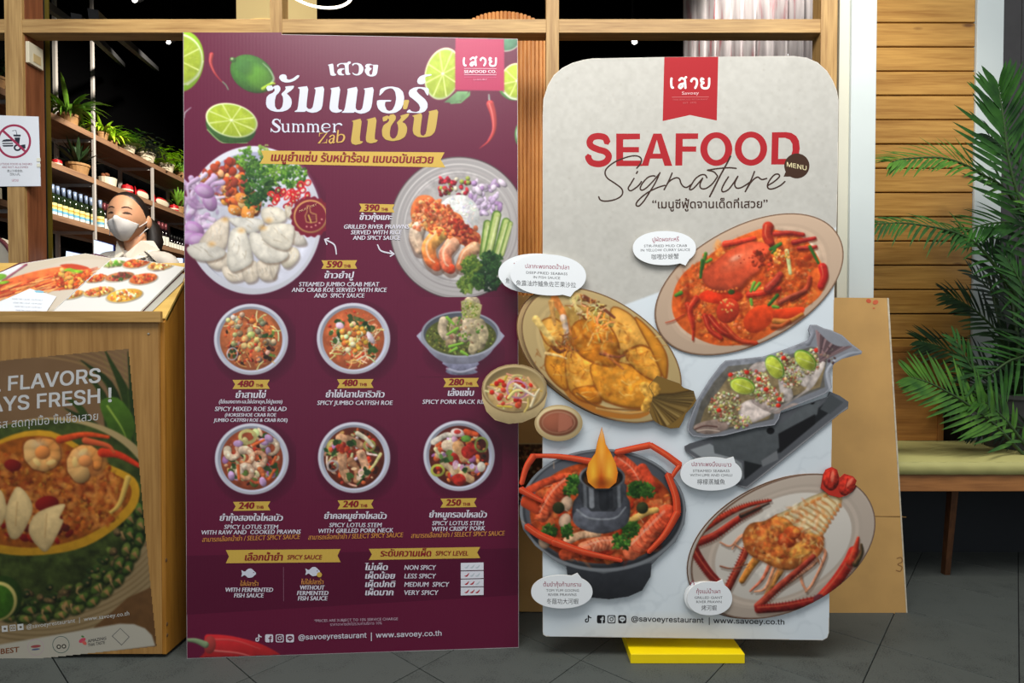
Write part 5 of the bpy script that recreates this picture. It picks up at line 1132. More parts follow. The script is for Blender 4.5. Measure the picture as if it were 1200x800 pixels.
def d6(r, x, y):
    r.scat((x, y, 33, 32), 110, DK+RD+OR, 'c', (1.5, 4)); r.scat((x, y, 32, 31), 34, RD+CRM+PU, 'c', (3, 6)); 
    for P, w, c in (([(x-30, y-16), (x-16, y-24), (x-10, y-24)], 7, (222, 210, 190)), ([(x-14, y-12), (x-4, y-8)], 14, (216, 190, 160)), ([(x-1, y-11), (x+6, y+2)], 14, (210, 156, 104)), ([(x-18, y+8), (x-10, y+14), (x-6, y+20)], 9, (206, 176, 140)), ([(x-2, y+17), (x+16, y+15)], 8, (206, 170, 120)), ([(x+4, y+22), (x+14, y+28)], 10, (200, 160, 116)), ([(x-28, y-8), (x-20, y+4)], 4, (206, 200, 150)), ([(x+8, y-28), (x+20, y-25)], 7, (214, 84, 40))): r.stroke(P, w, c, w*.85, k=3, sh=.3, tex=.2)
    for p in ((x-7, y+4), (x+15, y-8), (x, y+28), (x+10, y-4)): r.ell(p[0], p[1], 8, 7, g.uniform(0, 90), (176, 40, 30), sh=.3, tex=.3, ts=3)
    r.ring(x-25, y+17, 7, 6, 3, (176, 176, 70)); r.ring(x+26, y-13, 7, 8, 2.6, (140, 150, 70)); r.ell(x+8, y-20, 6, 4, 0, (110, 160, 60), tex=.2); r.scat((x+6, y+11, 14, 6), 10, G+PU, 'l', (3, 5)); r.scat((x-14, y, 8, 8), 6, G, 'l', (3, 5)); r.ell(x+26, y+13, 5, 6, 0, (230, 220, 200))
    r.ell(x-2, y-27, 8, 5, 10, (226, 200, 190), sh=.3); r.ell(x-2, y-28, 4, 2.6, 0, (200, 60, 50))
bowl(295.2, 537.5, 43.3, 41.8, (166, 76, 44), d4); bowl(415, 535.8, 42.3, 41.5, (110, 44, 26), d5); bowl(538, 533.8, 41.8, 41.3, (100, 34, 26), d6)
# --- metal footed bowl with ribs
r = tile(488, 348, 592, 442, 1.7); g = r.r; r.glow(544, 415, 50, 30, (50, 6, 30), .8, .6)
r.poly([(519, 424), (560, 424), (556, 432), (560, 436), (548, 439), (530, 439), (522, 435), (526, 431)], (120, 120, 140), .2, .3, k=3); r.stroke([(524, 432), (540, 436), (558, 431)], 3, (190, 190, 206), k=4, alpha=.7)
r.poly([(493.5, 388), (500, 408), (515, 422), (528, 426), (552, 426), (566, 421), (579, 408), (586.4, 388)], (150, 150, 166), .25, .12, k=3)
r.ell(540, 391.5, 46.6, 27, 0, (176, 178, 190), sh=-.1); r.ell(540, 391, 43.6, 24.5, 0, (104, 108, 120), sh=-.3); r.ell(540, 394, 41.5, 22.5, 0, (92, 96, 44), sh=.1, tex=.2)
r.scat((540, 395, 39, 20), 260, [(110, 120, 50), (70, 84, 34), (150, 150, 70), (60, 64, 30), (130, 140, 60)], 'c', (.7, 2)); 
for P, w in (([(553, 356), (550, 376), (544, 392)], 20), ([(535, 378), (532, 392), (528, 402)], 14), ([(562, 380), (566, 392), (562, 404)], 14), ([(520, 376), (518, 386), (522, 394)], 11), ([(552, 386), (556, 400), (554, 410)], 12)): r.stroke(P, w, g.choice([(176, 160, 124), (160, 136, 104), (190, 170, 140)]), w*.9, k=4, sh=.3, tex=.35)
r.poly([(540, 353), (548, 350), (565, 357), (562, 374), (542, 372)], (164, 156, 104), .1, .3); r.scat((551, 362, 11, 10), 70, [(110, 124, 40), (150, 160, 60), (190, 180, 130)], 'c', (.7, 1.8)); r.scat((545, 388, 22, 16), 60, [(120, 150, 60), (90, 130, 40), (190, 170, 130), (150, 110, 80)], 'c', (.8, 2.4))
for P in ([(524, 372), (532, 380)], [(536, 385), (524, 392)], [(535, 408), (528, 412)], [(541, 412), (548, 416)], [(527, 406), (542, 402)]): r.stroke(P, 4, (130, 180, 60), 2.4)
BPR.raster(r, 'dish_picture')
# --- red chilli along the bottom
r = tile(219, 738, 334, 772, 1.5); r.poly([(240, 745), (250, 743), (272, 745), (300, 752), (318, 760), (331, 769), (331, 780), (240, 772), (240, 764)], (178, 36, 40), .3, .06, k=3); r.stroke([(246, 749), (275, 750), (305, 760)], 3, (226, 110, 100), 1, k=4, alpha=.5); r.stroke([(250, 762), (280, 765), (300, 771)], 2.4, (226, 130, 120), 1.4, k=4, alpha=.7); r.ell(246, 755, 7, 10.5, 5, (166, 60, 56), sh=.3); r.stroke([(219, 749.5), (230, 750.5), (241, 755)], 4, (130, 150, 110), 8, k=4, sh=.4)
keep = inside_board(r) & (r.Y < 771.0-(r.X-219)*.0334-.3); BPR.raster(r, 'chilli_picture', None, keep)
# --- banners and price tags
GOLD = (206, 170, 74); GT = (134, 24, 34); WH = (216, 212, 222); GO2 = (200, 134, 66)
def tagp(x0, x1, y0, y1, sl=0, n=3): m = (y0+y1)/2; return [(x0, y0), (x1, y0+sl), (x1-n, m+sl), (x1, y1+sl), (x0, y1), (x0+n, m)]
L = [([(306, 176.4), (521, 178.6), (516.5, 187), (522, 196.2), (304.6, 191.8), (309, 184)], GOLD), (tagp(421, 462.5, 238.6, 248, .9, 2.6), GOLD), (tagp(376.8, 418.6, 305, 315, -.2, 2.6), GOLD), (tagp(272.6, 316.2, 445, 455.6, -.2), GOLD), (tagp(395, 437.8, 444.2, 454.6, -.2), GOLD), (tagp(519.6, 561.3, 443, 453.4, -.4), GOLD),
     (tagp(273.2, 317, 587.8, 598.3, -.6), GOLD), (tagp(395.6, 438, 586, 596.3, -.8), GOLD), (tagp(516.2, 558.6, 584, 594.5, -.7), GOLD), (tagp(264.8, 399.2, 644.2, 659.6, -1.2, 3.6), GOLD), (tagp(432.3, 562.8, 642.8, 655.8, -2.2, 3.6), GOLD)]
BPR.shapes(L, 'price_ribbon')
def T(t, x0, x1, y, h, c=WH, y2=None, sh=.16, b=.0, hb=.35, blk='w', **k): BPR.text(blk, t, x0, x1, y, h, c, y2, shear=sh, bold=b, hb=hb, **k)
T('เมนูยำแซ่บ รับหน้าร้อน แบบฉบับเสวย', 318, 508, 188.6, 7.6, GT, 191.4, hb=.9, blk='g')
for (n, x0, x1, x2, x3, y) in (('390', 427, 444.5, 447, 454.6, 247), ('590', 383, 401, 403, 411, 313.2), ('480', 279, 297.5, 300, 308.5, 453), ('480', 401.5, 419, 421.5, 430, 452), ('280', 526, 543.5, 545.5, 553.5, 451), ('240', 280, 298, 300.5, 309, 595.6), ('240', 402, 420, 422.5, 430.5, 593.8), ('250', 523, 540, 542.5, 551, 592)):
    T(n, x0, x1, y, 7.4, GT, hb=1.1, blk='g'); T('THB', x2, x3, y, 3.4, GT, sh=0, hb=.3, blk='g')
th = dict(hb=.8)
T('ข้าวกุ้งแกะ', 422, 460, 257.6, 5.4, **th); T('GRILLED RIVER PRAWNS', 403.3, 479.6, 268, 4.9); T('SERVED WITH RICE', 411.5, 471, 274.6, 4.9); T('AND SPICY SAUCE', 413.6, 469.6, 281, 4.9)
T('ข้าวยำปู', 380.7, 415, 326, 5.8, **th); T('STEAMED JUMBO CRAB MEAT', 350.6, 444.8, 335.4, 4.9); T('AND CRAB ROE SERVED WITH RICE', 342, 453.4, 342, 4.9); T('AND  SPICY SAUCE', 368.3, 427.4, 348.6, 4.9)
T('ยำสามไข่', 276.6, 312, 466, 6, **th); T('(ไข่แมงดาทะเล,ไข่ปลาดุก,ไข่ปูแดง)', 257, 331, 472.4, 3.2); T('SPICY MIXED ROE SALAD', 252, 336, 481.4, 5); T('(HORSESHOE CRAB ROE', 264, 324, 487.9, 4); T('JUMBO CATFISH ROE & CRAB ROE)', 250.6, 337, 494, 4)
T('ยำไข่ปลาปลาริวกิว', 382.2, 450.5, 465.4, 6, **th); T('SPICY JUMBO CATFISH ROE', 372, 460.4, 474.2, 5); T('เล้งแซ่บ', 525, 555.4, 463.6, 6, **th); T('SPICY PORK BACK RIBS', 495.2, 573, 473, 5)
T('ยำกุ้งสองใจไหลบัว', 258, 331.5, 609.8, 5.8, **th); T('SPICY LOTUS STEM', 263, 326.4, 619.4, 4.9); T('WITH RAW AND  COOKED PRAWNS', 236.6, 352.6, 626, 4.9, WH, 625); T('สามารถเลือกน้ำยำ / SELECT SPICY SAUCE', 237.4, 352, 634.6, 4.4, GO2, 631)
T('ยำคอหมูย่างไหลบัว', 380.4, 453, 607.6, 5.8, **th); T('SPICY LOTUS STEM', 386, 447.6, 617.2, 4.9); T('WITH GRILLED PORK NECK', 373.4, 461, 624.2, 4.9, WH, 623.2); T('สามารถเลือกน้ำยำ / SELECT SPICY SAUCE', 361.4, 472.6, 632, 4.4, GO2, 629)
T('ยำหมูกรอบไหลบัว', 503.4, 570.4, 606, 5.8, **th); T('SPICY LOTUS STEM', 506.6, 567.2, 615, 4.9); T('WITH CRISPY PORK', 506.4, 568.4, 622, 4.9, WH, 621); T('สามารถเลือกน้ำยำ / SELECT SPICY SAUCE', 482, 591.6, 630, 4.4, GO2, 627)
T('เลือกน้ำยำ', 287.4, 331.4, 656.2, 6.4, GT, hb=.8, blk='g'); T('SPICY SAUCE', 337, 377.6, 655, 5.2, GT, blk='g'); T('ระดับความเผ็ด', 446, 505.2, 651.4, 6.2, GT, hb=.8, blk='g'); T('SPICY LEVEL', 510.6, 548.6, 650.4, 5.2, GT, blk='g')
T('ใส่ปลาร้า', 282, 303, 686, 4.2, GO2); T('WITH FERMENTED', 264.6, 320.2, 693, 4.9, hb=.5); T('FISH SAUCE', 274.6, 309.4, 699.6, 4.9, hb=.5); T('ไม่ใส่ปลาร้า', 353.4, 379.2, 684, 4.2, GO2); T('WITHOUT', 352, 380.6, 690.4, 4.9, hb=.5); T('FERMENTED', 348.4, 385, 696.8, 4.9, hb=.5); T('FISH SAUCE', 349.4, 384, 703, 4.9, hb=.5)
for t, u, x, y in (('ไม่เผ็ด', 'NON SPICY', (454.4, 511), 667.6), ('เผ็ดน้อย', 'LESS SPICY', (463, 511.2), 677.6), ('เผ็ดปกติ', 'MEDIUM  SPICY', (463.4, 526.6), 687.4), ('เผ็ดมาก', 'VERY SPICY', (461, 514), 697)):
    T(t, 428.4, x[0], y, 5.6, **th); T(u, 474, x[1], y-.4, 5.4)
T('*PRICES ARE SUBJECT TO 10% SERVICE CHARGE', 368.4, 466.4, 728.4, 3, (196, 170, 184), 726, sh=0, hb=0); T('ราคาอาหารยังไม่รวมค่าบริการ 10%', 387, 447.6, 732.8, 2.6, (190, 160, 178), 731, sh=0, hb=0)
T('@savoeyrestaurant', 350, 429.6, 749, 6, WH, 746.6, sh=0, b=.02, hb=0, font='inter'); T('www.savoey.co.th', 440.6, 517.4, 746.6, 6, WH, 744.2, sh=0, b=.02, hb=0, font='inter')
T('SEAFOOD CO.', 544, 581.6, 85.8, 3.4, (240, 220, 226), sh=0, hb=.3); T('LUXURY', 555, 571, 94.4, 2.0, (220, 150, 176), sh=0, hb=0)
T('MUST TRY', 351, 371.5, 249, 2.6, (220, 170, 130), 240.6, sh=0, hb=0)
# --- headline, drawn as shapes
h1 = lambda P: Z(P, 8.889, 305, 80); h2 = lambda P: Z(P, 8, 405, 80); HW = (208, 210, 222); HY = (190, 160, 76)
A_ = [([(62, 205), (75, 184), (120, 180), (132, 198), (150, 184), (185, 176), (208, 194), (212, 225), (195, 255), (165, 285), (152, 340), (154, 400), (175, 430), (205, 430), (230, 400), (240, 350), (238, 300), (218, 268), (255, 235), (268, 212), (258, 190), (355, 182), (345, 210), (320, 235), (275, 265), (300, 285), (324, 320), (330, 360), (318, 405), (285, 435), (230, 453), (165, 455), (110, 440), (72, 410), (60, 370), (66, 305), (90, 275), (130, 258), (152, 235), (148, 212), (138, 212), (130, 228), (80, 240)], h1),
 ([(195, 100), (205, 75), (235, 62), (265, 68), (278, 90), (275, 110), (300, 122), (340, 108), (370, 85), (390, 72), (410, 76), (400, 98), (360, 130), (310, 148), (260, 150), (220, 135)], h1),
 ([(392, 205), (400, 198), (505, 185), (480, 400), (500, 425), (530, 425), (550, 400), (580, 225), (562, 212), (570, 203), (670, 187), (650, 385), (635, 430), (590, 458), (540, 465), (500, 455), (475, 442), (470, 455), (358, 455), (360, 447), (390, 430), (415, 222)], h1),
 ([(728, 215), (738, 208), (838, 190), (810, 400), (818, 430), (858, 435), (840, 455), (790, 466), (745, 455), (722, 425), (722, 390), (745, 225)], h1),
 ([(15, 198), (30, 190), (118, 172), (92, 370), (110, 395), (140, 395), (160, 370), (185, 205), (168, 195), (178, 190), (268, 175), (245, 360), (225, 400), (185, 420), (140, 428), (100, 415), (85, 408), (80, 418), (-35, 418), (-35, 410), (-10, 395), (22, 210)], h2),
 ([(325, 195), (380, 175), (440, 172), (500, 185), (538, 220), (550, 270), (545, 330), (520, 385), (470, 418), (400, 425), (340, 412), (305, 380), (292, 335), (296, 298), (430, 298), (425, 313), (372, 314), (368, 350), (385, 390), (410, 402), (440, 390), (465, 340), (475, 280), (465, 220), (440, 190), (410, 188), (370, 205), (345, 235), (315, 262)], h2),
 ([(720, 178), (770, 185), (782, 200), (775, 255), (765, 255), (752, 235), (735, 205), (705, 190), (680, 192), (665, 215), (690, 245), (745, 290), (770, 330), (768, 370), (745, 405), (700, 422), (640, 418), (572, 416), (578, 400), (600, 385), (620, 405), (660, 412), (690, 400), (700, 370), (685, 335), (640, 295), (600, 265), (590, 235), (600, 205), (640, 182), (680, 176)], h2),
 ([(670, 125), (678, 98), (700, 75), (740, 60), (800, 55), (810, 65), (790, 72), (750, 80), (740, 100), (750, 125), (735, 148), (700, 152), (680, 145)], h2)]
def rnd(P): return [tuple(q) for q in cat(P, 3, True)]
def cham(P, k=.16):
    o = []; n = len(P)
    for i in range(n):
        a, b, c = np.array(P[i-1], float), np.array(P[i], float), np.array(P[(i+1) % n], float)
        o += [tuple(b+(a-b)*k), tuple(b+(c-b)*k)]
    return o
BPR.nxt()
BPR.shapes([([cham(f(P))], HW) for P, f in A_], 'headline_letter')
BPR.shapes([([cham(h2(P))], HY) for P in (
 [(545, 298), (600, 297), (575, 385), (537, 385)], [(55, 495), (155, 468), (130, 680), (168, 688), (145, 708), (95, 720), (60, 708), (50, 680), (75, 505)], [(192, 482), (295, 455), (270, 665), (305, 675), (285, 695), (235, 705), (198, 692), (188, 665), (212, 490)],
 [(345, 460), (390, 442), (407, 452), (418, 436), (450, 430), (472, 450), (470, 480), (445, 515), (425, 545), (415, 600), (418, 640), (440, 662), (465, 655), (485, 625), (495, 570), (490, 530), (478, 510), (510, 480), (522, 460), (510, 445), (600, 420), (590, 450), (560, 480), (530, 505), (560, 520), (578, 555), (575, 600), (555, 645), (510, 672), (440, 685), (375, 670), (345, 635), (340, 580), (355, 535), (400, 505), (410, 485), (400, 470), (385, 492), (352, 502)],
 [(632, 443), (722, 418), (700, 590), (705, 625), (730, 635), (755, 610), (778, 450), (785, 420), (775, 405), (872, 384), (850, 545), (835, 600), (800, 635), (740, 648), (680, 645), (640, 620), (628, 580), (645, 460), (622, 447)])], 'headline_letter')
h3 = lambda P: Z(P, 17.14, 380, 65)
BPR.shapes([([cham(h3(P))], HW) for P in (
 [(70, 192), (165, 165), (182, 185), (190, 250), (198, 340), (215, 370), (245, 380), (225, 405), (175, 412), (130, 400), (118, 350), (105, 260), (95, 210)],
 [(255, 195), (275, 175), (330, 155), (390, 155), (470, 150), (480, 125), (530, 122), (535, 160), (490, 185), (490, 250), (498, 350), (530, 370), (515, 390), (450, 395), (425, 370), (415, 200), (380, 175), (330, 178), (295, 195), (280, 235), (262, 230)],
 [(258, 330), (280, 280), (330, 262), (405, 260), (405, 285), (370, 285), (345, 320), (355, 370), (405, 385), (395, 400), (330, 402), (285, 390)],
 [(555, 180), (600, 155), (670, 152), (740, 175), (785, 235), (790, 290), (760, 360), (700, 400), (640, 405), (590, 385), (560, 350), (570, 345), (620, 375), (670, 375), (695, 330), (700, 250), (690, 200), (650, 175), (605, 178), (575, 215)],
 [(820, 210), (850, 175), (930, 170), (965, 190), (1085, 190), (1078, 250), (1065, 350), (1040, 400), (980, 425), (920, 425), (860, 400), (815, 330), (820, 270), (850, 255), (830, 240)])]
 + [([h3([(905, 205), (940, 195), (985, 200), (980, 290), (960, 380), (930, 395), (905, 365), (905, 320), (945, 280), (955, 262), (915, 245)])], (104, 30, 58))], 'headline_letter')
# "Summer Zab" in drawn serif letters
NB = (0, .34); L = []
def stem(x, y0, y1, w, sl=0, c=HW): L.append(([(x-w/2+sl, y0), (x+w/2+sl, y0), (x+w/2, y1), (x-w/2, y1)], c))
def serif(x, y, w, c=HW, a=0): L.append(([(x-w, y-.45-a), (x+w, y-.45+a), (x+w, y+.45+a), (x-w, y+.45-a)], c))
L.append((ribbon([(328, 142.5), (325.5, 140), (321.5, 140.6), (320.4, 144), (324, 147), (327.4, 150.2), (326, 154), (321.4, 154.4), (318, 151.4)], [1.2, 1.4, 1.8, 3, 3.4, 3, 1.8, 1.4, 1.2]), HW)); stem(328.4, 140, 144.6, 1); stem(317.8, 150, 154.8, 1)
def n_(x, wd=5.6, y=155, top=145.2, first=True):
    if first: stem(x, top, y-.2, 2); serif(x-.3, top, 1.4); serif(x, y-.4, 2)
    L.append((ribbon([(x+.4, top+2.2), (x+2, top+.6), (x+wd-1.2, top+.8), (x+wd, top+3.2), (x+wd, y-.3)], [.7, 1, 1.6, 2, 2]), HW)); serif(x+wd, y-.4, 2)
stem(331.6, 145.2, 152, 2); L.append((ribbon([(331.6, 150), (332.2, 153.4), (334.6, 154.8), (337.4, 153.2)], [2, 2, 1.3, .8]), HW)); stem(338, 145.2, 155, 2); serif(331, 145.4, 1.6); serif(337.4, 145.4, 1.6); serif(338.8, 154.6, 1.4)
n_(344); n_(349.6, first=False, wd=5.8); n_(361.4); n_(367, first=False, wd=5.8)
L.append((ribbon([(378, 149.8), (386.4, 149.4), (385.6, 146), (382, 145), (378.6, 146.6), (377.8, 150), (379, 153.4), (382.4, 154.8), (386.6, 152.8)], [.8, .8, 1.6, 1.1, 2.1, 2.4, 2.1, 1.3, .8]), HW))
stem(392, 145.2, 155, 2); serif(391.4, 145.4, 1.6); serif(392, 154.8, 2); L.append((ribbon([(392.8, 148), (395, 145.6), (398.4, 145.2), (400.6, 146.6)], [.8, 1.1, 2, 2]), HW))
BPR.shapes(L, 'headline_letter'); L = []; ZC = (206, 164, 84)
L += [(ribbon([(374.4, 156.6), (383.6, 155.4), (373.4, 168.4), (382.6, 167)], [1.1, 1.2, 2.4, 1.2], smooth=False), ZC), ([(374.2, 155.6), (375.2, 155.6), (374.6, 160), (373.8, 160)], ZC), ([(382.8, 163), (383.6, 163), (383.2, 168), (382.2, 168)], ZC),
 (ribbon([(386.6, 160.6), (389, 158.6), (391.6, 159.4), (391.2, 163), (390.4, 167), (392.4, 166.6)], [1.8, 1.2, 1.6, 2.2, 2, 1]), ZC), (ribbon([(391.2, 162.2), (387.6, 163.2), (386, 165.6), (387.8, 167.8), (390.6, 165.6)], [.8, 1.2, 2, 1.6, .9]), ZC),
 (ribbon([(396.4, 152.8), (395.6, 160), (395, 166.4)], [1.8, 2, 2]), ZC), (ribbon([(395.4, 161), (398.4, 157.8), (402.6, 158.4), (403.4, 162), (400.8, 166), (395, 167)], [.8, 1.1, 1.8, 2.2, 1.7, 1]), ZC)]
BPR.shapes(L, 'headline_letter')
# logo block letters and lines
h6 = lambda P: Z(P, 10, 525, 40); LW = (240, 226, 236); w6 = 2.2
L = [(ribbon(h6(P), w6), LW) for P in ([(190, 280), (184, 320), (190, 362), (212, 370)], [(262, 300), (290, 278), (318, 292), (322, 330), (326, 372)], [(318, 330), (280, 335), (264, 358), (280, 372), (300, 352)], [(318, 292), (336, 266)], [(380, 300), (405, 280), (436, 300), (438, 340), (420, 372)], [(380, 300), (384, 312)], [(508, 290), (490, 282), (488, 310), (510, 322), (490, 340), (500, 370), (545, 372), (560, 345), (562, 280)])]
L += [(h6([(190, 401), (568, 403), (568, 408), (190, 406)]), (236, 190, 206)), (h6([(190, 474), (568, 476), (568, 482), (190, 480)]), (236, 190, 206)), (h6([(190, 504), (568, 505), (568, 508), (190, 507)]), (210, 110, 146))]
BPR.shapes(L, 'logo')
# arrows, icons, spice scale
def arrow(P, hd, c=WH, w=1.7):
    return [(ribbon(P, [w*.8, w, w]), c)]+[(ribbon([hd[0], hd[1], hd[2]], w, smooth=False), c)]
L = arrow([(394.4, 298), (392, 287), (382, 281)], [(385.6, 279.2), (380.6, 280.4), (383.2, 286.4)])+arrow([(442.4, 286.6), (447, 294), (461, 297.4)], [(457.2, 293.8), (462, 297.6), (457.4, 300.2)])
def fishi(x, y, s=1): return [(x-9.2*s, y-4*s), (x-5*s, y-1.6*s), (x-1*s, y-5.4*s), (x+3*s, y-5.6*s), (x+9*s, y+.2*s), (x+4*s, y+4.8*s), (x-1*s, y+5.4*s), (x-5*s, y+1.8*s), (x-9.2*s, y+4.4*s), (x-8*s, y)]
L += [(cham(fishi(292, 671.3)), HW), (cham(fishi(367, 669.4)), HW), (ellp(297.4, 670.4, .6, .6), (90, 20, 50)), (ellp(374.4, 673, 3, 3), GOLD), (ellp(372, 668.6, .6, .6), (90, 20, 50)), ([(332.1, 664), (332.6, 664), (332.8, 704), (332.3, 704)], (150, 100, 120)), ([(434.8, 740.6), (435.8, 740.6), (435.8, 750.6), (434.8, 750.6)], WH)]
for k, (a, b) in enumerate(((659, 667.8), (668.9, 677.4), (678.4, 686.8), (687.8, 697))):
    L.append(([(540, a+.2), (566.7, a-.4), (566.7, b-.4), (540, b+.2)], (226, 226, 234)))
    for j in range(3):
        x = 547+j*6.3; y = (a+b)/2; L.append((ribbon([(x-2.6, y+1.4), (x, y+1.2), (x+2.6, y-1.8)], [.5, 1.9, .8]), (176, 30, 44) if j < k else (190, 200, 206)))
# social icons
def social(x, y, s, c, bgc):
    o = [(ribbon([(x[0]-1*s, y-.4*s), (x[0]-2.6*s, y+.4*s), (x[0]-2.6*s, y+2.8*s), (x[0]-.6*s, y+3*s), (x[0]+.4*s, y+1.4*s), (x[0]+.4*s, y-4.4*s)], 1.3*s), c), (ribbon([(x[0]+.4*s, y-4.2*s), (x[0]+1.6*s, y-2.4*s), (x[0]+3.6*s, y-1.6*s)], 1.3*s), c)]
    sq = lambda cx, k=4.7: ellp(cx, y, k*s, k*s, 0, 32, 6)
    o += [([sq(x[1])], c), ([(x[1]+.6*s, y+4.8*s), (x[1]+.6*s, y+.8*s), (x[1]-.8*s, y+.8*s), (x[1]-.8*s, y-.8*s), (x[1]+.6*s, y-.8*s), (x[1]+.8*s, y-2.6*s), (x[1]+3*s, y-3*s), (x[1]+3*s, y-1.6*s), (x[1]+2*s, y-1.4*s), (x[1]+2*s, y-.8*s), (x[1]+3.2*s, y-.8*s), (x[1]+3*s, y+.8*s), (x[1]+2*s, y+.8*s), (x[1]+2*s, y+4.8*s)], bgc)]
    o += [([sq(x[2]), sq(x[2], 3.7)], c), ([ellp(x[2], y, 2.3*s, 2.3*s), ellp(x[2], y, 1.4*s, 1.4*s)], c), (ellp(x[2]+2.4*s, y-2.4*s, .6*s, .6*s), c)]
    o += [([sq(x[3])], c), (ellp(x[3], y-.3*s, 3.4*s, 2.8*s), bgc), ([(x[3]-1*s, y+2*s), (x[3]+1.4*s, y+2*s), (x[3], y+4*s)], bgc), ([(x[3]-2*s, y-.6*s), (x[3]+2*s, y-.6*s), (x[3]+2*s, y+.3*s), (x[3]-2*s, y+.3*s)], c)]
    return o
L += social((303, 315.6, 328, 340), 747.4, 1.0, WH, MAROON); BPR.shapes(L, 'printed_icon')
BPR.nxt(.0003)
# ================================================================== CREAM SEAFOOD DISPLAY
q0, q1 = atz(636, 744.5, .062), atz(970, 749.5, .062)
ax = (q1-q0).normalized(); n2_ = Vector((ax.y, -ax.x, 0)); lean = math.radians(1.0); n2_ = (n2_*math.cos(lean)+Vector((0, 0, 1))*math.sin(lean)).normalized()
SB = Pl(q0, n2_)
sea = empty('seafood_display', (q0+q1)/2+Vector((0, .01, -.062)), 'tall cream cut-out display board with plates of seafood standing on a yellow slab', 'display board')
EDGE = mat('foam_edge', (214, 208, 196), .7, var=.03)
ol = [(636, 740), (635.6, 600), (636, 300), (636, 135), (636.8, 116), (642, 100), (649, 88), (659, 79.5), (671, 73.5), (684, 70), (694, 68.5), (780, 66.8), (850, 66.3), (930, 65.6), (945, 67.5), (958, 73), (969, 83), (976, 94.5), (980.6, 106), (982.6, 117), (981.8, 200), (979.5, 300), (977, 360), (974, 560), (972, 700), (971.4, 741), (969.5, 747), (964, 750), (900, 748.8), (640, 745.4), (636.6, 743.5)]
MB().quadslab([SB.pt(*p) for p in ol][::-1], -n2_, .010).build('base_board', EDGE, sea)
mid = (q0+q1)/2; bk = Vector((-n2_.x, -n2_.y, 0)).normalized()
MB().quadslab([Vector((mid.x, mid.y, .07))+bk*.012, Vector((mid.x, mid.y, 0.0))+bk*.15, Vector((mid.x, mid.y, 1.1))+bk*.038], ax, .006).build('rear_strut', EDGE, sea)
for px_ in (770, 835): fo_ = SB.pt(px_, 742); MB().box(fo_.x-.02, fo_.y+.085, .0278, fo_.x+.02, fo_.y+.12, .2).build('foot', EDGE, sea)
SPR = Print(SB, sea, INKM, .0004)
# ground: speckled cream paper above, pale marble below (diagonal)
r = R(634.5, 64.5, 984, 751, 1.05, (189, 186, 177)); X_, Y_ = r.X, r.Y
r.B += (fbm(X_, Y_, 5, 3, 1)*16+fbm(X_, Y_, 60, 3, 4)*10)[..., None]
g = random.Random(11)
for i in range(420): r.ell(g.uniform(636, 982), g.uniform(66, 380), g.uniform(.4, .9), g.uniform(.3, .7), 0, g.choice([(150, 140, 126), (170, 160, 146), (214, 210, 200)]), edge=0, alpha=.6)
edge_y = 392-(X_-636)*.365
marb = np.stack([218+0*X_, 226+0*X_, 230+0*X_], -1)+(fbm(X_, Y_, 70, 4, 5)*16)[..., None]
v = np.abs(fbm(X_, Y_, 60, 4, 9)); marb -= (np.clip(.022-v, 0, 1)*900)[..., None]*np.array([1, .95, .9])*.5
a = np.clip((Y_-edge_y)*1.05+.5, 0, 1)[..., None]; r.B = r.B*(1-a)+marb*a
r.glow(790, 745, 150, 30, (226, 206, 176), .6)
SPR.raster(r, 'printed_ground', ol[:-1]+[(636.6, 743.5)])
# top of board: pennant, title
RED_ = (166, 26, 34); CRM_ = (236, 232, 226); BRO = (58, 36, 26)
h7 = lambda P: Z(P, 8.889, 770, 60); q4 = lambda P: Z(P, 8, 680, 150); q5 = lambda P: Z(P, 8, 810, 150)
SPR.shapes([(h7([(75, 62), (637, 58), (622, 722), (342, 665), (58, 728)]), RED_),
 (ribbon(q4([(255, 138), (232, 92), (175, 76), (115, 88), (88, 130), (105, 172), (170, 202), (235, 222), (266, 262), (245, 312), (180, 337), (110, 325), (80, 290), (74, 262)]), 7.6), RED_),
 (q4([(337, 52), (560, 52), (560, 105), (402, 108), (402, 178), (550, 178), (550, 228), (402, 228), (402, 305), (575, 305), (575, 357), (337, 357)]), RED_),
 ([q4([(685, 52), (762, 52), (862, 355), (790, 355), (768, 287), (655, 287), (638, 355), (572, 355)]), q4([(718, 110), (752, 240), (680, 240)])], RED_),
 (q4([(895, 50), (1106, 50), (1104, 102), (960, 104), (960, 172), (1088, 172), (1086, 222), (958, 222), (956, 352), (890, 352)]), RED_),
 ([ellp(810+235/8, 150+197/8, 150/8, 158/8), ellp(810+235/8, 150+197/8, 84/8, 103/8)], RED_), ([ellp(810+560/8, 150+193/8, 152/8, 160/8), ellp(810+560/8, 150+193/8, 88/8, 104/8)], RED_),
 ([q5([(757, 40), (890, 38), (940, 46), (985, 75), (1010, 120), (1018, 190), (1008, 255), (975, 305), (930, 335), (880, 342), (750, 342)]), q5([(820, 92), (880, 92), (925, 110), (948, 150), (950, 210), (935, 262), (895, 288), (815, 290)])], RED_)], 'title_letter')
ww = 1.75
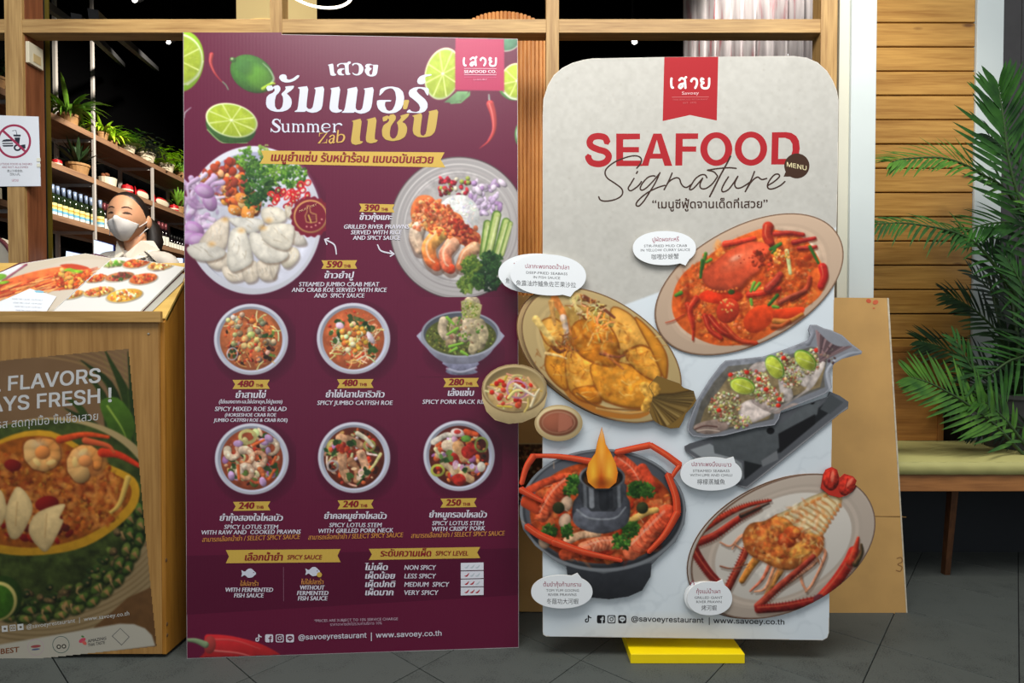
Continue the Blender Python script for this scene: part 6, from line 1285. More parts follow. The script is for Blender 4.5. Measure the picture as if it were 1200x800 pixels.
SG_ = [(q4([(528, 378), (560, 340), (574, 300), (555, 270), (505, 260), (430, 275), (330, 315), (255, 370), (232, 420), (255, 470), (320, 515), (380, 560), (398, 600), (380, 640), (320, 672), (240, 685), (190, 675), (172, 642)]), ww),
 (q4([(505, 470), (472, 525), (450, 562), (462, 586), (492, 580), (545, 540), (575, 500)]), ww), (q4([(538, 405), (525, 428)]), 1.8),
 (q4([(704, 452), (680, 448), (635, 462), (590, 508), (562, 560), (578, 582), (620, 560), (680, 500), (748, 420)]), ww), (q4([(748, 416), (705, 510), (650, 600), (595, 685), (550, 730), (524, 722), (540, 682), (620, 612), (720, 560), (795, 536)]), ww),
 (q4([(862, 420), (832, 490), (785, 580)]), ww), (q4([(785, 578), (830, 505), (890, 468), (928, 475), (945, 520), (970, 550), (1000, 555), (1042, 528)]), ww),
 (q5([(148, 468), (130, 440), (90, 440), (40, 475), (0, 535), (-16, 575), (15, 570), (60, 525), (108, 468)]), ww), (q5([(108, 468), (82, 530), (95, 566), (140, 565), (200, 520), (248, 452)]), ww),
 (q5([(370, 262), (330, 340), (270, 450), (210, 570), (172, 645)]), ww*1.15), (q5([(150, 395), (250, 380), (350, 372), (424, 378)]), ww), (q5([(150, 395), (210, 410), (247, 448)]), ww),
 (q5([(350, 455), (310, 520), (286, 575), (300, 598), (350, 575), (400, 510), (438, 450)]), ww), (q5([(438, 450), (408, 520), (422, 560), (462, 560), (510, 535), (552, 505)]), ww),
 (q5([(594, 405), (560, 490), (505, 598)]), ww), (q5([(505, 598), (560, 508), (618, 460), (660, 482), (710, 472)]), ww), (q5([(716, 540), (780, 500), (826, 455), (815, 432), (778, 440), (735, 490), (714, 540), (730, 570), (780, 565), (840, 535), (880, 500)]), ww)]
SPR.shapes([([ribbon(P, w_)], BRO, False) for P, w_ in SG_], 'script_letter')
SPR.shapes([(ellp(810+990/8, 150+355/8, 118/8, 117/8), (62, 38, 24)), (q5([(866, 455), (890, 400), (940, 455)]), (62, 38, 24))], 'menu_badge')
def T2(t, x0, x1, y, h, c, y2=None, P=SPR, blk='a', **k): P.text(blk, t, x0, x1, y, h, c, y2, **k)
T2('MENU', 922, 945, 195, 5.2, (220, 206, 160), 199.6, bold=.02, font='inter')
T2('“เมนูซีฟู้ดจานเด็ดที่เสวย”', 764.4, 899.4, 244, 7.6, BRO, 243.4, bold=.022)
h7r = lambda P: [(770+x/8.889, 60+y/8.889) for x, y in P]; s7 = lambda P: [(770+(170+(x-190)*.98)/8.889, 60+(285+(y-285)*1.02)/8.889) for x, y in P]
SPR.shapes([(ribbon(s7(P), 2.6), CRM_) for P in ([(170, 280), (166, 320), (172, 370), (190, 380)], [(250, 305), (275, 282), (308, 296), (314, 330), (318, 385)], [(308, 335), (265, 345), (250, 370), (268, 382), (292, 358)], [(306, 296), (326, 268)], [(378, 305), (405, 285), (436, 300), (438, 345), (420, 385)], [(378, 305), (382, 318)], [(512, 295), (490, 285), (486, 315), (512, 328), (488, 345), (500, 380), (550, 382), (568, 350), (570, 280)])]
 + [(h7([(155, 477), (540, 474), (540, 478), (155, 481)]), (206, 120, 120))], 'logo')
T2('Savoey', 799, 819, 111, 3.6, (230, 190, 190), 110.6); T2('THAI SEAFOOD RESTAURANT', 788, 829.6, 117.8, 1.7, (196, 90, 92), 117.2); T2('EST. 1972', 800.6, 816, 121.6, 1.9, (200, 100, 100), 121.2)
SPR.shapes(social((687.5+1.5, 704+.3, 716.6, 729.2), 725.2, 1.02, (30, 28, 30), (206, 212, 214)) + [([(830.6, 723), (831.6, 723), (831.6, 732), (830.6, 732)], (30, 28, 30))], 'printed_icon')
T2('@savoeyrestaurant', 740, 824.4, 727.4, 6, (30, 28, 30), 729.4, bold=.02, font='inter'); T2('www.savoey.co.th', 836, 919, 729.6, 6, (30, 28, 30), 731.4, bold=.02, font='inter')
# ---- pieces cut out and mounted proud of the board
EC = {'plate_cutout': (116, 84, 60), 'backing_cutout': (130, 100, 74), 'tail_cutout': (112, 86, 44), 'stand_cutout': (90, 92, 96), 'pan_cutout': (136, 138, 144), 'pot_cutout': (110, 114, 118), 'claw_cutout': (186, 48, 24), 'flame_cutout': (206, 120, 40), 'bowl_cutout': (186, 160, 114), 'shell_cutout': (180, 44, 30)}
def popout(name, outl, d, th=.004):
    EDGE = mat('edge_'+name, EC.get(name, (222, 220, 214)), .6, var=.03); p = SB.off(d); o = MB().quadslab([p.pt(*q) for q in outl][::-1], -n2_, th).build(name, EDGE, sea); P = Print(p, o, INKM, .0003); ORG[o.name] = ORG[sea.name]; return P
def bubble(cx, cy, rx, ry, tail, d, ang=0):
    P = ellp(cx, cy, rx, ry, ang, 64, 2.15)
    k = min(range(64), key=lambda i: math.hypot(P[i][0]-tail[0], P[i][1]-tail[1])); P2 = P[:k-1]+[tail]+P[k+2:] if 2 < k < 62 else P+[tail]
    return popout('speech_bubble', P2, d), P2
WB_ = (238, 241, 242)
def btext(P, out, lines):
    P.shapes([(out, WB_)], 'bubble_face')
    for i, (t, x0, x1, y, y2, h, c) in enumerate(lines): P.text('b', t, x0, x1, y, h, c, y2, bold=.012 if h > 3 and c[0] > 60 else 0)
M_ = (150, 34, 70); K_ = (40, 40, 44)
def rimplate(r, cx, cy, a, b, ang, c=(206, 184, 160), rim=(88, 62, 44), ins=(214, 196, 172), e=2.06):
    r.poly(ellp(cx, cy, a, b, ang, 64, e), rim); r.poly(ellp(cx, cy, a-1.3, b-1.3, ang, 64, e), c, .1); r.poly(ellp(cx, cy, a-2.6, b-2.6, ang, 64, e), tuple(q*.93 for q in c), alpha=.5)
    for k, q in enumerate((.86, .82, .78)): r.poly(ellp(cx, cy, a*q, b*q, ang, 64, e), tuple(v*(1.04 if k % 2 else .97) for v in c))
    r.poly(ellp(cx, cy, a*.74, b*.74, ang, 64, e), ins, .06)
# crab plate
cx, cy, a_, b_, an = 878, 333, 119.5, 68.5, -28
ocr = ellp(cx, cy, a_, b_, an, 72, 2.06)
P = popout('plate_cutout', ocr, .004); r = R(764, 249, 992, 418, 1.45, (206, 184, 160)); g = r.r
rimplate(r, cx, cy, a_, b_, an, (200, 172, 146))
OG = [(236, 112, 44), (222, 92, 34), (244, 138, 62), (206, 76, 26), (248, 160, 90), (228, 102, 40)]
r.poly([(790, 340), (803, 318), (830, 300), (850, 285), (880, 272), (900, 268), (940, 278), (958, 300), (968, 325), (962, 345), (945, 360), (920, 380), (885, 400), (850, 405), (825, 400), (800, 385), (788, 365)], (222, 96, 36), .1, .2, k=4)
for reg, n in (((860, 330, 70, 45, -28), 700), ((920, 300, 36, 26, 20), 340), ((925, 340, 30, 24, 0), 260), ((820, 345, 26, 30, 0), 240), ((850, 390, 30, 12, 10), 160), ((880, 370, 40, 20, -20), 240)): r.scat(reg, int(n*.7), OG, 'c', (1, 3.2), (.4, .9), tex=.15, dark=.15, alpha=.7); r.mott(reg, n//5, [(150, 44, 14), (246, 150, 60), (206, 80, 24), (120, 36, 14)], (3, 9), .4)
def leg(P, w, w2, c=(196, 50, 22)):
    c = (c[0]*.93, c[1]*.95, c[2]*1.15)
    r.stroke([(x+1, y+2) for x, y in P], w*1.1, (110, 30, 10), w2, k=4, alpha=.5); r.stroke(P, w, c, w2, sh=.45, k=5, tex=.12); r.stroke([(x-w*.18, y-w*.2) for x, y in P], w*.16, (250, 150, 100), .3, k=4, sh=0, alpha=.6)
leg([(806, 357), (812, 378), (812, 398)], 7, 2.4); leg([(802, 368), (790, 375), (780, 378)], 1.6, 1); leg([(832, 372), (846, 388), (862, 396)], 8, 6, (176, 40, 20)); leg([(826, 370), (832, 386), (845, 396)], 6, 5, (186, 44, 22)); leg([(846, 378), (866, 398), (886, 402)], 6, 5, (196, 60, 24)); leg([(816, 350), (808, 364), (812, 384)], 8, 3, (190, 48, 22))
leg([(900, 266), (899, 276), (902, 284)], 13, 11, (180, 48, 24)); leg([(908, 274), (925, 273), (941, 275)], 6, 5, (176, 40, 26)); leg([(930, 284), (945, 281), (955, 279)], 6, 4, (170, 34, 26)); leg([(936, 291), (952, 290), (956, 289)], 5, 4, (166, 38, 26))
leg([(850, 286), (868, 283), (884, 279)], 8, 5, (226, 60, 30)); leg([(878, 345), (895, 343), (913, 338)], 8, 6, (216, 52, 26)); leg([(964, 313), (966, 324), (962, 335)], 10, 8, (206, 40, 28)); leg([(928, 350), (945, 338), (949, 325)], 7, 5, (196, 66, 30)); leg([(914, 354), (930, 346), (944, 340)], 6, 4, (176, 70, 40)); leg([(900, 338), (910, 328), (914, 322)], 10, 8, (196, 60, 36))
r.ell(845, 347, 26, 9, 0, (206, 50, 20), sh=.4, tex=.1); r.ell(853, 364, 13, 15, 30, (196, 56, 30), sh=.4, tex=.15); r.scat((852, 358, 8, 8), 16, [(240, 170, 90)], 'c', (1, 2))
r.poly([(872, 372), (884, 360), (900, 357), (906, 362), (906, 372), (900, 382), (886, 390), (874, 386)], (200, 62, 24), .3, .1, k=4); r.poly([(906, 364), (922, 361), (942, 360), (938, 370), (920, 374), (908, 375)], (206, 60, 24), .3, .1, k=4); leg([(908, 376), (925, 376), (940, 368)], 7, 4, (200, 120, 40)); leg([(905, 382), (915, 382), (925, 376)], 6, 4, (180, 80, 30))
# shell
sh_ = [(823, 327), (826, 316), (838, 306), (854, 294), (872, 285), (888, 283), (900, 287), (902, 293), (894, 303), (890, 316), (878, 325), (868, 336), (852, 342), (838, 340), (828, 334)]
r.poly([(x+2, y+3) for x, y in sh_], (110, 30, 10), k=4, alpha=.6, soft=3); r.poly(sh_, (224, 84, 48), .24, .06, k=4, edge=.25); r.ell(868, 303, 22, 8, -30, (240, 130, 90), alpha=.5, soft=12); r.ell(862, 302, 7, 3, -25, (250, 190, 160), alpha=.6, soft=4)
for t in range(9): r.ell(828+t*4.4, 335.5+2.4*math.sin(t*.35+.2)*2+1.5, 1.7, 1.4, 0, (226, 110, 50), sh=.3)
for (x, y) in ((866, 300), (872, 304), (878, 302), (868, 308)): r.ell(x, y, .9, .7, 0, (150, 30, 14))
for (p, q, w) in (((827, 297), (823, 315), 4), ((823, 305), (821, 325), 4), ((833, 304), (828, 307), 4), ((903, 292), (915, 285), 4), ((915, 286), (906, 292), 3.4), ((949, 289), (959, 308), 4), ((884, 331), (880, 341), 4), ((890, 332), (884, 340), 4), ((911, 346), (901, 357), 4.4), ((880, 351), (881, 357), 4), ((906, 359), (912, 360), 4), ((798, 343), (792, 346), 5), ((905, 296), (909, 292), 3)): r.stroke([p, q], w, g.choice([(70, 120, 40), (96, 146, 50), (50, 96, 36)]), w*.8, sh=.5)
r.stroke([(922, 294), (924, 306), (926, 320)], 5, (216, 220, 150), 4, sh=.3); r.scat((915, 300, 10, 8), 26, [(240, 160, 60), (250, 180, 100)], 'c', (1, 2.4)); r.ell(857, 342, 4, 3, 0, (50, 70, 26)); r.scat((893, 305, 12, 14, -30), 40, [(130, 40, 20), (110, 40, 20), (190, 60, 30)], 'c', (1, 3))
r.grain(878, 333, 100, 58, -28); P.raster(r, 'crab_picture', ocr)
P, o1 = bubble(778.6, 290.6, 37, 20, (803.4, 311), .010)
btext(P, o1, [('ปูผัดผงกะหรี่', 764.6, 795.6, 283, 282.4, 3.8, M_), ('STIR-FRIED MUD CRAB', 754.6, 805, 289.6, 289.2, 2.9, K_), ('IN YELLOW CURRY SAUCE', 750.8, 808.6, 294.6, 294, 2.9, K_), ('咖哩炒螃蟹', 763.4, 795.4, 303.6, 302.8, 6, K_)])
# fried sea bass plate: backing copy printed slightly to the left, then the mounted copy
cx, cy, a_, b_, an = 705, 416, 104, 64, 34
SB2 = SB.off(.002); bk_o = ellp(cx-6, cy-1, a_, b_, an, 72, 2.06)
P = popout('backing_cutout', bk_o, .003, .012); P.shapes([(bk_o, (112, 78, 50)), (ellp(cx-6, cy-1, a_-1.2, b_-1.2, an, 72, 2.06), (190, 158, 110))], 'backing_print')
fo = ellp(cx, cy, a_, b_, an, 90, 2.06)
k = [i for i, p in enumerate(fo) if p[0] > 760 and p[1] > 440]
tailo = [(760, 452), (765, 462), (764, 470), (761, 482), (765, 492), (774, 498), (786, 502), (796, 501), (800, 494), (804, 484), (812, 476), (816, 469), (813, 458), (801, 454), (796, 449), (770, 440)]
P = popout('plate_cutout', fo, .014); tp = popout('tail_cutout', tailo, .0145, .0035)
r = R(608, 334, 818, 503, 1.45, (190, 158, 110)); g = r.r
rimplate(r, cx, cy, a_, b_, an, (190, 164, 112), (100, 72, 44), (176, 136, 66))
r.poly([(655, 440), (690, 468), (730, 482), (765, 478), (750, 490), (710, 488), (670, 470)], (176, 110, 40), k=3); r.stroke([(700, 478), (740, 484), (780, 476)], 4, (216, 176, 110), 2, k=4, alpha=.6)
FR = [(220, 142, 40), (230, 158, 56), (200, 118, 28), (236, 170, 74)]
for (Pg, c) in (([(640, 416), (650, 404), (664, 402), (670, 420), (666, 440), (664, 456), (652, 450), (640, 434)], 0), ([(664, 414), (680, 410), (696, 420), (700, 440), (690, 458), (672, 462), (664, 446)], 1), ([(672, 456), (694, 452), (704, 462), (702, 472), (684, 470), (674, 464)], 2), ([(692, 428), (720, 424), (746, 430), (762, 442), (770, 456), (762, 474), (742, 478), (716, 472), (702, 462)], 0), ([(736, 404), (748, 398), (762, 404), (772, 424), (774, 446), (758, 442), (742, 430), (734, 418)], 1), ([(716, 362), (732, 364), (746, 376), (756, 392), (764, 408), (750, 404), (732, 412), (720, 424), (716, 400)], 3), ([(744, 372), (760, 384), (774, 402), (782, 420), (780, 444), (772, 430), (762, 408)], 0), ([(674, 378), (696, 372), (716, 384), (726, 408), (720, 428), (694, 424), (676, 412), (668, 396)], 2), ([(632, 380), (646, 372), (660, 380), (668, 396), (656, 406), (640, 402)], 3)):
    r.poly([(x+1, y+2) for x, y in Pg], (120, 60, 14), k=4, alpha=.7, soft=2); r.poly(Pg, FR[c], .12, .12, k=4, edge=.3, ts=9)
    PC_ = cat(Pg, 4, True); r.stroke(PC_+[PC_[0]], 1.5, (140, 72, 18), sh=0, alpha=.75)
    xs = [p[0] for p in Pg]; ys = [p[1] for p in Pg]; mx, my = sum(xs)/len(xs), sum(ys)/len(ys)
    for _ in range(5): x = mx+g.uniform(-.25, .25)*np.ptp(xs); y = my+g.uniform(-.25, .25)*np.ptp(ys); r.stroke([(x-6, y-g.uniform(-4, 4)), (x, y+1), (x+6, y+g.uniform(-4, 4))], g.uniform(1, 2.4), g.choice([(246, 200, 110), (196, 112, 26), (230, 150, 40)]), .6, k=3, alpha=.6)
for (p, w, c) in (([(650, 350), (660, 368), (668, 392)], 10, (216, 130, 60)), ([(660, 372), (664, 390), (662, 402)], 8, (206, 180, 160)), ([(628, 374), (640, 390), (652, 404)], 9, (226, 190, 110)), ([(646, 354), (648, 368), (650, 380)], 7, (206, 150, 80)), ([(670, 346), (690, 352), (714, 368)], 10, (214, 176, 110)), ([(684, 348), (702, 358), (720, 372)], 6, (120, 64, 40)), ([(668, 346), (676, 360), (688, 372)], 7, (230, 200, 130)), ([(700, 370), (708, 376), (716, 380)], 14, (150, 130, 60)), ([(706, 412), (716, 420), (730, 432)], 5, (200, 110, 50)), ([(704, 414), (722, 418), (734, 416)], 4, (150, 80, 50)), ([(640, 414), (652, 416), (664, 420)], 4, (240, 200, 130)), ([(650, 408), (656, 412), (662, 410)], 6, (110, 60, 30))): r.stroke(p, w, c, w*.5, k=4, sh=.35, tex=.25)
r.scat((690, 362, 26, 12, 20), 60, [(150, 96, 40), (226, 190, 120), (110, 60, 26), (236, 206, 150)], 's', (2, 5), (.8, 2)); r.scat((664, 404, 12, 14), 30, [(130, 70, 40), (196, 110, 50)], 's', (2, 4), (.8, 1.8)); r.scat((700, 384, 22, 16, 40), 30, [(226, 140, 50), (240, 176, 90)], 's', (4, 9), (1, 2.4)); r.stroke([(676, 460), (700, 476), (740, 480), (764, 478)], 2.2, (120, 70, 26), 1.6, k=4, alpha=.8)
r.stroke([(756, 454), (762, 464), (756, 478)], 14, (206, 150, 60), 10, k=3, tex=.4)
[r.stroke([(x, y), (x+g.uniform(-8, 8), y+g.uniform(3, 10))], g.uniform(.8, 1.8), (140, 66, 16), .4, sh=0, alpha=.5) for x, y in [(706+74*math.sqrt(g.random())*math.cos(t)-10, 418+44*math.sqrt(g.random())*math.sin(t)) for t in [g.random()*6.28 for _ in range(60)]]]; r.mott((702, 418, 66, 42, 34), 260, [(240, 180, 80), (196, 104, 24), (230, 150, 46), (150, 74, 16), (244, 200, 110)], (1.5, 5), .3); r.grain(705, 416, 84, 50, 34, .26, 6); P.raster(r, 'fried_fish_picture', fo)
r2 = R(756, 438, 818, 504, 1.45, (126, 96, 44)); g2 = r2.r
for i in range(60): t = i/59; xe = 774+42*math.sin(t*1.5)**.8; ye = 502-46*t; r2.stroke([(762+4*t, 462+6*(1-t)), ((762+xe)/2, (464+ye)/2+1), (xe, ye)], 2.2, g2.choice([(110, 84, 36), (150, 118, 60), (84, 62, 28), (170, 140, 80)]), 1.8, sh=.3)
r2.ell(764, 456, 10, 9, 0, (206, 150, 60), tex=.4, ts=3)
tp.raster(r2, 'tail_picture', tailo)
P, o1 = bubble(628.5, 320.4, 44.5, 23.4, (588, 330), .004); P.shapes([(o1, WB_)], 'bubble_face'); P.text('b', '魚', 592.6, 597, 331.4, 6, K_); 
P.shapes([(ellp(602.8, 308.6, .8, .8), M_), (ellp(605.2, 307.4, .6, 1), M_)], 'printed_mark')
P, o1 = bubble(642.4, 322, 44.4, 24, (668.4, 347.6), .019, 3)
btext(P, o1, [('ปลากะพงทอดน้ำปลา', 615.6, 667, 314, 315.6, 3.8, M_), ('DEEP-FRIED SEABASS', 616.8, 665, 320.6, 322.4, 2.9, K_), ('IN FISH SAUCE', 625, 656.4, 326, 327.2, 2.9, K_), ('魚露油炸鱸魚佐芒果沙拉', 604.8, 675, 334, 336.6, 6, K_)])
# mango salad bowl + sauce bowl
so = ellp(603, 455, 38.5, 28.6, 0, 24)[12:]+[(641.4, 462), (638, 476), (628, 488), (612, 495), (596, 496.5), (580, 492), (570, 482), (565, 468)]
P = popout('bowl_cutout', so, .018); r = R(563, 424, 643, 498, 1.6, (196, 172, 124)); g = r.r
r.poly([(564, 455), (566, 472), (574, 486), (592, 496), (612, 495.6), (630, 488), (640, 474), (642, 455)], (196, 172, 124), .22, .04, k=4); r.ell(603, 455, 38.4, 28.6, 0, (120, 86, 52)); r.ell(603, 455, 37.4, 27.6, 0, (200, 176, 128)); r.ell(603, 455.6, 34.6, 25.4, 0, (176, 150, 100), sh=-.3)
r.ell(602, 460, 30.6, 21.5, 0, (206, 170, 110), tex=.15); r.scat((602, 459, 28, 19), 50, [(226, 200, 120), (214, 176, 70), (236, 206, 160), (216, 160, 130)], 's', (4, 9), (1.4, 2.8)); r.scat((602, 460, 27, 18), 24, [(206, 50, 36), (220, 74, 50), (190, 40, 30)], 'c', (2.4, 4), (.7, 1)); r.ring(606, 456, 12, 10, 2, (190, 130, 160), 10)
r.stroke([(596, 466), (604, 458), (618, 458)], 4, (230, 216, 130), 3, k=4); r.stroke([(622, 476), (628, 462), (632, 456)], 3.4, (232, 214, 170), 2.4, k=3); r.stroke([(604, 450), (616, 458), (626, 464)], 3.4, (240, 226, 200), 2.4, k=3)
P.raster(r, 'salad_picture', so)
so = ellp(654.6, 495.5, 28.2, 21.2, 0, 48); P = popout('bowl_cutout', so, .016); r = R(625, 472, 685, 519, 1.6, (206, 180, 130)); r.ell(654.6, 495.5, 28.2, 21.4, 0, (206, 178, 126), sh=.1, edge=.15); r.ell(654.4, 493.6, 25.6, 18, 0, (220, 198, 150)); r.ell(654.4, 495, 22.8, 15.6, 0, (140, 84, 58)); r.ell(654.6, 494.6, 19.6, 13, 0, (186, 130, 100), sh=.1); r.ell(654.2, 495, 18.2, 11.6, 0, (156, 90, 66)); r.poly([(655, 484), (664, 485), (670, 490), (671, 498), (664, 504), (654, 506)], (176, 108, 84), alpha=.8)
P.raster(r, 'sauce_picture', so)
# steamed fish in a fish-shaped pan
h8 = lambda P: Z(P, 3.478, 800, 370)
pan = [(170, 488), (90, 496), (40, 490), (20, 468), (22, 440), (60, 340), (110, 260), (155, 200), (175, 182), (215, 178), (330, 165), (420, 135), (480, 112), (512, 98), (520, 78), (512, 55), (520, 36), (545, 36), (575, 50), (605, 58), (650, 78), (690, 115), (732, 145), (728, 156), (690, 165), (650, 175), (618, 195), (600, 225), (605, 260), (608, 292), (580, 318), (500, 350), (400, 388), (392, 420), (375, 445), (300, 455)]
tray = [(8, 532), (30, 520), (120, 495), (592, 330), (600, 308), (640, 325), (676, 350), (674, 378), (640, 400), (450, 555), (262, 704), (228, 695), (150, 650), (60, 590), (12, 552)]
P = popout('stand_cutout', h8(tray), .006); P0 = P; P = popout('pan_cutout', h8(pan), .012)
r = R(801, 376, 1014, 574, 1.45, (86, 88, 92)); g = r.r
r.poly(h8([(8, 532), (60, 510), (250, 620), (600, 340), (640, 320), (676, 350), (674, 378), (262, 704), (228, 695)]), (84, 86, 90), .1); r.poly(h8([(30, 545), (110, 520), (240, 600), (250, 660), (228, 680)]), (130, 134, 136), .1); r.poly(h8([(250, 590), (560, 370), (600, 330), (650, 352), (252, 668)]), (30, 32, 34)); r.poly(h8([(590, 332), (604, 320), (655, 352), (600, 400), (560, 380)]), (70, 74, 76))
r.stroke(h8([(14, 556), (228, 694), (262, 700), (674, 372)]), 2, (150, 150, 152), sh=0); r.poly(h8([(120, 498), (300, 455), (400, 440), (500, 360), (560, 340), (548, 400), (390, 540), (330, 610), (130, 560)]), (82, 86, 88), .12, .08); r.poly(h8([(390, 480), (540, 400), (540, 440), (395, 560)]), (22, 22, 24)); r.ell(*h8([(358, 468)])[0], 4.6, 4, 0, (20, 20, 22)); r.ell(*h8([(528, 350)])[0], 3, 3, 0, (20, 20, 22)); r.poly(h8([(320, 590), (385, 548), (390, 585), (325, 615)]), (110, 112, 114))
P0.raster(r, 'stand_picture', h8(tray))
r = R(801, 376, 1014, 516, 1.6, (120, 122, 128)); g = r.r
r.poly(h8(pan), (128, 130, 136), .1, .05); r.stroke(h8(pan+[pan[0]]), 2.2, (176, 178, 184), sh=0); ip = [(160, 470), (60, 478), (40, 460), (75, 350), (130, 265), (185, 205), (330, 190), (430, 160), (520, 125), (560, 130), (590, 180), (575, 240), (580, 290), (480, 330), (380, 370), (370, 420), (290, 440)]
r.poly(h8(ip), (96, 92, 84), .1, .1); r.poly(h8([(60, 470), (90, 380), (150, 300), (200, 230), (330, 210), (440, 170), (540, 150), (580, 210), (560, 290), (380, 350), (350, 420), (250, 445)]), (130, 112, 80), tex=.2)
r.poly(h8([(45, 460), (60, 440), (110, 425), (170, 420), (190, 450), (150, 475), (90, 482)]), (150, 128, 116), .2, .3, k=3); r.stroke(h8([(50, 462), (90, 448), (140, 452)]), 1.6, (90, 60, 54), k=3); r.stroke(h8([(60, 470), (100, 464), (150, 470)]), 1.4, (196, 176, 160), k=3)
for Pg in ([(230, 370), (290, 340), (350, 380), (360, 400), (300, 430), (240, 450)], [(280, 350), (330, 330), (400, 370), (450, 355), (470, 365), (380, 400)], [(430, 210), (500, 200), (530, 250), (500, 290), (460, 260)], [(530, 190), (570, 170), (580, 200), (550, 260), (520, 300), (450, 345), (380, 390), (360, 385), (500, 300)], [(270, 220), (300, 190), (350, 190), (330, 230)], [(390, 260), (430, 270), (450, 330), (410, 345)]): r.poly(h8(Pg), g.choice([(206, 190, 180), (196, 176, 166), (214, 200, 190)]), .15, .2, k=4, edge=.25)
SA = [(214, 206, 140), (196, 190, 120), (226, 220, 186), (176, 184, 100), (214, 200, 150), (160, 150, 100), (190, 90, 66), (230, 224, 200)]
cw = lambda x, y: h8([(x, y)])[0]
for (x, y, a, b, n_2, an2) in ((170, 370, 20, 17, 150, -30), (270, 260, 24, 12, 130, 0), (340, 320, 22, 12, 120, 20), (480, 210, 22, 12, 130, -10), (230, 430, 14, 8, 60, 0), (440, 250, 14, 12, 60, 0), (540, 165, 14, 9, 60, -30), (400, 170, 10, 6, 40, 0)): X0, Y0 = cw(x, y); r.scat((X0, Y0, a, b, an2), int(n_2*1.5), SA, 'c', (.7, 2.1), (.5, 1), dark=.25, alpha=.85)
for (x, y) in ((395, 340), (390, 365), (310, 258), (148, 385), (340, 300), (480, 180), (412, 172), (262, 230), (545, 140), (195, 240)): X0, Y0 = cw(x, y); r.ell(X0, Y0, 3, 2.6, 0, (206, 50, 36), sh=.4)
for (x, y, a) in ((245, 285, 15), (375, 208, 60), (500, 180, 40)): X0, Y0 = cw(x, y); r.ell(X0, Y0, 15, 9.6, a, (96, 150, 40)); r.ell(X0-.4, Y0+.6, 14, 8.6, a, (206, 214, 110)); r.ell(X0-.4, Y0+.6, 12.8, 7.6, a, (186, 196, 66), tex=.1); r.stroke([(X0-9, Y0-3), (X0+9, Y0+4)], 1, (220, 226, 140), sh=0)
for i in range(34): t = i/33; A0 = cw(560, 185); B0 = cw(545+140*t, 60+60*t+30*math.sin(t*3)); r.stroke([A0, B0], 2, g.choice([(96, 76, 78), (130, 104, 104), (70, 56, 60), (156, 126, 126)]), 2, sh=.2)
r.stroke(h8([(510, 110), (530, 70), (520, 45)]), 7, (150, 152, 160), 5, k=3); r.stroke(h8([(620, 190), (680, 158), (728, 150)]), 7, (140, 144, 152), 3, k=3); r.stroke(h8([(605, 300), (590, 230), (620, 185)]), 5, (170, 172, 178), 4, k=3); r.scat((*cw(590, 160), 8, 12, -30), 20, [(80, 60, 60), (150, 120, 110)], 'c', (1, 2.4))
r.grain(890, 450, 85, 40, -27, .2); P.raster(r, 'steamed_fish_picture', h8(pan))
P, o1 = bubble(833.4, 555, 36, 19.6, (859.6, 535), .017)
btext(P, o1, [('ปลากะพงนึ่งมะนาว', 810.6, 857, 546, 546.6, 3.8, M_), ('STEAMED SEABASS', 812, 855, 553, 553, 2.9, K_), ('WITH LIME AND CHILLI', 808.6, 858, 558, 558, 2.9, K_), ('檸檬蒸鱸魚', 817, 849.6, 567, 567, 6, K_)])
# hot pot
h9 = lambda P: Z(P, 3.077, 600, 500)
body = ellp(706.5, 597.5, 97.6, 71.6, 0, 48)[24:]+h9([(628, 300), (622, 350), (590, 415), (530, 470), (504, 498), (500, 540), (470, 590), (420, 612), (350, 622), (280, 615), (225, 590), (200, 540), (195, 505), (150, 480), (85, 430), (40, 370), (28, 320)])
P = popout('pot_cutout', body, .010); r = R(606, 495, 808, 704, 1.45, (90, 94, 98)); g = r.r
r.poly(h9([(195, 490), (504, 490), (500, 540), (470, 590), (420, 612), (350, 622), (280, 615), (225, 590), (200, 540)]), (44, 46, 50), .2, .1); r.poly(h9([(28, 310), (60, 400), (150, 485), (330, 530), (500, 490), (590, 415), (628, 300)]), (104, 108, 112), .25, .08, k=0)
r.stroke(h9([(60, 400), (150, 478), (330, 520), (500, 480), (600, 390)]), 3, (156, 160, 164), 3, k=4, alpha=.6)
r.ell(706.5, 597.5, 97.6, 71.8, 0, (140, 144, 148), sh=.05); r.ell(706.5, 597, 94, 68.6, 0, (60, 62, 66)); r.ell(706.5, 596, 91, 66, 0, (84, 86, 92)); r.ell(706, 600, 85, 60, 0, (176, 70, 28), tex=.2)
SO = [(206, 76, 34), (190, 56, 24), (226, 110, 56), (150, 44, 20), (176, 96, 50)]
r.scat((706, 602, 82, 56), 520, SO, 'c', (1.5, 5), (.3, .8), tex=.15, dark=.15, alpha=.8); r.mott((706, 602, 84, 58), 160, [(120, 30, 12), (240, 140, 80), (90, 24, 12), (206, 84, 40)], (3, 10), .45)
for (x, y) in ((664, 590), (662, 610), (638, 634), (640, 626)): r.ell(x, y, 7, 9, g.uniform(-30, 30), (206, 170, 140), sh=.3, edge=.3)
def cray(P, w, n=7):
    leg_(P, w); 
def leg_(P, w, w2=None, c=(210, 66, 34)):
    w2 = w if w2 is None else w2
    r.stroke([(x+1.5, y+2.5) for x, y in P], w*1.08, (90, 26, 10), w2, k=4, alpha=.5); r.stroke(P, w, c, w2, sh=.4, k=5, tex=.1); r.stroke([(x-w*.15, y-w*.2) for x, y in P], w*.13, (250, 170, 130), .4, k=4, sh=0, alpha=.6)
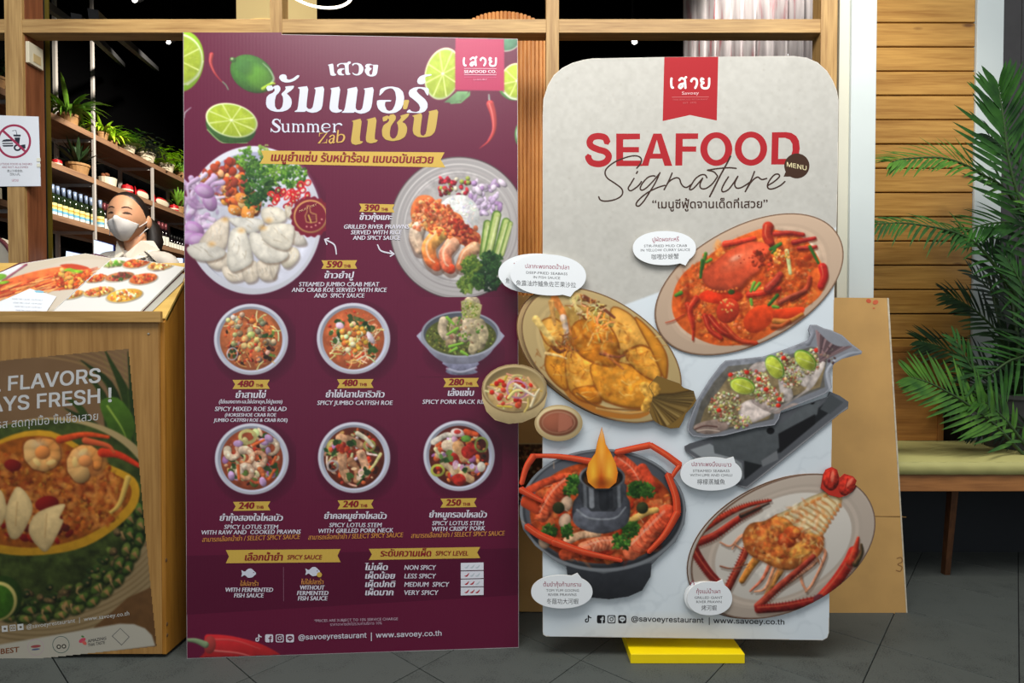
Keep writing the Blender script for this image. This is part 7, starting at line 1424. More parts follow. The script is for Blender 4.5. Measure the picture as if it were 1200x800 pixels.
r.stroke(h9([(200, 200), (150, 250), (110, 320)]), 22, (216, 84, 46), 16, k=4, tex=.3, sh=.5, col2=(226, 100, 60)); r.stroke(h9([(60, 230), (120, 200), (180, 180)]), 10, (206, 74, 40), 8, k=3, tex=.3); r.stroke(h9([(50, 270), (90, 300)]), 14, (196, 70, 36), 10)
r.stroke(h9([(560, 320), (510, 370), (430, 450)]), 26, (222, 80, 46), 20, k=4, tex=.3, sh=.5, col2=(230, 110, 70)); r.stroke(h9([(265, 440), (330, 420), (400, 420)]), 18, (226, 130, 90), 15, k=3, tex=.3, sh=.3); r.stroke(h9([(190, 460), (230, 455), (280, 465)]), 14, (206, 80, 44), 10, k=3, tex=.3)
r.stroke(h9([(390, 120), (440, 160), (480, 230)]), 16, (216, 84, 50), 12, k=4, tex=.3, sh=.3); r.stroke(h9([(470, 150), (500, 200), (500, 250)]), 12, (206, 70, 40), 8, k=3, tex=.3); r.stroke(h9([(430, 340), (480, 310), (520, 300)]), 9, (216, 170, 90), 7, k=3); r.stroke(h9([(200, 410), (250, 390), (310, 385)]), 10, (216, 170, 130), 8, k=3, tex=.3)
for P_, w_ in (([(200, 200), (150, 250), (110, 320)], 20), ([(560, 320), (510, 370), (430, 450)], 24), ([(265, 440), (330, 420), (400, 420)], 16), ([(390, 120), (440, 160), (480, 230)], 14)):
    Q_ = h9(P_); C_ = cat(Q_, 5)
    for i in range(1, len(C_)-1):
        (xa_, ya_), (xb_, yb_) = C_[i-1], C_[i+1]; L_ = math.hypot(xb_-xa_, yb_-ya_); nx_, ny_ = -(yb_-ya_)/L_, (xb_-xa_)/L_; q_ = w_*.42
        r.stroke([(C_[i][0]+nx_*q_, C_[i][1]+ny_*q_), (C_[i][0]+(xb_-xa_)*.3, C_[i][1]+(yb_-ya_)*.3), (C_[i][0]-nx_*q_, C_[i][1]-ny_*q_)], 1.1, (150, 36, 16), 1, sh=0, k=4, alpha=.55)
    r.stroke([(x-w_*.16, y-w_*.2) for x, y in Q_], w_*.16, (255, 190, 160), w_*.1, k=4, sh=0, alpha=.5)
for i in range(34): x = g.uniform(620, 795); y = g.uniform(530, 660); r.stroke([(x, y), (x+g.uniform(-14, 14), y+g.uniform(-14, 6))], .9, g.choice([(240, 190, 150), (226, 110, 70), (250, 210, 180)]), .5, sh=0, alpha=.8)
for (x, y, rr_, n_) in ((448, 225, 9, 60), (486, 232, 8, 50), (425, 370, 8, 46), (392, 415, 9, 50), (135, 375, 8, 46), (220, 200, 7, 40), (212, 230, 7, 40), (195, 375, 6, 30), (440, 362, 6, 24)): r.herb(*h9([(x, y)])[0], rr_, n_, (24, 60, 20), (90, 140, 50))
for (x, y) in ((168, 292), (470, 292)): r.ell(*h9([(x, y)])[0], 7, 7, 20, (50, 54, 30), sh=.4)
# chimney
r.poly(h9([(218, 320), (222, 270), (240, 245), (250, 200), (400, 200), (412, 245), (425, 275), (424, 325), (400, 360), (330, 385), (250, 365)]), (70, 72, 78), .05, .05, k=4, edge=.35); r.ell(*h9([(320, 330)])[0], 33, 17, 0, (92, 94, 102), sh=.4); r.poly(h9([(243, 180), (250, 270), (285, 305), (370, 305), (400, 268), (408, 180)]), (58, 60, 64), .1, .04)
for (x, w, c) in ((254, 3, (60, 62, 66)), (330, 12, (30, 32, 36)), (262, 4, (150, 154, 158)), (285, 6, (196, 200, 204)), (384, 4, (150, 154, 158)), (350, 8, (34, 36, 40))): r.stroke(h9([(x, 205), (x+3, 285)]), w, c, w, sh=0, alpha=.55)
r.stroke(h9([(235, 300), (280, 330), (370, 330), (410, 290)]), 3, (156, 160, 164), 2, k=4, alpha=.7); r.ell(705.6, 558.5, 27, 15.2, 0, (110, 112, 116)); r.ell(705.6, 559, 24.4, 13, 0, (26, 22, 20)); r.glow(705, 562, 22, 11, (220, 110, 20), .9, .7); 
r.grain(706, 600, 86, 62, 0, .2); P.raster(r, 'hot_pot_picture', body)
armL = h9([(392, 128), (300, 124), (180, 100), (80, 96), (58, 112), (40, 160), (26, 196), (30, 224), (60, 225), (110, 262), (104, 276), (60, 258), (28, 244), (28, 190)])
cl = [([(290, 126), (180, 108), (78, 104)], 5.8, 3.6), ([(78, 104), (52, 145), (34, 205)], 6.4, 4.5), ([(32, 226), (70, 248), (112, 270)], 6.5, 3.6), ([(376, 92), (440, 78), (500, 66)], 5.6, 6), ([(500, 66), (555, 100), (606, 138)], 5.4, 6), ([(604, 142), (590, 160), (574, 186)], 4.6, 3.4), ([(562, 172), (590, 250), (596, 310)], 6, 7), ([(596, 310), (550, 390), (492, 452)], 7, 4), ([(52, 358), (95, 388), (146, 412)], 6, 7), ([(150, 414), (260, 452), (395, 482)], 7.5, 3.5)]
outs = []
cl = [(a, b*1.3, c*1.3) for a, b, c in cl]
for Pp, w1, w2 in cl:
    outs.append(ribbon(h9(Pp), [w1, (w1+w2)/2, w2]))
P = None
for i, (o_, (Pp, w1, w2)) in enumerate(zip(outs, cl)):
    pc = popout('claw_cutout', o_, .0142+.0002*i, .003); xs = [p[0] for p in o_]; ys = [p[1] for p in o_]
    r = R(min(xs)-1, min(ys)-1, max(xs)+1, max(ys)+1, 2.0, (196, 52, 24)); r.stroke(h9(Pp), w1*1.15, (214, 72, 38), w2*1.15, k=5, sh=.45, tex=.06); r.stroke([(x-w1*.12, y-w1*.16) for x, y in h9(Pp)], .9, (250, 160, 120), .5, k=5, sh=0, alpha=.7); pc.raster(r, 'claw_picture', o_)
fl_ = h9([(324, 0), (332, 30), (338, 62), (356, 92), (374, 130), (382, 165), (376, 200), (350, 222), (300, 222), (274, 200), (268, 165), (276, 130), (300, 95), (308, 55)])
P = popout('flame_cutout', fl_, .0166, .003); r = R(685, 499, 727, 575, 1.8, (240, 130, 24)); r.poly(fl_, (240, 140, 30), k=0, soft=3); r.glow(705, 560, 22, 30, (190, 60, 10), .8, .8); r.glow(695, 553, 9, 28, (255, 200, 60), .9, .8, 0); r.glow(714, 552, 9, 24, (255, 206, 70), .9, .8, 0); r.glow(705, 528, 6, 34, (255, 190, 80), .8, .8); r.glow(705, 505, 5, 14, (236, 190, 150), .8); r.glow(706, 566, 16, 9, (120, 50, 14), .7)
P.raster(r, 'flame_picture', fl_)
P, o1 = bubble(658.4, 693.2, 36, 19.4, (676.6, 671.4), .019)
btext(P, o1, [('ต้มยำกุ้งก้ามกราม', 636.8, 681, 686.8, 687, 3.8, M_), ('TOM YUM GOONG', 640, 678.4, 693, 693, 2.9, K_), ('RIVER PRAWNS', 642.6, 675.6, 698, 698, 2.9, K_), ('冬蔭功大河蝦', 640.6, 678, 707, 707, 6, K_)])
# grilled giant prawn
h0 = lambda P: Z(P, 2.964, 780, 530)
cx, cy, a_, b_, an = 918, 640, 114.6, 74.5, -27; po = ellp(cx, cy, a_, b_, an, 72, 2.06)
pb = ellp(cx-5, cy, a_, b_, an, 72, 2.06); P = popout('backing_cutout', pb, .003, .004); P.shapes([(pb, (96, 74, 60)), (ellp(cx-5, cy, a_-1.2, b_-1.2, an, 72, 2.06), (186, 176, 166))], 'backing_print')
P = popout('plate_cutout', po, .009); r = R(806, 552, 1031, 725, 1.45, (190, 176, 160)); g = r.r
rimplate(r, cx, cy, a_, b_, an, (186, 170, 154), (84, 60, 48), (206, 198, 186))
def bone(Pp, w, w2, c=(166, 44, 30)):
    Q = h0(Pp); r.stroke([(x+1.5, y+2.5) for x, y in Q], w*1.1, (90, 70, 60), w2, k=4, alpha=.45); r.stroke(Q, w, c, w2, sh=.45, k=5, tex=.2); r.stroke([(x-w*.15, y-w*.2) for x, y in Q], w*.15, (230, 130, 100), .4, k=4, sh=0, alpha=.6)
hz = lambda P: Z(P, 2.844, 598, 492)
def bz(Pp, w, w2, c=(150, 44, 28), spine=0):
    Q = hz(Pp); r.stroke([(x+1.5, y+3) for x, y in Q], w*1.1, (110, 90, 76), w2, k=4, alpha=.45, sh=0); r.stroke(Q, w, c, w2, sh=.6, k=5, tex=.25); r.stroke([(x-w*.12, y-w*.22) for x, y in Q], w*.2, (226, 120, 80), w2*.1, k=4, sh=0, alpha=.55)
    if spine:
        C_ = cat(Q, 9)
        for i in range(1, len(C_)-1):
            (xa_, ya_), (xb_, yb_) = C_[i-1], C_[i+1]; L_ = math.hypot(xb_-xa_, yb_-ya_)+1e-6; nx_, ny_ = -(yb_-ya_)/L_*spine, (xb_-xa_)/L_*spine; t_ = i/len(C_); ww = (w+(w2-w)*t_)*.5
            r.stroke([(C_[i][0]+nx_*ww*.7, C_[i][1]+ny_*ww*.7), (C_[i][0]+nx_*(ww+1.6), C_[i][1]+ny_*(ww+1.6))], 1.3, (120, 28, 20), .4, sh=0)
for Pp, w, w2 in (([(830, 365), (770, 385), (735, 420), (700, 408)], 3.4, 1.8), ([(820, 350), (765, 395), (740, 430)], 3, 1.8), ([(800, 420), (775, 430), (745, 412)], 2.4, 1.6), ([(1030, 420), (1050, 450), (1010, 540), (985, 572)], 4.5, 2.6), ([(965, 500), (972, 540), (988, 570)], 4, 2.6), ([(1005, 450), (1020, 470), (960, 520), (900, 560)], 5, 3)): bz(Pp, w, w2, (206, 140, 104))
bz([(800, 400), (770, 470), (725, 560)], 8, 9, (150, 50, 36), 1)
for Pp, w, w2, c in (([(830, 450), (800, 490), (772, 535)], 10, 7, (206, 130, 50)), ([(865, 480), (840, 530), (800, 570)], 5, 2.4, (206, 110, 80)), ([(900, 500), (870, 550), (850, 590)], 9, 5, (210, 140, 66)), ([(880, 490), (850, 560), (815, 572)], 4, 2, (220, 150, 110)), ([(700, 487), (740, 495), (790, 480)], 2, 1.4, (120, 70, 50))): bz(Pp, w, w2, c)
hb_ = [(775, 380), (800, 345), (850, 335), (900, 310), (960, 330), (1030, 370), (1045, 410), (1030, 450), (980, 480), (930, 500), (880, 490), (840, 470), (800, 450), (778, 415)]
r.poly([(x+2, y+3) for x, y in hz(hb_)], (120, 90, 70), k=4, alpha=.5, soft=3); r.poly(hz(hb_), (196, 110, 50), .1, .3, k=4, edge=.3)
for t in range(34):
    x = g.choice([775+g.uniform(0, 50), 985+g.uniform(0, 55)]); y = 350+g.random()*120; p0 = hz([(x, y)])[0]; r.stroke([p0, (p0[0]+g.uniform(-6, 6), p0[1]+g.uniform(2, 9))], g.uniform(1, 2.4), g.choice([(226, 190, 140), (206, 120, 60), (150, 80, 40)]), .6, sh=.3)
tl = [(1040, 240), (1075, 225), (1105, 250), (1100, 290), (1070, 330), (1050, 375), (1020, 390), (980, 380), (940, 350), (900, 325), (890, 315), (940, 290), (990, 260)]
r.poly(hz(tl), (226, 196, 140), .08, .12, k=4, edge=.3)
for t in range(8):
    u = t/7; ax_, ay_ = 1075-u*150, 245+u*70; bx_2, by_2 = 1098-u*62, 285+u*95; p0, p1 = hz([(ax_, ay_), (bx_2, by_2)]); m_2 = ((p0[0]+p1[0])/2+5, (p0[1]+p1[1])/2+1)
    r.stroke([p0, m_2, p1], 1.6, (190, 130, 70), 1.2, k=4, sh=0, alpha=.7); r.stroke([(p0[0]-3, p0[1]+2), (m_2[0]-4, m_2[1]+2), (p1[0]-4, p1[1])], 4, (240, 222, 180), 3, k=4, sh=.3, alpha=.6); r.ell(p0[0]-1, p0[1]-1, 3.4, 2, -30, (214, 130, 60), sh=.3, alpha=.7); r.ell(p1[0]+.5, p1[1], 3, 2, 60, (206, 120, 60), sh=.3, alpha=.7)
r.mott((938, 610, 36, 20, -35), 60, [(236, 140, 60), (250, 230, 190), (206, 110, 50)], (2, 5), .45)
for (x, y, a, b, c) in ((870, 380, 17, 12, (222, 120, 56)), (905, 350, 14, 9, (226, 140, 60)), (975, 430, 17, 9, (232, 160, 70)), (920, 400, 11, 9, (190, 66, 30)), (940, 375, 10, 8, (206, 90, 40)), (900, 440, 10, 8, (214, 120, 50)), (850, 425, 9, 7, (200, 96, 40)), (1000, 395, 9, 7, (226, 160, 80))): r.ell(*hz([(x, y)])[0], a, b, g.uniform(-30, 20), c, sh=.4, tex=.3, ts=4, edge=.25)
r.mott((918, 634, 44, 26), 220, [(246, 170, 70), (170, 60, 24), (230, 110, 50), (120, 44, 20), (250, 200, 120)], (1.5, 5), .5)
for (x, y, a) in ((1070, 193, 5), (1128, 212, 38)): p0 = hz([(x, y)])[0]; r.ell(*p0, 9.6, 13, a-8, (196, 48, 34), sh=.4, tex=.35, ts=3, edge=.35); r.ell(p0[0]+3, p0[1]-3, 2.6, 7, a, (240, 130, 100), alpha=.7, soft=2)
bz([(600, 392), (640, 365), (720, 315), (790, 285), (868, 268)], 11, 3, (170, 52, 34), -1); bz([(610, 412), (680, 385), (760, 330), (830, 292)], 10, 6, (150, 40, 30), 1); bz([(770, 318), (820, 296), (862, 278)], 6, 2, (60, 44, 36))
bz([(602, 400), (620, 445), (660, 505), (692, 540)], 11, 9, (120, 32, 28), 1); r.ell(*hz([(603, 400)])[0], 7, 6, 0, (96, 40, 40), sh=.5)
bz([(825, 620), (890, 560), (960, 500), (1010, 455)], 9, 6, (150, 54, 40), 1); bz([(828, 630), (920, 622), (1030, 600)], 10, 11, (130, 32, 28), -1); bz([(1030, 600), (1080, 545), (1125, 480), (1145, 440)], 13, 14, (166, 42, 32), 1); bz([(1135, 470), (1150, 430), (1160, 392)], 12, 3, (190, 56, 36)); bz([(1150, 480), (1170, 445), (1170, 415)], 7, 3, (72, 60, 36)); r.ell(*hz([(1030, 598)])[0], 7, 6.4, 0, (90, 40, 46), sh=.5)
r.grain(918, 634, 60, 40, -30, .14); P.raster(r, 'grilled_prawn_picture', po)
to_ = [(962, 572), (965, 556), (968, 550), (975, 547), (981, 550), (984, 560), (990, 555), (1000, 558), (1004, 563), (1000, 574), (993, 580), (984, 583), (972, 580)]
P = popout('shell_cutout', to_, .0135, .003); r = R(960, 545, 1006, 585, 1.8, (190, 50, 36)); g = r.r
for (x, y, a) in ((973.6, 561, 5), (993.5, 568, 38)): r.ell(x, y, 9.6, 13.5, a-8, (204, 52, 36), sh=.45, tex=.35, ts=3, edge=.35); r.ell(x+2, y-3, 2.2, 7, a, (244, 140, 110), alpha=.7, soft=2); r.stroke([(x-4, y+8), (x, y-8)], .8, (140, 26, 20), sh=0)
P.raster(r, 'shell_picture', to_)
P, o1 = bubble(826, 700, 24, 19, (812, 682), .011); P.shapes([(o1, WB_)], 'bubble_face'); P.text('b', 'กุ้', 808.6, 814, 685.6, 3.8, M_)
P, o1 = bubble(831.6, 701, 26.4, 19.6, (846.6, 679), .015)
btext(P, o1, [('กุ้งแม่น้ำเผา', 816, 844, 695, 695, 3.8, M_), ('GRILLED GIANT', 814, 846.6, 701.4, 701.4, 2.9, K_), ('RIVER PRAWN', 816, 845.6, 706.4, 706.4, 2.9, K_), ('烤河蝦', 822, 840, 714.6, 714.6, 6, K_)])
SPR.nxt(.0002)
# yellow slab
ys = empty('yellow_slab', ((.3155+.6376)/2, 1.68, 0), 'bright yellow flat slab on the floor under the cream display board', 'slab')
MB().box(.3165, 1.602, .0005, .640, 1.86, .0278, .0015).build('slab', mat('yellow_paint', (255, 222, 2), .45, var=.03, scale=14), ys)
# ================================================================== PALM
palm = empty('potted_palm', (1.98, 2.30, ZS), 'large artificial palm with long dark green fronds at the right edge, above the bench', 'palm')
def leafm(name, c1, c2):
    m, t, b = newmat(name); N = t.nodes; L = t.links; tc = N.new('ShaderNodeTexCoord'); n = N.new('ShaderNodeTexNoise'); n.inputs['Scale'].default_value = 14; n.inputs['Detail'].default_value = 4
    cr = N.new('ShaderNodeValToRGB'); cr.color_ramp.elements[0].position = .3; cr.color_ramp.elements[1].position = .72; cr.color_ramp.elements[0].color = rgba(c1); cr.color_ramp.elements[1].color = rgba(c2)
    L.new(tc.outputs['Object'], n.inputs[0]); L.new(n.outputs[0], cr.inputs[0]); L.new(cr.outputs[0], b.inputs['Base Color']); b.inputs['Roughness'].default_value = .55; b.inputs['Specular IOR Level'].default_value = .3; return m
PL1 = leafm('palm_green', (16, 50, 16), (50, 98, 30)); PL2 = leafm('palm_green_light', (34, 78, 22), (84, 130, 40)); PL3 = leafm('palm_green_dark', (12, 30, 14), (34, 62, 24)); STEM = mat('palm_stem', (44, 70, 26), .5, var=.2)
def blade(m, p, d, up, L, w, droop):
    """one leaflet: folded narrow blade from p in direction d"""
    d = d.normalized(); s = d.cross(up).normalized(); V = []; ks = (0, .18, .45, .72, .9, 1); ws = (.25, .8, 1, .7, .35, .03)
    for t, ww in zip(ks, ws):
        c = p+d*(L*t)-Vector((0, 0, 1))*(droop*L*t*t); q = s*w*.5*ww; V += [c-q+up*w*.14*ww, c, c+q+up*w*.14*ww]
    F = []
    for i in range(5): a = 3*i; F += [(a, a+1, a+4, a+3), (a+1, a+2, a+5, a+4)]
    m.add(V, F)
def frond(ctrl, LL, W, mt, n=26, single=False, droop=.12, facing=(0, -1, .15), ang=(62, 22), seed=1, t0=.12):
    """ctrl: list of (px, py, Y) base -> tip"""
    g = random.Random(seed); P = [at(*c) for c in ctrl]; Q = [Vector(q) for q in cat([tuple(p) for p in P], 14)]; N_ = len(Q)
    fr = MB().tube(Q, [.0055*(1-.75*i/(N_-1))+.0012 for i in range(N_)], 6).build('frond', STEM, palm, smooth=True); ORG[fr.name] = ORG[palm.name]
    up = Vector(facing).normalized(); big = MB()
    for k in range(n):
        t = t0+(1-t0)*k/(n-1); i = min(int(t*(N_-1)), N_-2); p = Q[i]+(Q[i+1]-Q[i])*(t*(N_-1)-i); d = (Q[min(i+1, N_-1)]-Q[max(i-1, 0)]).normalized(); sd = d.cross(up).normalized()
        L = LL*(math.sin(math.pi*min(1, .16+.72*t))**.75)*g.uniform(.9, 1.08)*(1-.25*t); a = math.radians(ang[0]+(ang[1]-ang[0])*t)
        for sg in (-1, 1):
            dd = d*math.cos(a)+sd*sg*math.sin(a)+up*g.uniform(-.08, .22); m = MB() if single else big
            blade(m, p, dd, (up+sd*sg*.25).normalized(), L, W*g.uniform(.85, 1.1), droop*g.uniform(.4, 1.4))
            if single: m.build('leaflet', mt, fr, smooth=True)
    if not single: o = big.build('leaflets', mt, fr, smooth=True); o['kind'] = 'stuff'
    return fr
frond([(1262, 470, 2.25), (1222, 320, 2.2), (1186, 205, 2.16), (1176, 140, 2.14), (1170, 102, 2.13)], .285, .018, PL1, 30, True, .02, (0.0, -1, .1), (64, 26), 2, .22)
frond([(1250, 360, 2.25), (1190, 238, 2.22), (1148, 203, 2.2), (1108, 186, 2.18), (1062, 186, 2.16), (1046, 190, 2.15)], .19, .013, PL2, 28, True, .12, (0, -.7, .6), (60, 26), 3, .2)
frond([(1262, 440, 2.22), (1190, 345, 2.2), (1150, 292, 2.18), (1118, 272, 2.16), (1066, 262, 2.13), (1028, 262, 2.1)], .17, .012, PL1, 32, True, .35, (0, -.75, .55), (58, 30), 4, .1)
frond([(1262, 600, 2.15), (1180, 512, 2.13), (1156, 490, 2.12), (1122, 466, 2.11), (1090, 449, 2.1), (1068, 442, 2.1)], .21, .015, PL2, 24, True, .03, (-.1, -.85, .4), (62, 34), 5, .14)
frond([(1280, 640, 2.14), (1200, 520, 2.14), (1168, 482, 2.14), (1150, 470, 2.13), (1132, 470, 2.13)], .13, .014, PL2, 18, True, .25, (0, -.8, .5), (60, 30), 6, .1)
for i, (c, LL, mt, n) in enumerate((
    ([(1270, 560, 2.34), (1200, 430, 2.34), (1150, 370, 2.33), (1110, 345, 2.32)], .22, PL3, 26), ([(1280, 560, 2.3), (1220, 420, 2.3), (1180, 340, 2.3), (1160, 290, 2.3)], .26, PL3, 26),
    ([(1300, 480, 2.2), (1250, 300, 2.2), (1215, 230, 2.2), (1185, 180, 2.2), (1160, 160, 2.2)], .24, PL1, 24), ([(1280, 600, 2.38), (1210, 500, 2.38), (1160, 440, 2.37), (1110, 410, 2.36), (1080, 400, 2.36)], .22, PL3, 26),
    ([(1300, 500, 2.18), (1240, 420, 2.18), (1190, 420, 2.18), (1150, 440, 2.16), (1120, 400, 2.16)], .2, PL1, 22), ([(1290, 420, 2.24), (1240, 300, 2.22), (1200, 265, 2.2), (1160, 262, 2.2), (1120, 275, 2.18)], .2, PL1, 24),
    ([(1300, 640, 2.3), (1240, 540, 2.3), (1200, 480, 2.3), (1185, 430, 2.3), (1180, 390, 2.3)], .26, PL3, 26), ([(1300, 620, 2.2), (1250, 500, 2.2), (1215, 400, 2.18), (1200, 340, 2.16), (1178, 300, 2.15)], .22, PL1, 24),
    ([(1320, 500, 2.1), (1290, 380, 2.1), (1240, 280, 2.1), (1205, 235, 2.1)], .2, PL2, 20), ([(1300, 640, 2.2), (1230, 520, 2.2), (1190, 500, 2.2), (1150, 500, 2.2), (1130, 505, 2.2)], .12, PL3, 20),
    ([(1280, 560, 2.42), (1200, 470, 2.42), (1150, 450, 2.42), (1110, 470, 2.4)], .2, PL3, 24), ([(1290, 560, 2.42), (1230, 430, 2.42), (1190, 370, 2.42), (1140, 320, 2.42)], .22, PL3, 24))):
    frond(c, LL, .015, mt, n, False, .15, (0, -.8, .5), (62, 28), 20+i, .08)
b = Vector((2.02, 2.32, ZS))
MB().lathe([(.10, 0), (.13, .2), (.14, .2), (.14, .215), (.12, .215), (.115, .19)], b, 24).build('pot', mat('grey_pot', (70, 70, 68), .7), palm)
MB().lathe([(.115, .0), (.04, .01)], (b.x, b.y, b.z+.19), 16).build('soil', SOIL, palm)
for k in range(6):
    a = k*1.05; MB().tube([b+Vector((.03*math.cos(a), .03*math.sin(a), .18)), b+Vector((.05*math.cos(a), .04*math.sin(a), .42)), b+Vector((.10*math.cos(a)-.02, .04*math.sin(a), .70))], [.009, .008, .005], 6).build('stem', STEM, palm, smooth=True)
# ================================================================== WOMAN BEHIND THE LECTERN
PYY = 2.62; sc = PYY/FPX
hc = at(150.5, 256, PYY)                      # centre of head
feet = Vector((hc.x+.02, PYY+.02, 0))
wom = empty('person', feet, 'person in white face mask and light grey collared shirt, dark hair tied back', 'person')
SKIN = mat('skin', (206, 150, 112), .5, var=.04, scale=30); HAIR = mat('dark_hair', (30, 22, 18), .45, var=.3, scale=60, stretch=(1, 1, .2)); SHIRT = mat('shirt_cloth', (186, 178, 168), .8, var=.05, bump=.2); MASK = mat('white_mask', (214, 210, 206), .75, var=.03); COLL = mat('collar_cloth', (216, 208, 192), .8, var=.03)
yaw = math.radians(10)                         # turned a little to her right (picture left)
Rz = Matrix.Rotation(yaw, 3, 'Z')
def hp(v): return hc+Rz@Vector(v)               # head space: -y is forward
# head: deformed ellipsoid, with brow, cheek, nose, chin, and the neck in one surface
def headfn(v):
    u = v.copy(); z = u.z/.115; f = -u.y/.095
    if z < -.1: k = 1-.34*min(1, (-z-.1)/.9)**1.3; u.x *= k; 
    if z < 0 and u.y > 0: u.y *= 1-.25*(-z)
    if f > .3: u.y -= .006*math.exp(-((z+.9)/.25)**2)                                       # chin
    nz = math.exp(-(u.x/.013)**2)*math.exp(-((z+.18)/.2)**2); 
    if f > .3: u.y -= .022*nz
    if f > .3: u.y += .006*(math.exp(-((abs(u.x)-.031)/.012)**2)*math.exp(-((z-.06)/.09)**2))   # eye sockets
    return u
m = MB(); m.ball((0, 0, 0), (.077, .095, .115), 44, 36, headfn)
m.v = [tuple(hp(v)) for v in m.v]
hd = m.build('head', SKIN, wom, smooth=True); ORG[hd.name] = ORG[wom.name]
# torso + neck + arms: a skinned skeleton
def skin(name, verts, edges, radii, m_, root=0, sub=2):
    me = bpy.data.meshes.new(name); me.from_pydata([tuple(Vector(v)-ORG[wom.name]) for v in verts], edges, []); o = bpy.data.objects.new(name, me); COL.objects.link(o); o.parent = wom; ORG[o.name] = ORG[wom.name]
    s = o.modifiers.new('skin', 'SKIN'); s.use_smooth_shade = True
    for i, r_ in enumerate(radii):
        d = me.skin_vertices[0].data[i]; d.radius = r_ if hasattr(r_, '__len__') else (r_, r_); d.use_root = (i == root)
    ss = o.modifiers.new('sub', 'SUBSURF'); ss.levels = sub; ss.render_levels = sub; me.materials.append(m_); return o
bx_, by_ = hc.x+.012, hc.y+.035
nk = Vector((bx_, by_-.01, hc.z-.085)); nb2 = Vector((bx_+.004, by_+.005, hc.z-.140))
MB().tube([nk+Vector((0, 0, .03)), nk+Vector((0, 0, -.02)), nb2+Vector((0, 0, .01)), nb2+Vector((0, 0, -.04))], [.046, .045, .052, .075], 20).build('neck', SKIN, wom, smooth=True)
zs = hc.z-.155; wz = .98
V = [(bx_, by_, wz), (bx_, by_, 1.12), (bx_, by_, zs-.06), (bx_, by_+.01, zs-.045), (bx_-.152, by_, zs-.026), (bx_+.152, by_, zs-.026), (bx_-.20, by_+.01, zs-.26), (bx_+.20, by_+.01, zs-.26), (bx_-.17, by_-.12, zs-.38), (bx_+.17, by_-.12, zs-.38)]
skin('shirt', V, [(0, 1), (1, 2), (2, 3), (3, 4), (3, 5), (4, 6), (5, 7), (6, 8), (7, 9)], [(.125, .09), (.125, .088), (.13, .088), (.058, .055), (.056, .052), (.056, .052), .04, .04, .034, .034], SHIRT)
for s in (-1, 1):
    a = Vector((bx_+s*.17, by_-.12, zs-.38)); h = a+Vector((-s*.03, -.16, -.03))
    e = [a, a.lerp(h, .6), h, h+Vector((-s*.01, -.04, -.005))]; vs = list(e); ed = [(0, 1), (1, 2), (2, 3)]; rd = [.03, .024, (.034, .014), (.036, .012)]
    for k, (ox, ln) in enumerate(((-.027, .052), (-.009, .06), (.009, .056), (.026, .044))):
        b0_ = h+Vector((ox, -.05, -.004)); vs += [b0_, b0_+Vector((0, -ln*.55, -.008)), b0_+Vector((0, -ln, -.02))]; i = len(vs)-3; ed += [(3, i), (i, i+1), (i+1, i+2)]; rd += [.0095, .0088, .0075]
    tb = h+Vector((-s*.034, -.01, -.006)); vs += [tb, tb+Vector((-s*.018, -.03, -.01))]; i = len(vs)-2; ed += [(2, i), (i, i+1)]; rd += [.011, .009]
    skin('forearm', vs, ed, rd, SKIN)
V = [(bx_, by_, wz-.02), (bx_-.085, by_, .86), (bx_+.085, by_, .86), (bx_-.09, by_-.01, .48), (bx_+.09, by_-.01, .48), (bx_-.09, by_+.02, .08), (bx_+.09, by_+.02, .08)]
skin('trousers', V, [(0, 1), (0, 2), (1, 3), (3, 5), (2, 4), (4, 6)], [(.13, .095), .09, .09, .06, .06, .045, .045], mat('black_trousers', (22, 22, 26), .8))
for s in (-1, 1): MB().ball((bx_+s*.09, by_-.03, .032), (.042, .115, .032), 14, 8).build('shoe', BLK, wom, smooth=True)
# hair: cap from hairline back, bun/ponytail behind
m = MB(); nu, nv = 48, 22; Vh = []; 
for j in range(nv+1):
    for i in range(nu):
        ph = 2*math.pi*i/nu; fr_ = (1-math.sin(ph))/2       # ph=-90deg is forward
        lim = math.radians(-38+ 76*max(0, -math.sin(ph))**1.0*1.0) if math.sin(ph) < 0 else math.radians(-38)
        lim = math.radians(-34)+(math.radians(50)-math.radians(-34))*(max(0, -math.sin(ph))**.45 if math.sin(ph) < 0 else 0)
        th = lim+(math.pi/2-lim)*j/nv; r0 = Vector((.077*math.cos(th)*math.cos(ph), .095*math.cos(th)*math.sin(ph), .115*math.sin(th)))
        r0 = headfn(r0); k = 1.01+.035*min(1, j/3); r0 = Vector((r0.x*k, r0.y*k+.004, r0.z*(k+.0))); Vh.append(hp(r0))
F = [(j*nu+i, j*nu+(i+1) % nu, (j+1)*nu+(i+1) % nu, (j+1)*nu+i) for j in range(nv) for i in range(nu)]
hr = m.add(Vh, F).build('hair', HAIR, wom, smooth=True)
MB().tube([hp((.01, .085, .03)), hp((.035, .12, -.02)), hp((.05, .12, -.08)), hp((.05, .10, -.15)), hp((.045, .09, -.21))], [.03, .048, .046, .036, .012], 14).build('ponytail', HAIR, wom, smooth=True)
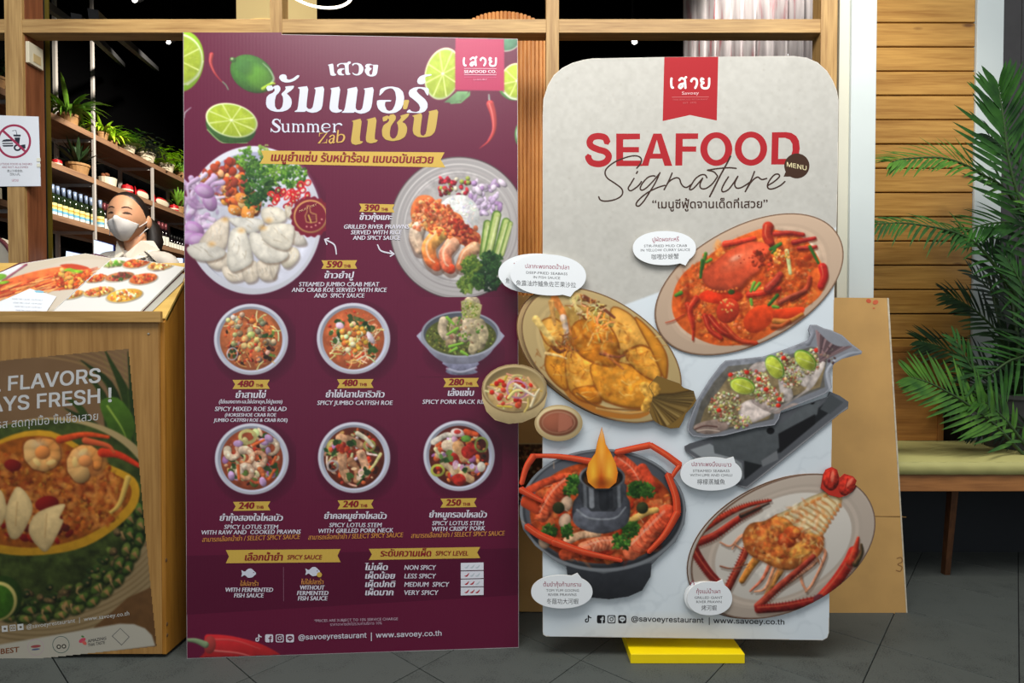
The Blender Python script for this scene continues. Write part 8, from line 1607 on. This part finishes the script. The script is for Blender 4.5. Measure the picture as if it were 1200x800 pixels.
# ears, eyes, brows
for s in (-1, 1):
    MB().ball(hp((s*.079, .012, -.012)), (.012, .017, .030), 14, 10).build('ear', SKIN, wom, smooth=True)
    DKB = mat('brow_hair', (52, 32, 24), .7)
    def surf(x, z, o=0.0):
        th = math.asin(max(-1, min(1, z/.115))); c = math.cos(th); q = max(0, 1-(x/(.077*max(c, .05)))**2); v = headfn(Vector((x, -.095*c*math.sqrt(q), z))); return hp((v.x, v.y-o, v.z))
    MB().tube([surf(s*x, z, .0012) for x, z in ((.014, .028), (.024, .033), (.036, .034), (.048, .028))], [.0016, .0028, .0024, .001], 6).build('eyebrow', DKB, wom, smooth=True)
    MB().tube([surf(s*x, z, .001) for x, z in ((.018, .004), (.025, .0095), (.033, .0105), (.041, .008), (.048, .002))], [.001, .0022, .0024, .002, .001], 6).build('eyelid', DKB, wom, smooth=True)
    MB().tube([surf(s*x, z, .0004) for x, z in ((.021, .003), (.030, .0045), (.040, .003))], [.0012, .0026, .0012], 6).build('eye', mat('eye_dark', (24, 18, 16), .2), wom, smooth=True)
# mask: shell over nose and mouth
Vm = []; nx, nz = 25, 15
for j in range(nz):
    for i in range(nx):
        a = -1+2*i/(nx-1); b = j/(nz-1); wd = .066*(1-.0*b)
        top = -.018-.020*abs(a)**1.2+.006*math.exp(-(a/.16)**2)+.004; bot = -.112+.050*abs(a)**2.0; z = bot+(top-bot)*b; x = a*wd*(1-.20*(1-b)**1.5)
        th = math.asin(max(-.97, min(1, z/.118))); c = math.cos(th); q = max(0.02, 1-(x/(.079*max(c, .3)))**2); v = headfn(Vector((x, -.095*max(c, .45)*math.sqrt(q), z))); bul = .013*math.sin(math.pi*b)*(1-a*a)+.004+.014*math.exp(-(a/.14)**2)*math.sin(math.pi*min(1, b*1.0))**.8
        Vm.append(hp((x, v.y-bul, z)))
F = [(j*nx+i, j*nx+i+1, (j+1)*nx+i+1, (j+1)*nx+i) for j in range(nz-1) for i in range(nx-1)]
mk = mesh_obj('face_mask', [tuple(v) for v in Vm], F, MASK, wom, smooth=True); ORG[mk.name] = ORG[wom.name]; md = mk.modifiers.new('t', 'SOLIDIFY'); md.thickness = .0012
for s in (-1, 1):
    MB().tube([hp((s*.062, -.040, -.045)), hp((s*.076, -.01, -.02)), hp((s*.084, .012, .006)), hp((s*.086, .026, -.008))], .0022, 6).build('mask_strap', MASK, mk, smooth=True)
    MB().tube([hp((s*.060, -.036, -.085)), hp((s*.074, -.006, -.05)), hp((s*.084, .018, -.03))], .0018, 6).build('mask_strap', MASK, mk, smooth=True)
# shirt collar
for s in (-1, 1):
    c0_ = [Vector((bx_+s*.006, by_-.083, zs-.012)), Vector((bx_+s*.055, by_-.052, zs+.052)), Vector((bx_+s*.066, by_+.02, zs+.064)), Vector((bx_+s*.098, by_+.012, zs+.022)), Vector((bx_+s*.085, by_-.075, zs-.026)), Vector((bx_+s*.03, by_-.105, zs-.052))]
    k = len(c0_); MB().add([tuple(v) for v in c0_]+[tuple(v+Vector((0, .004, -.004))) for v in c0_], [tuple(range(k)), tuple(range(2*k-1, k-1, -1))]+[(i, k+i, k+(i+1) % k, (i+1) % k) for i in range(k)]).build('collar', COLL, wom)
flush_text()
bpy.context.view_layer.update()
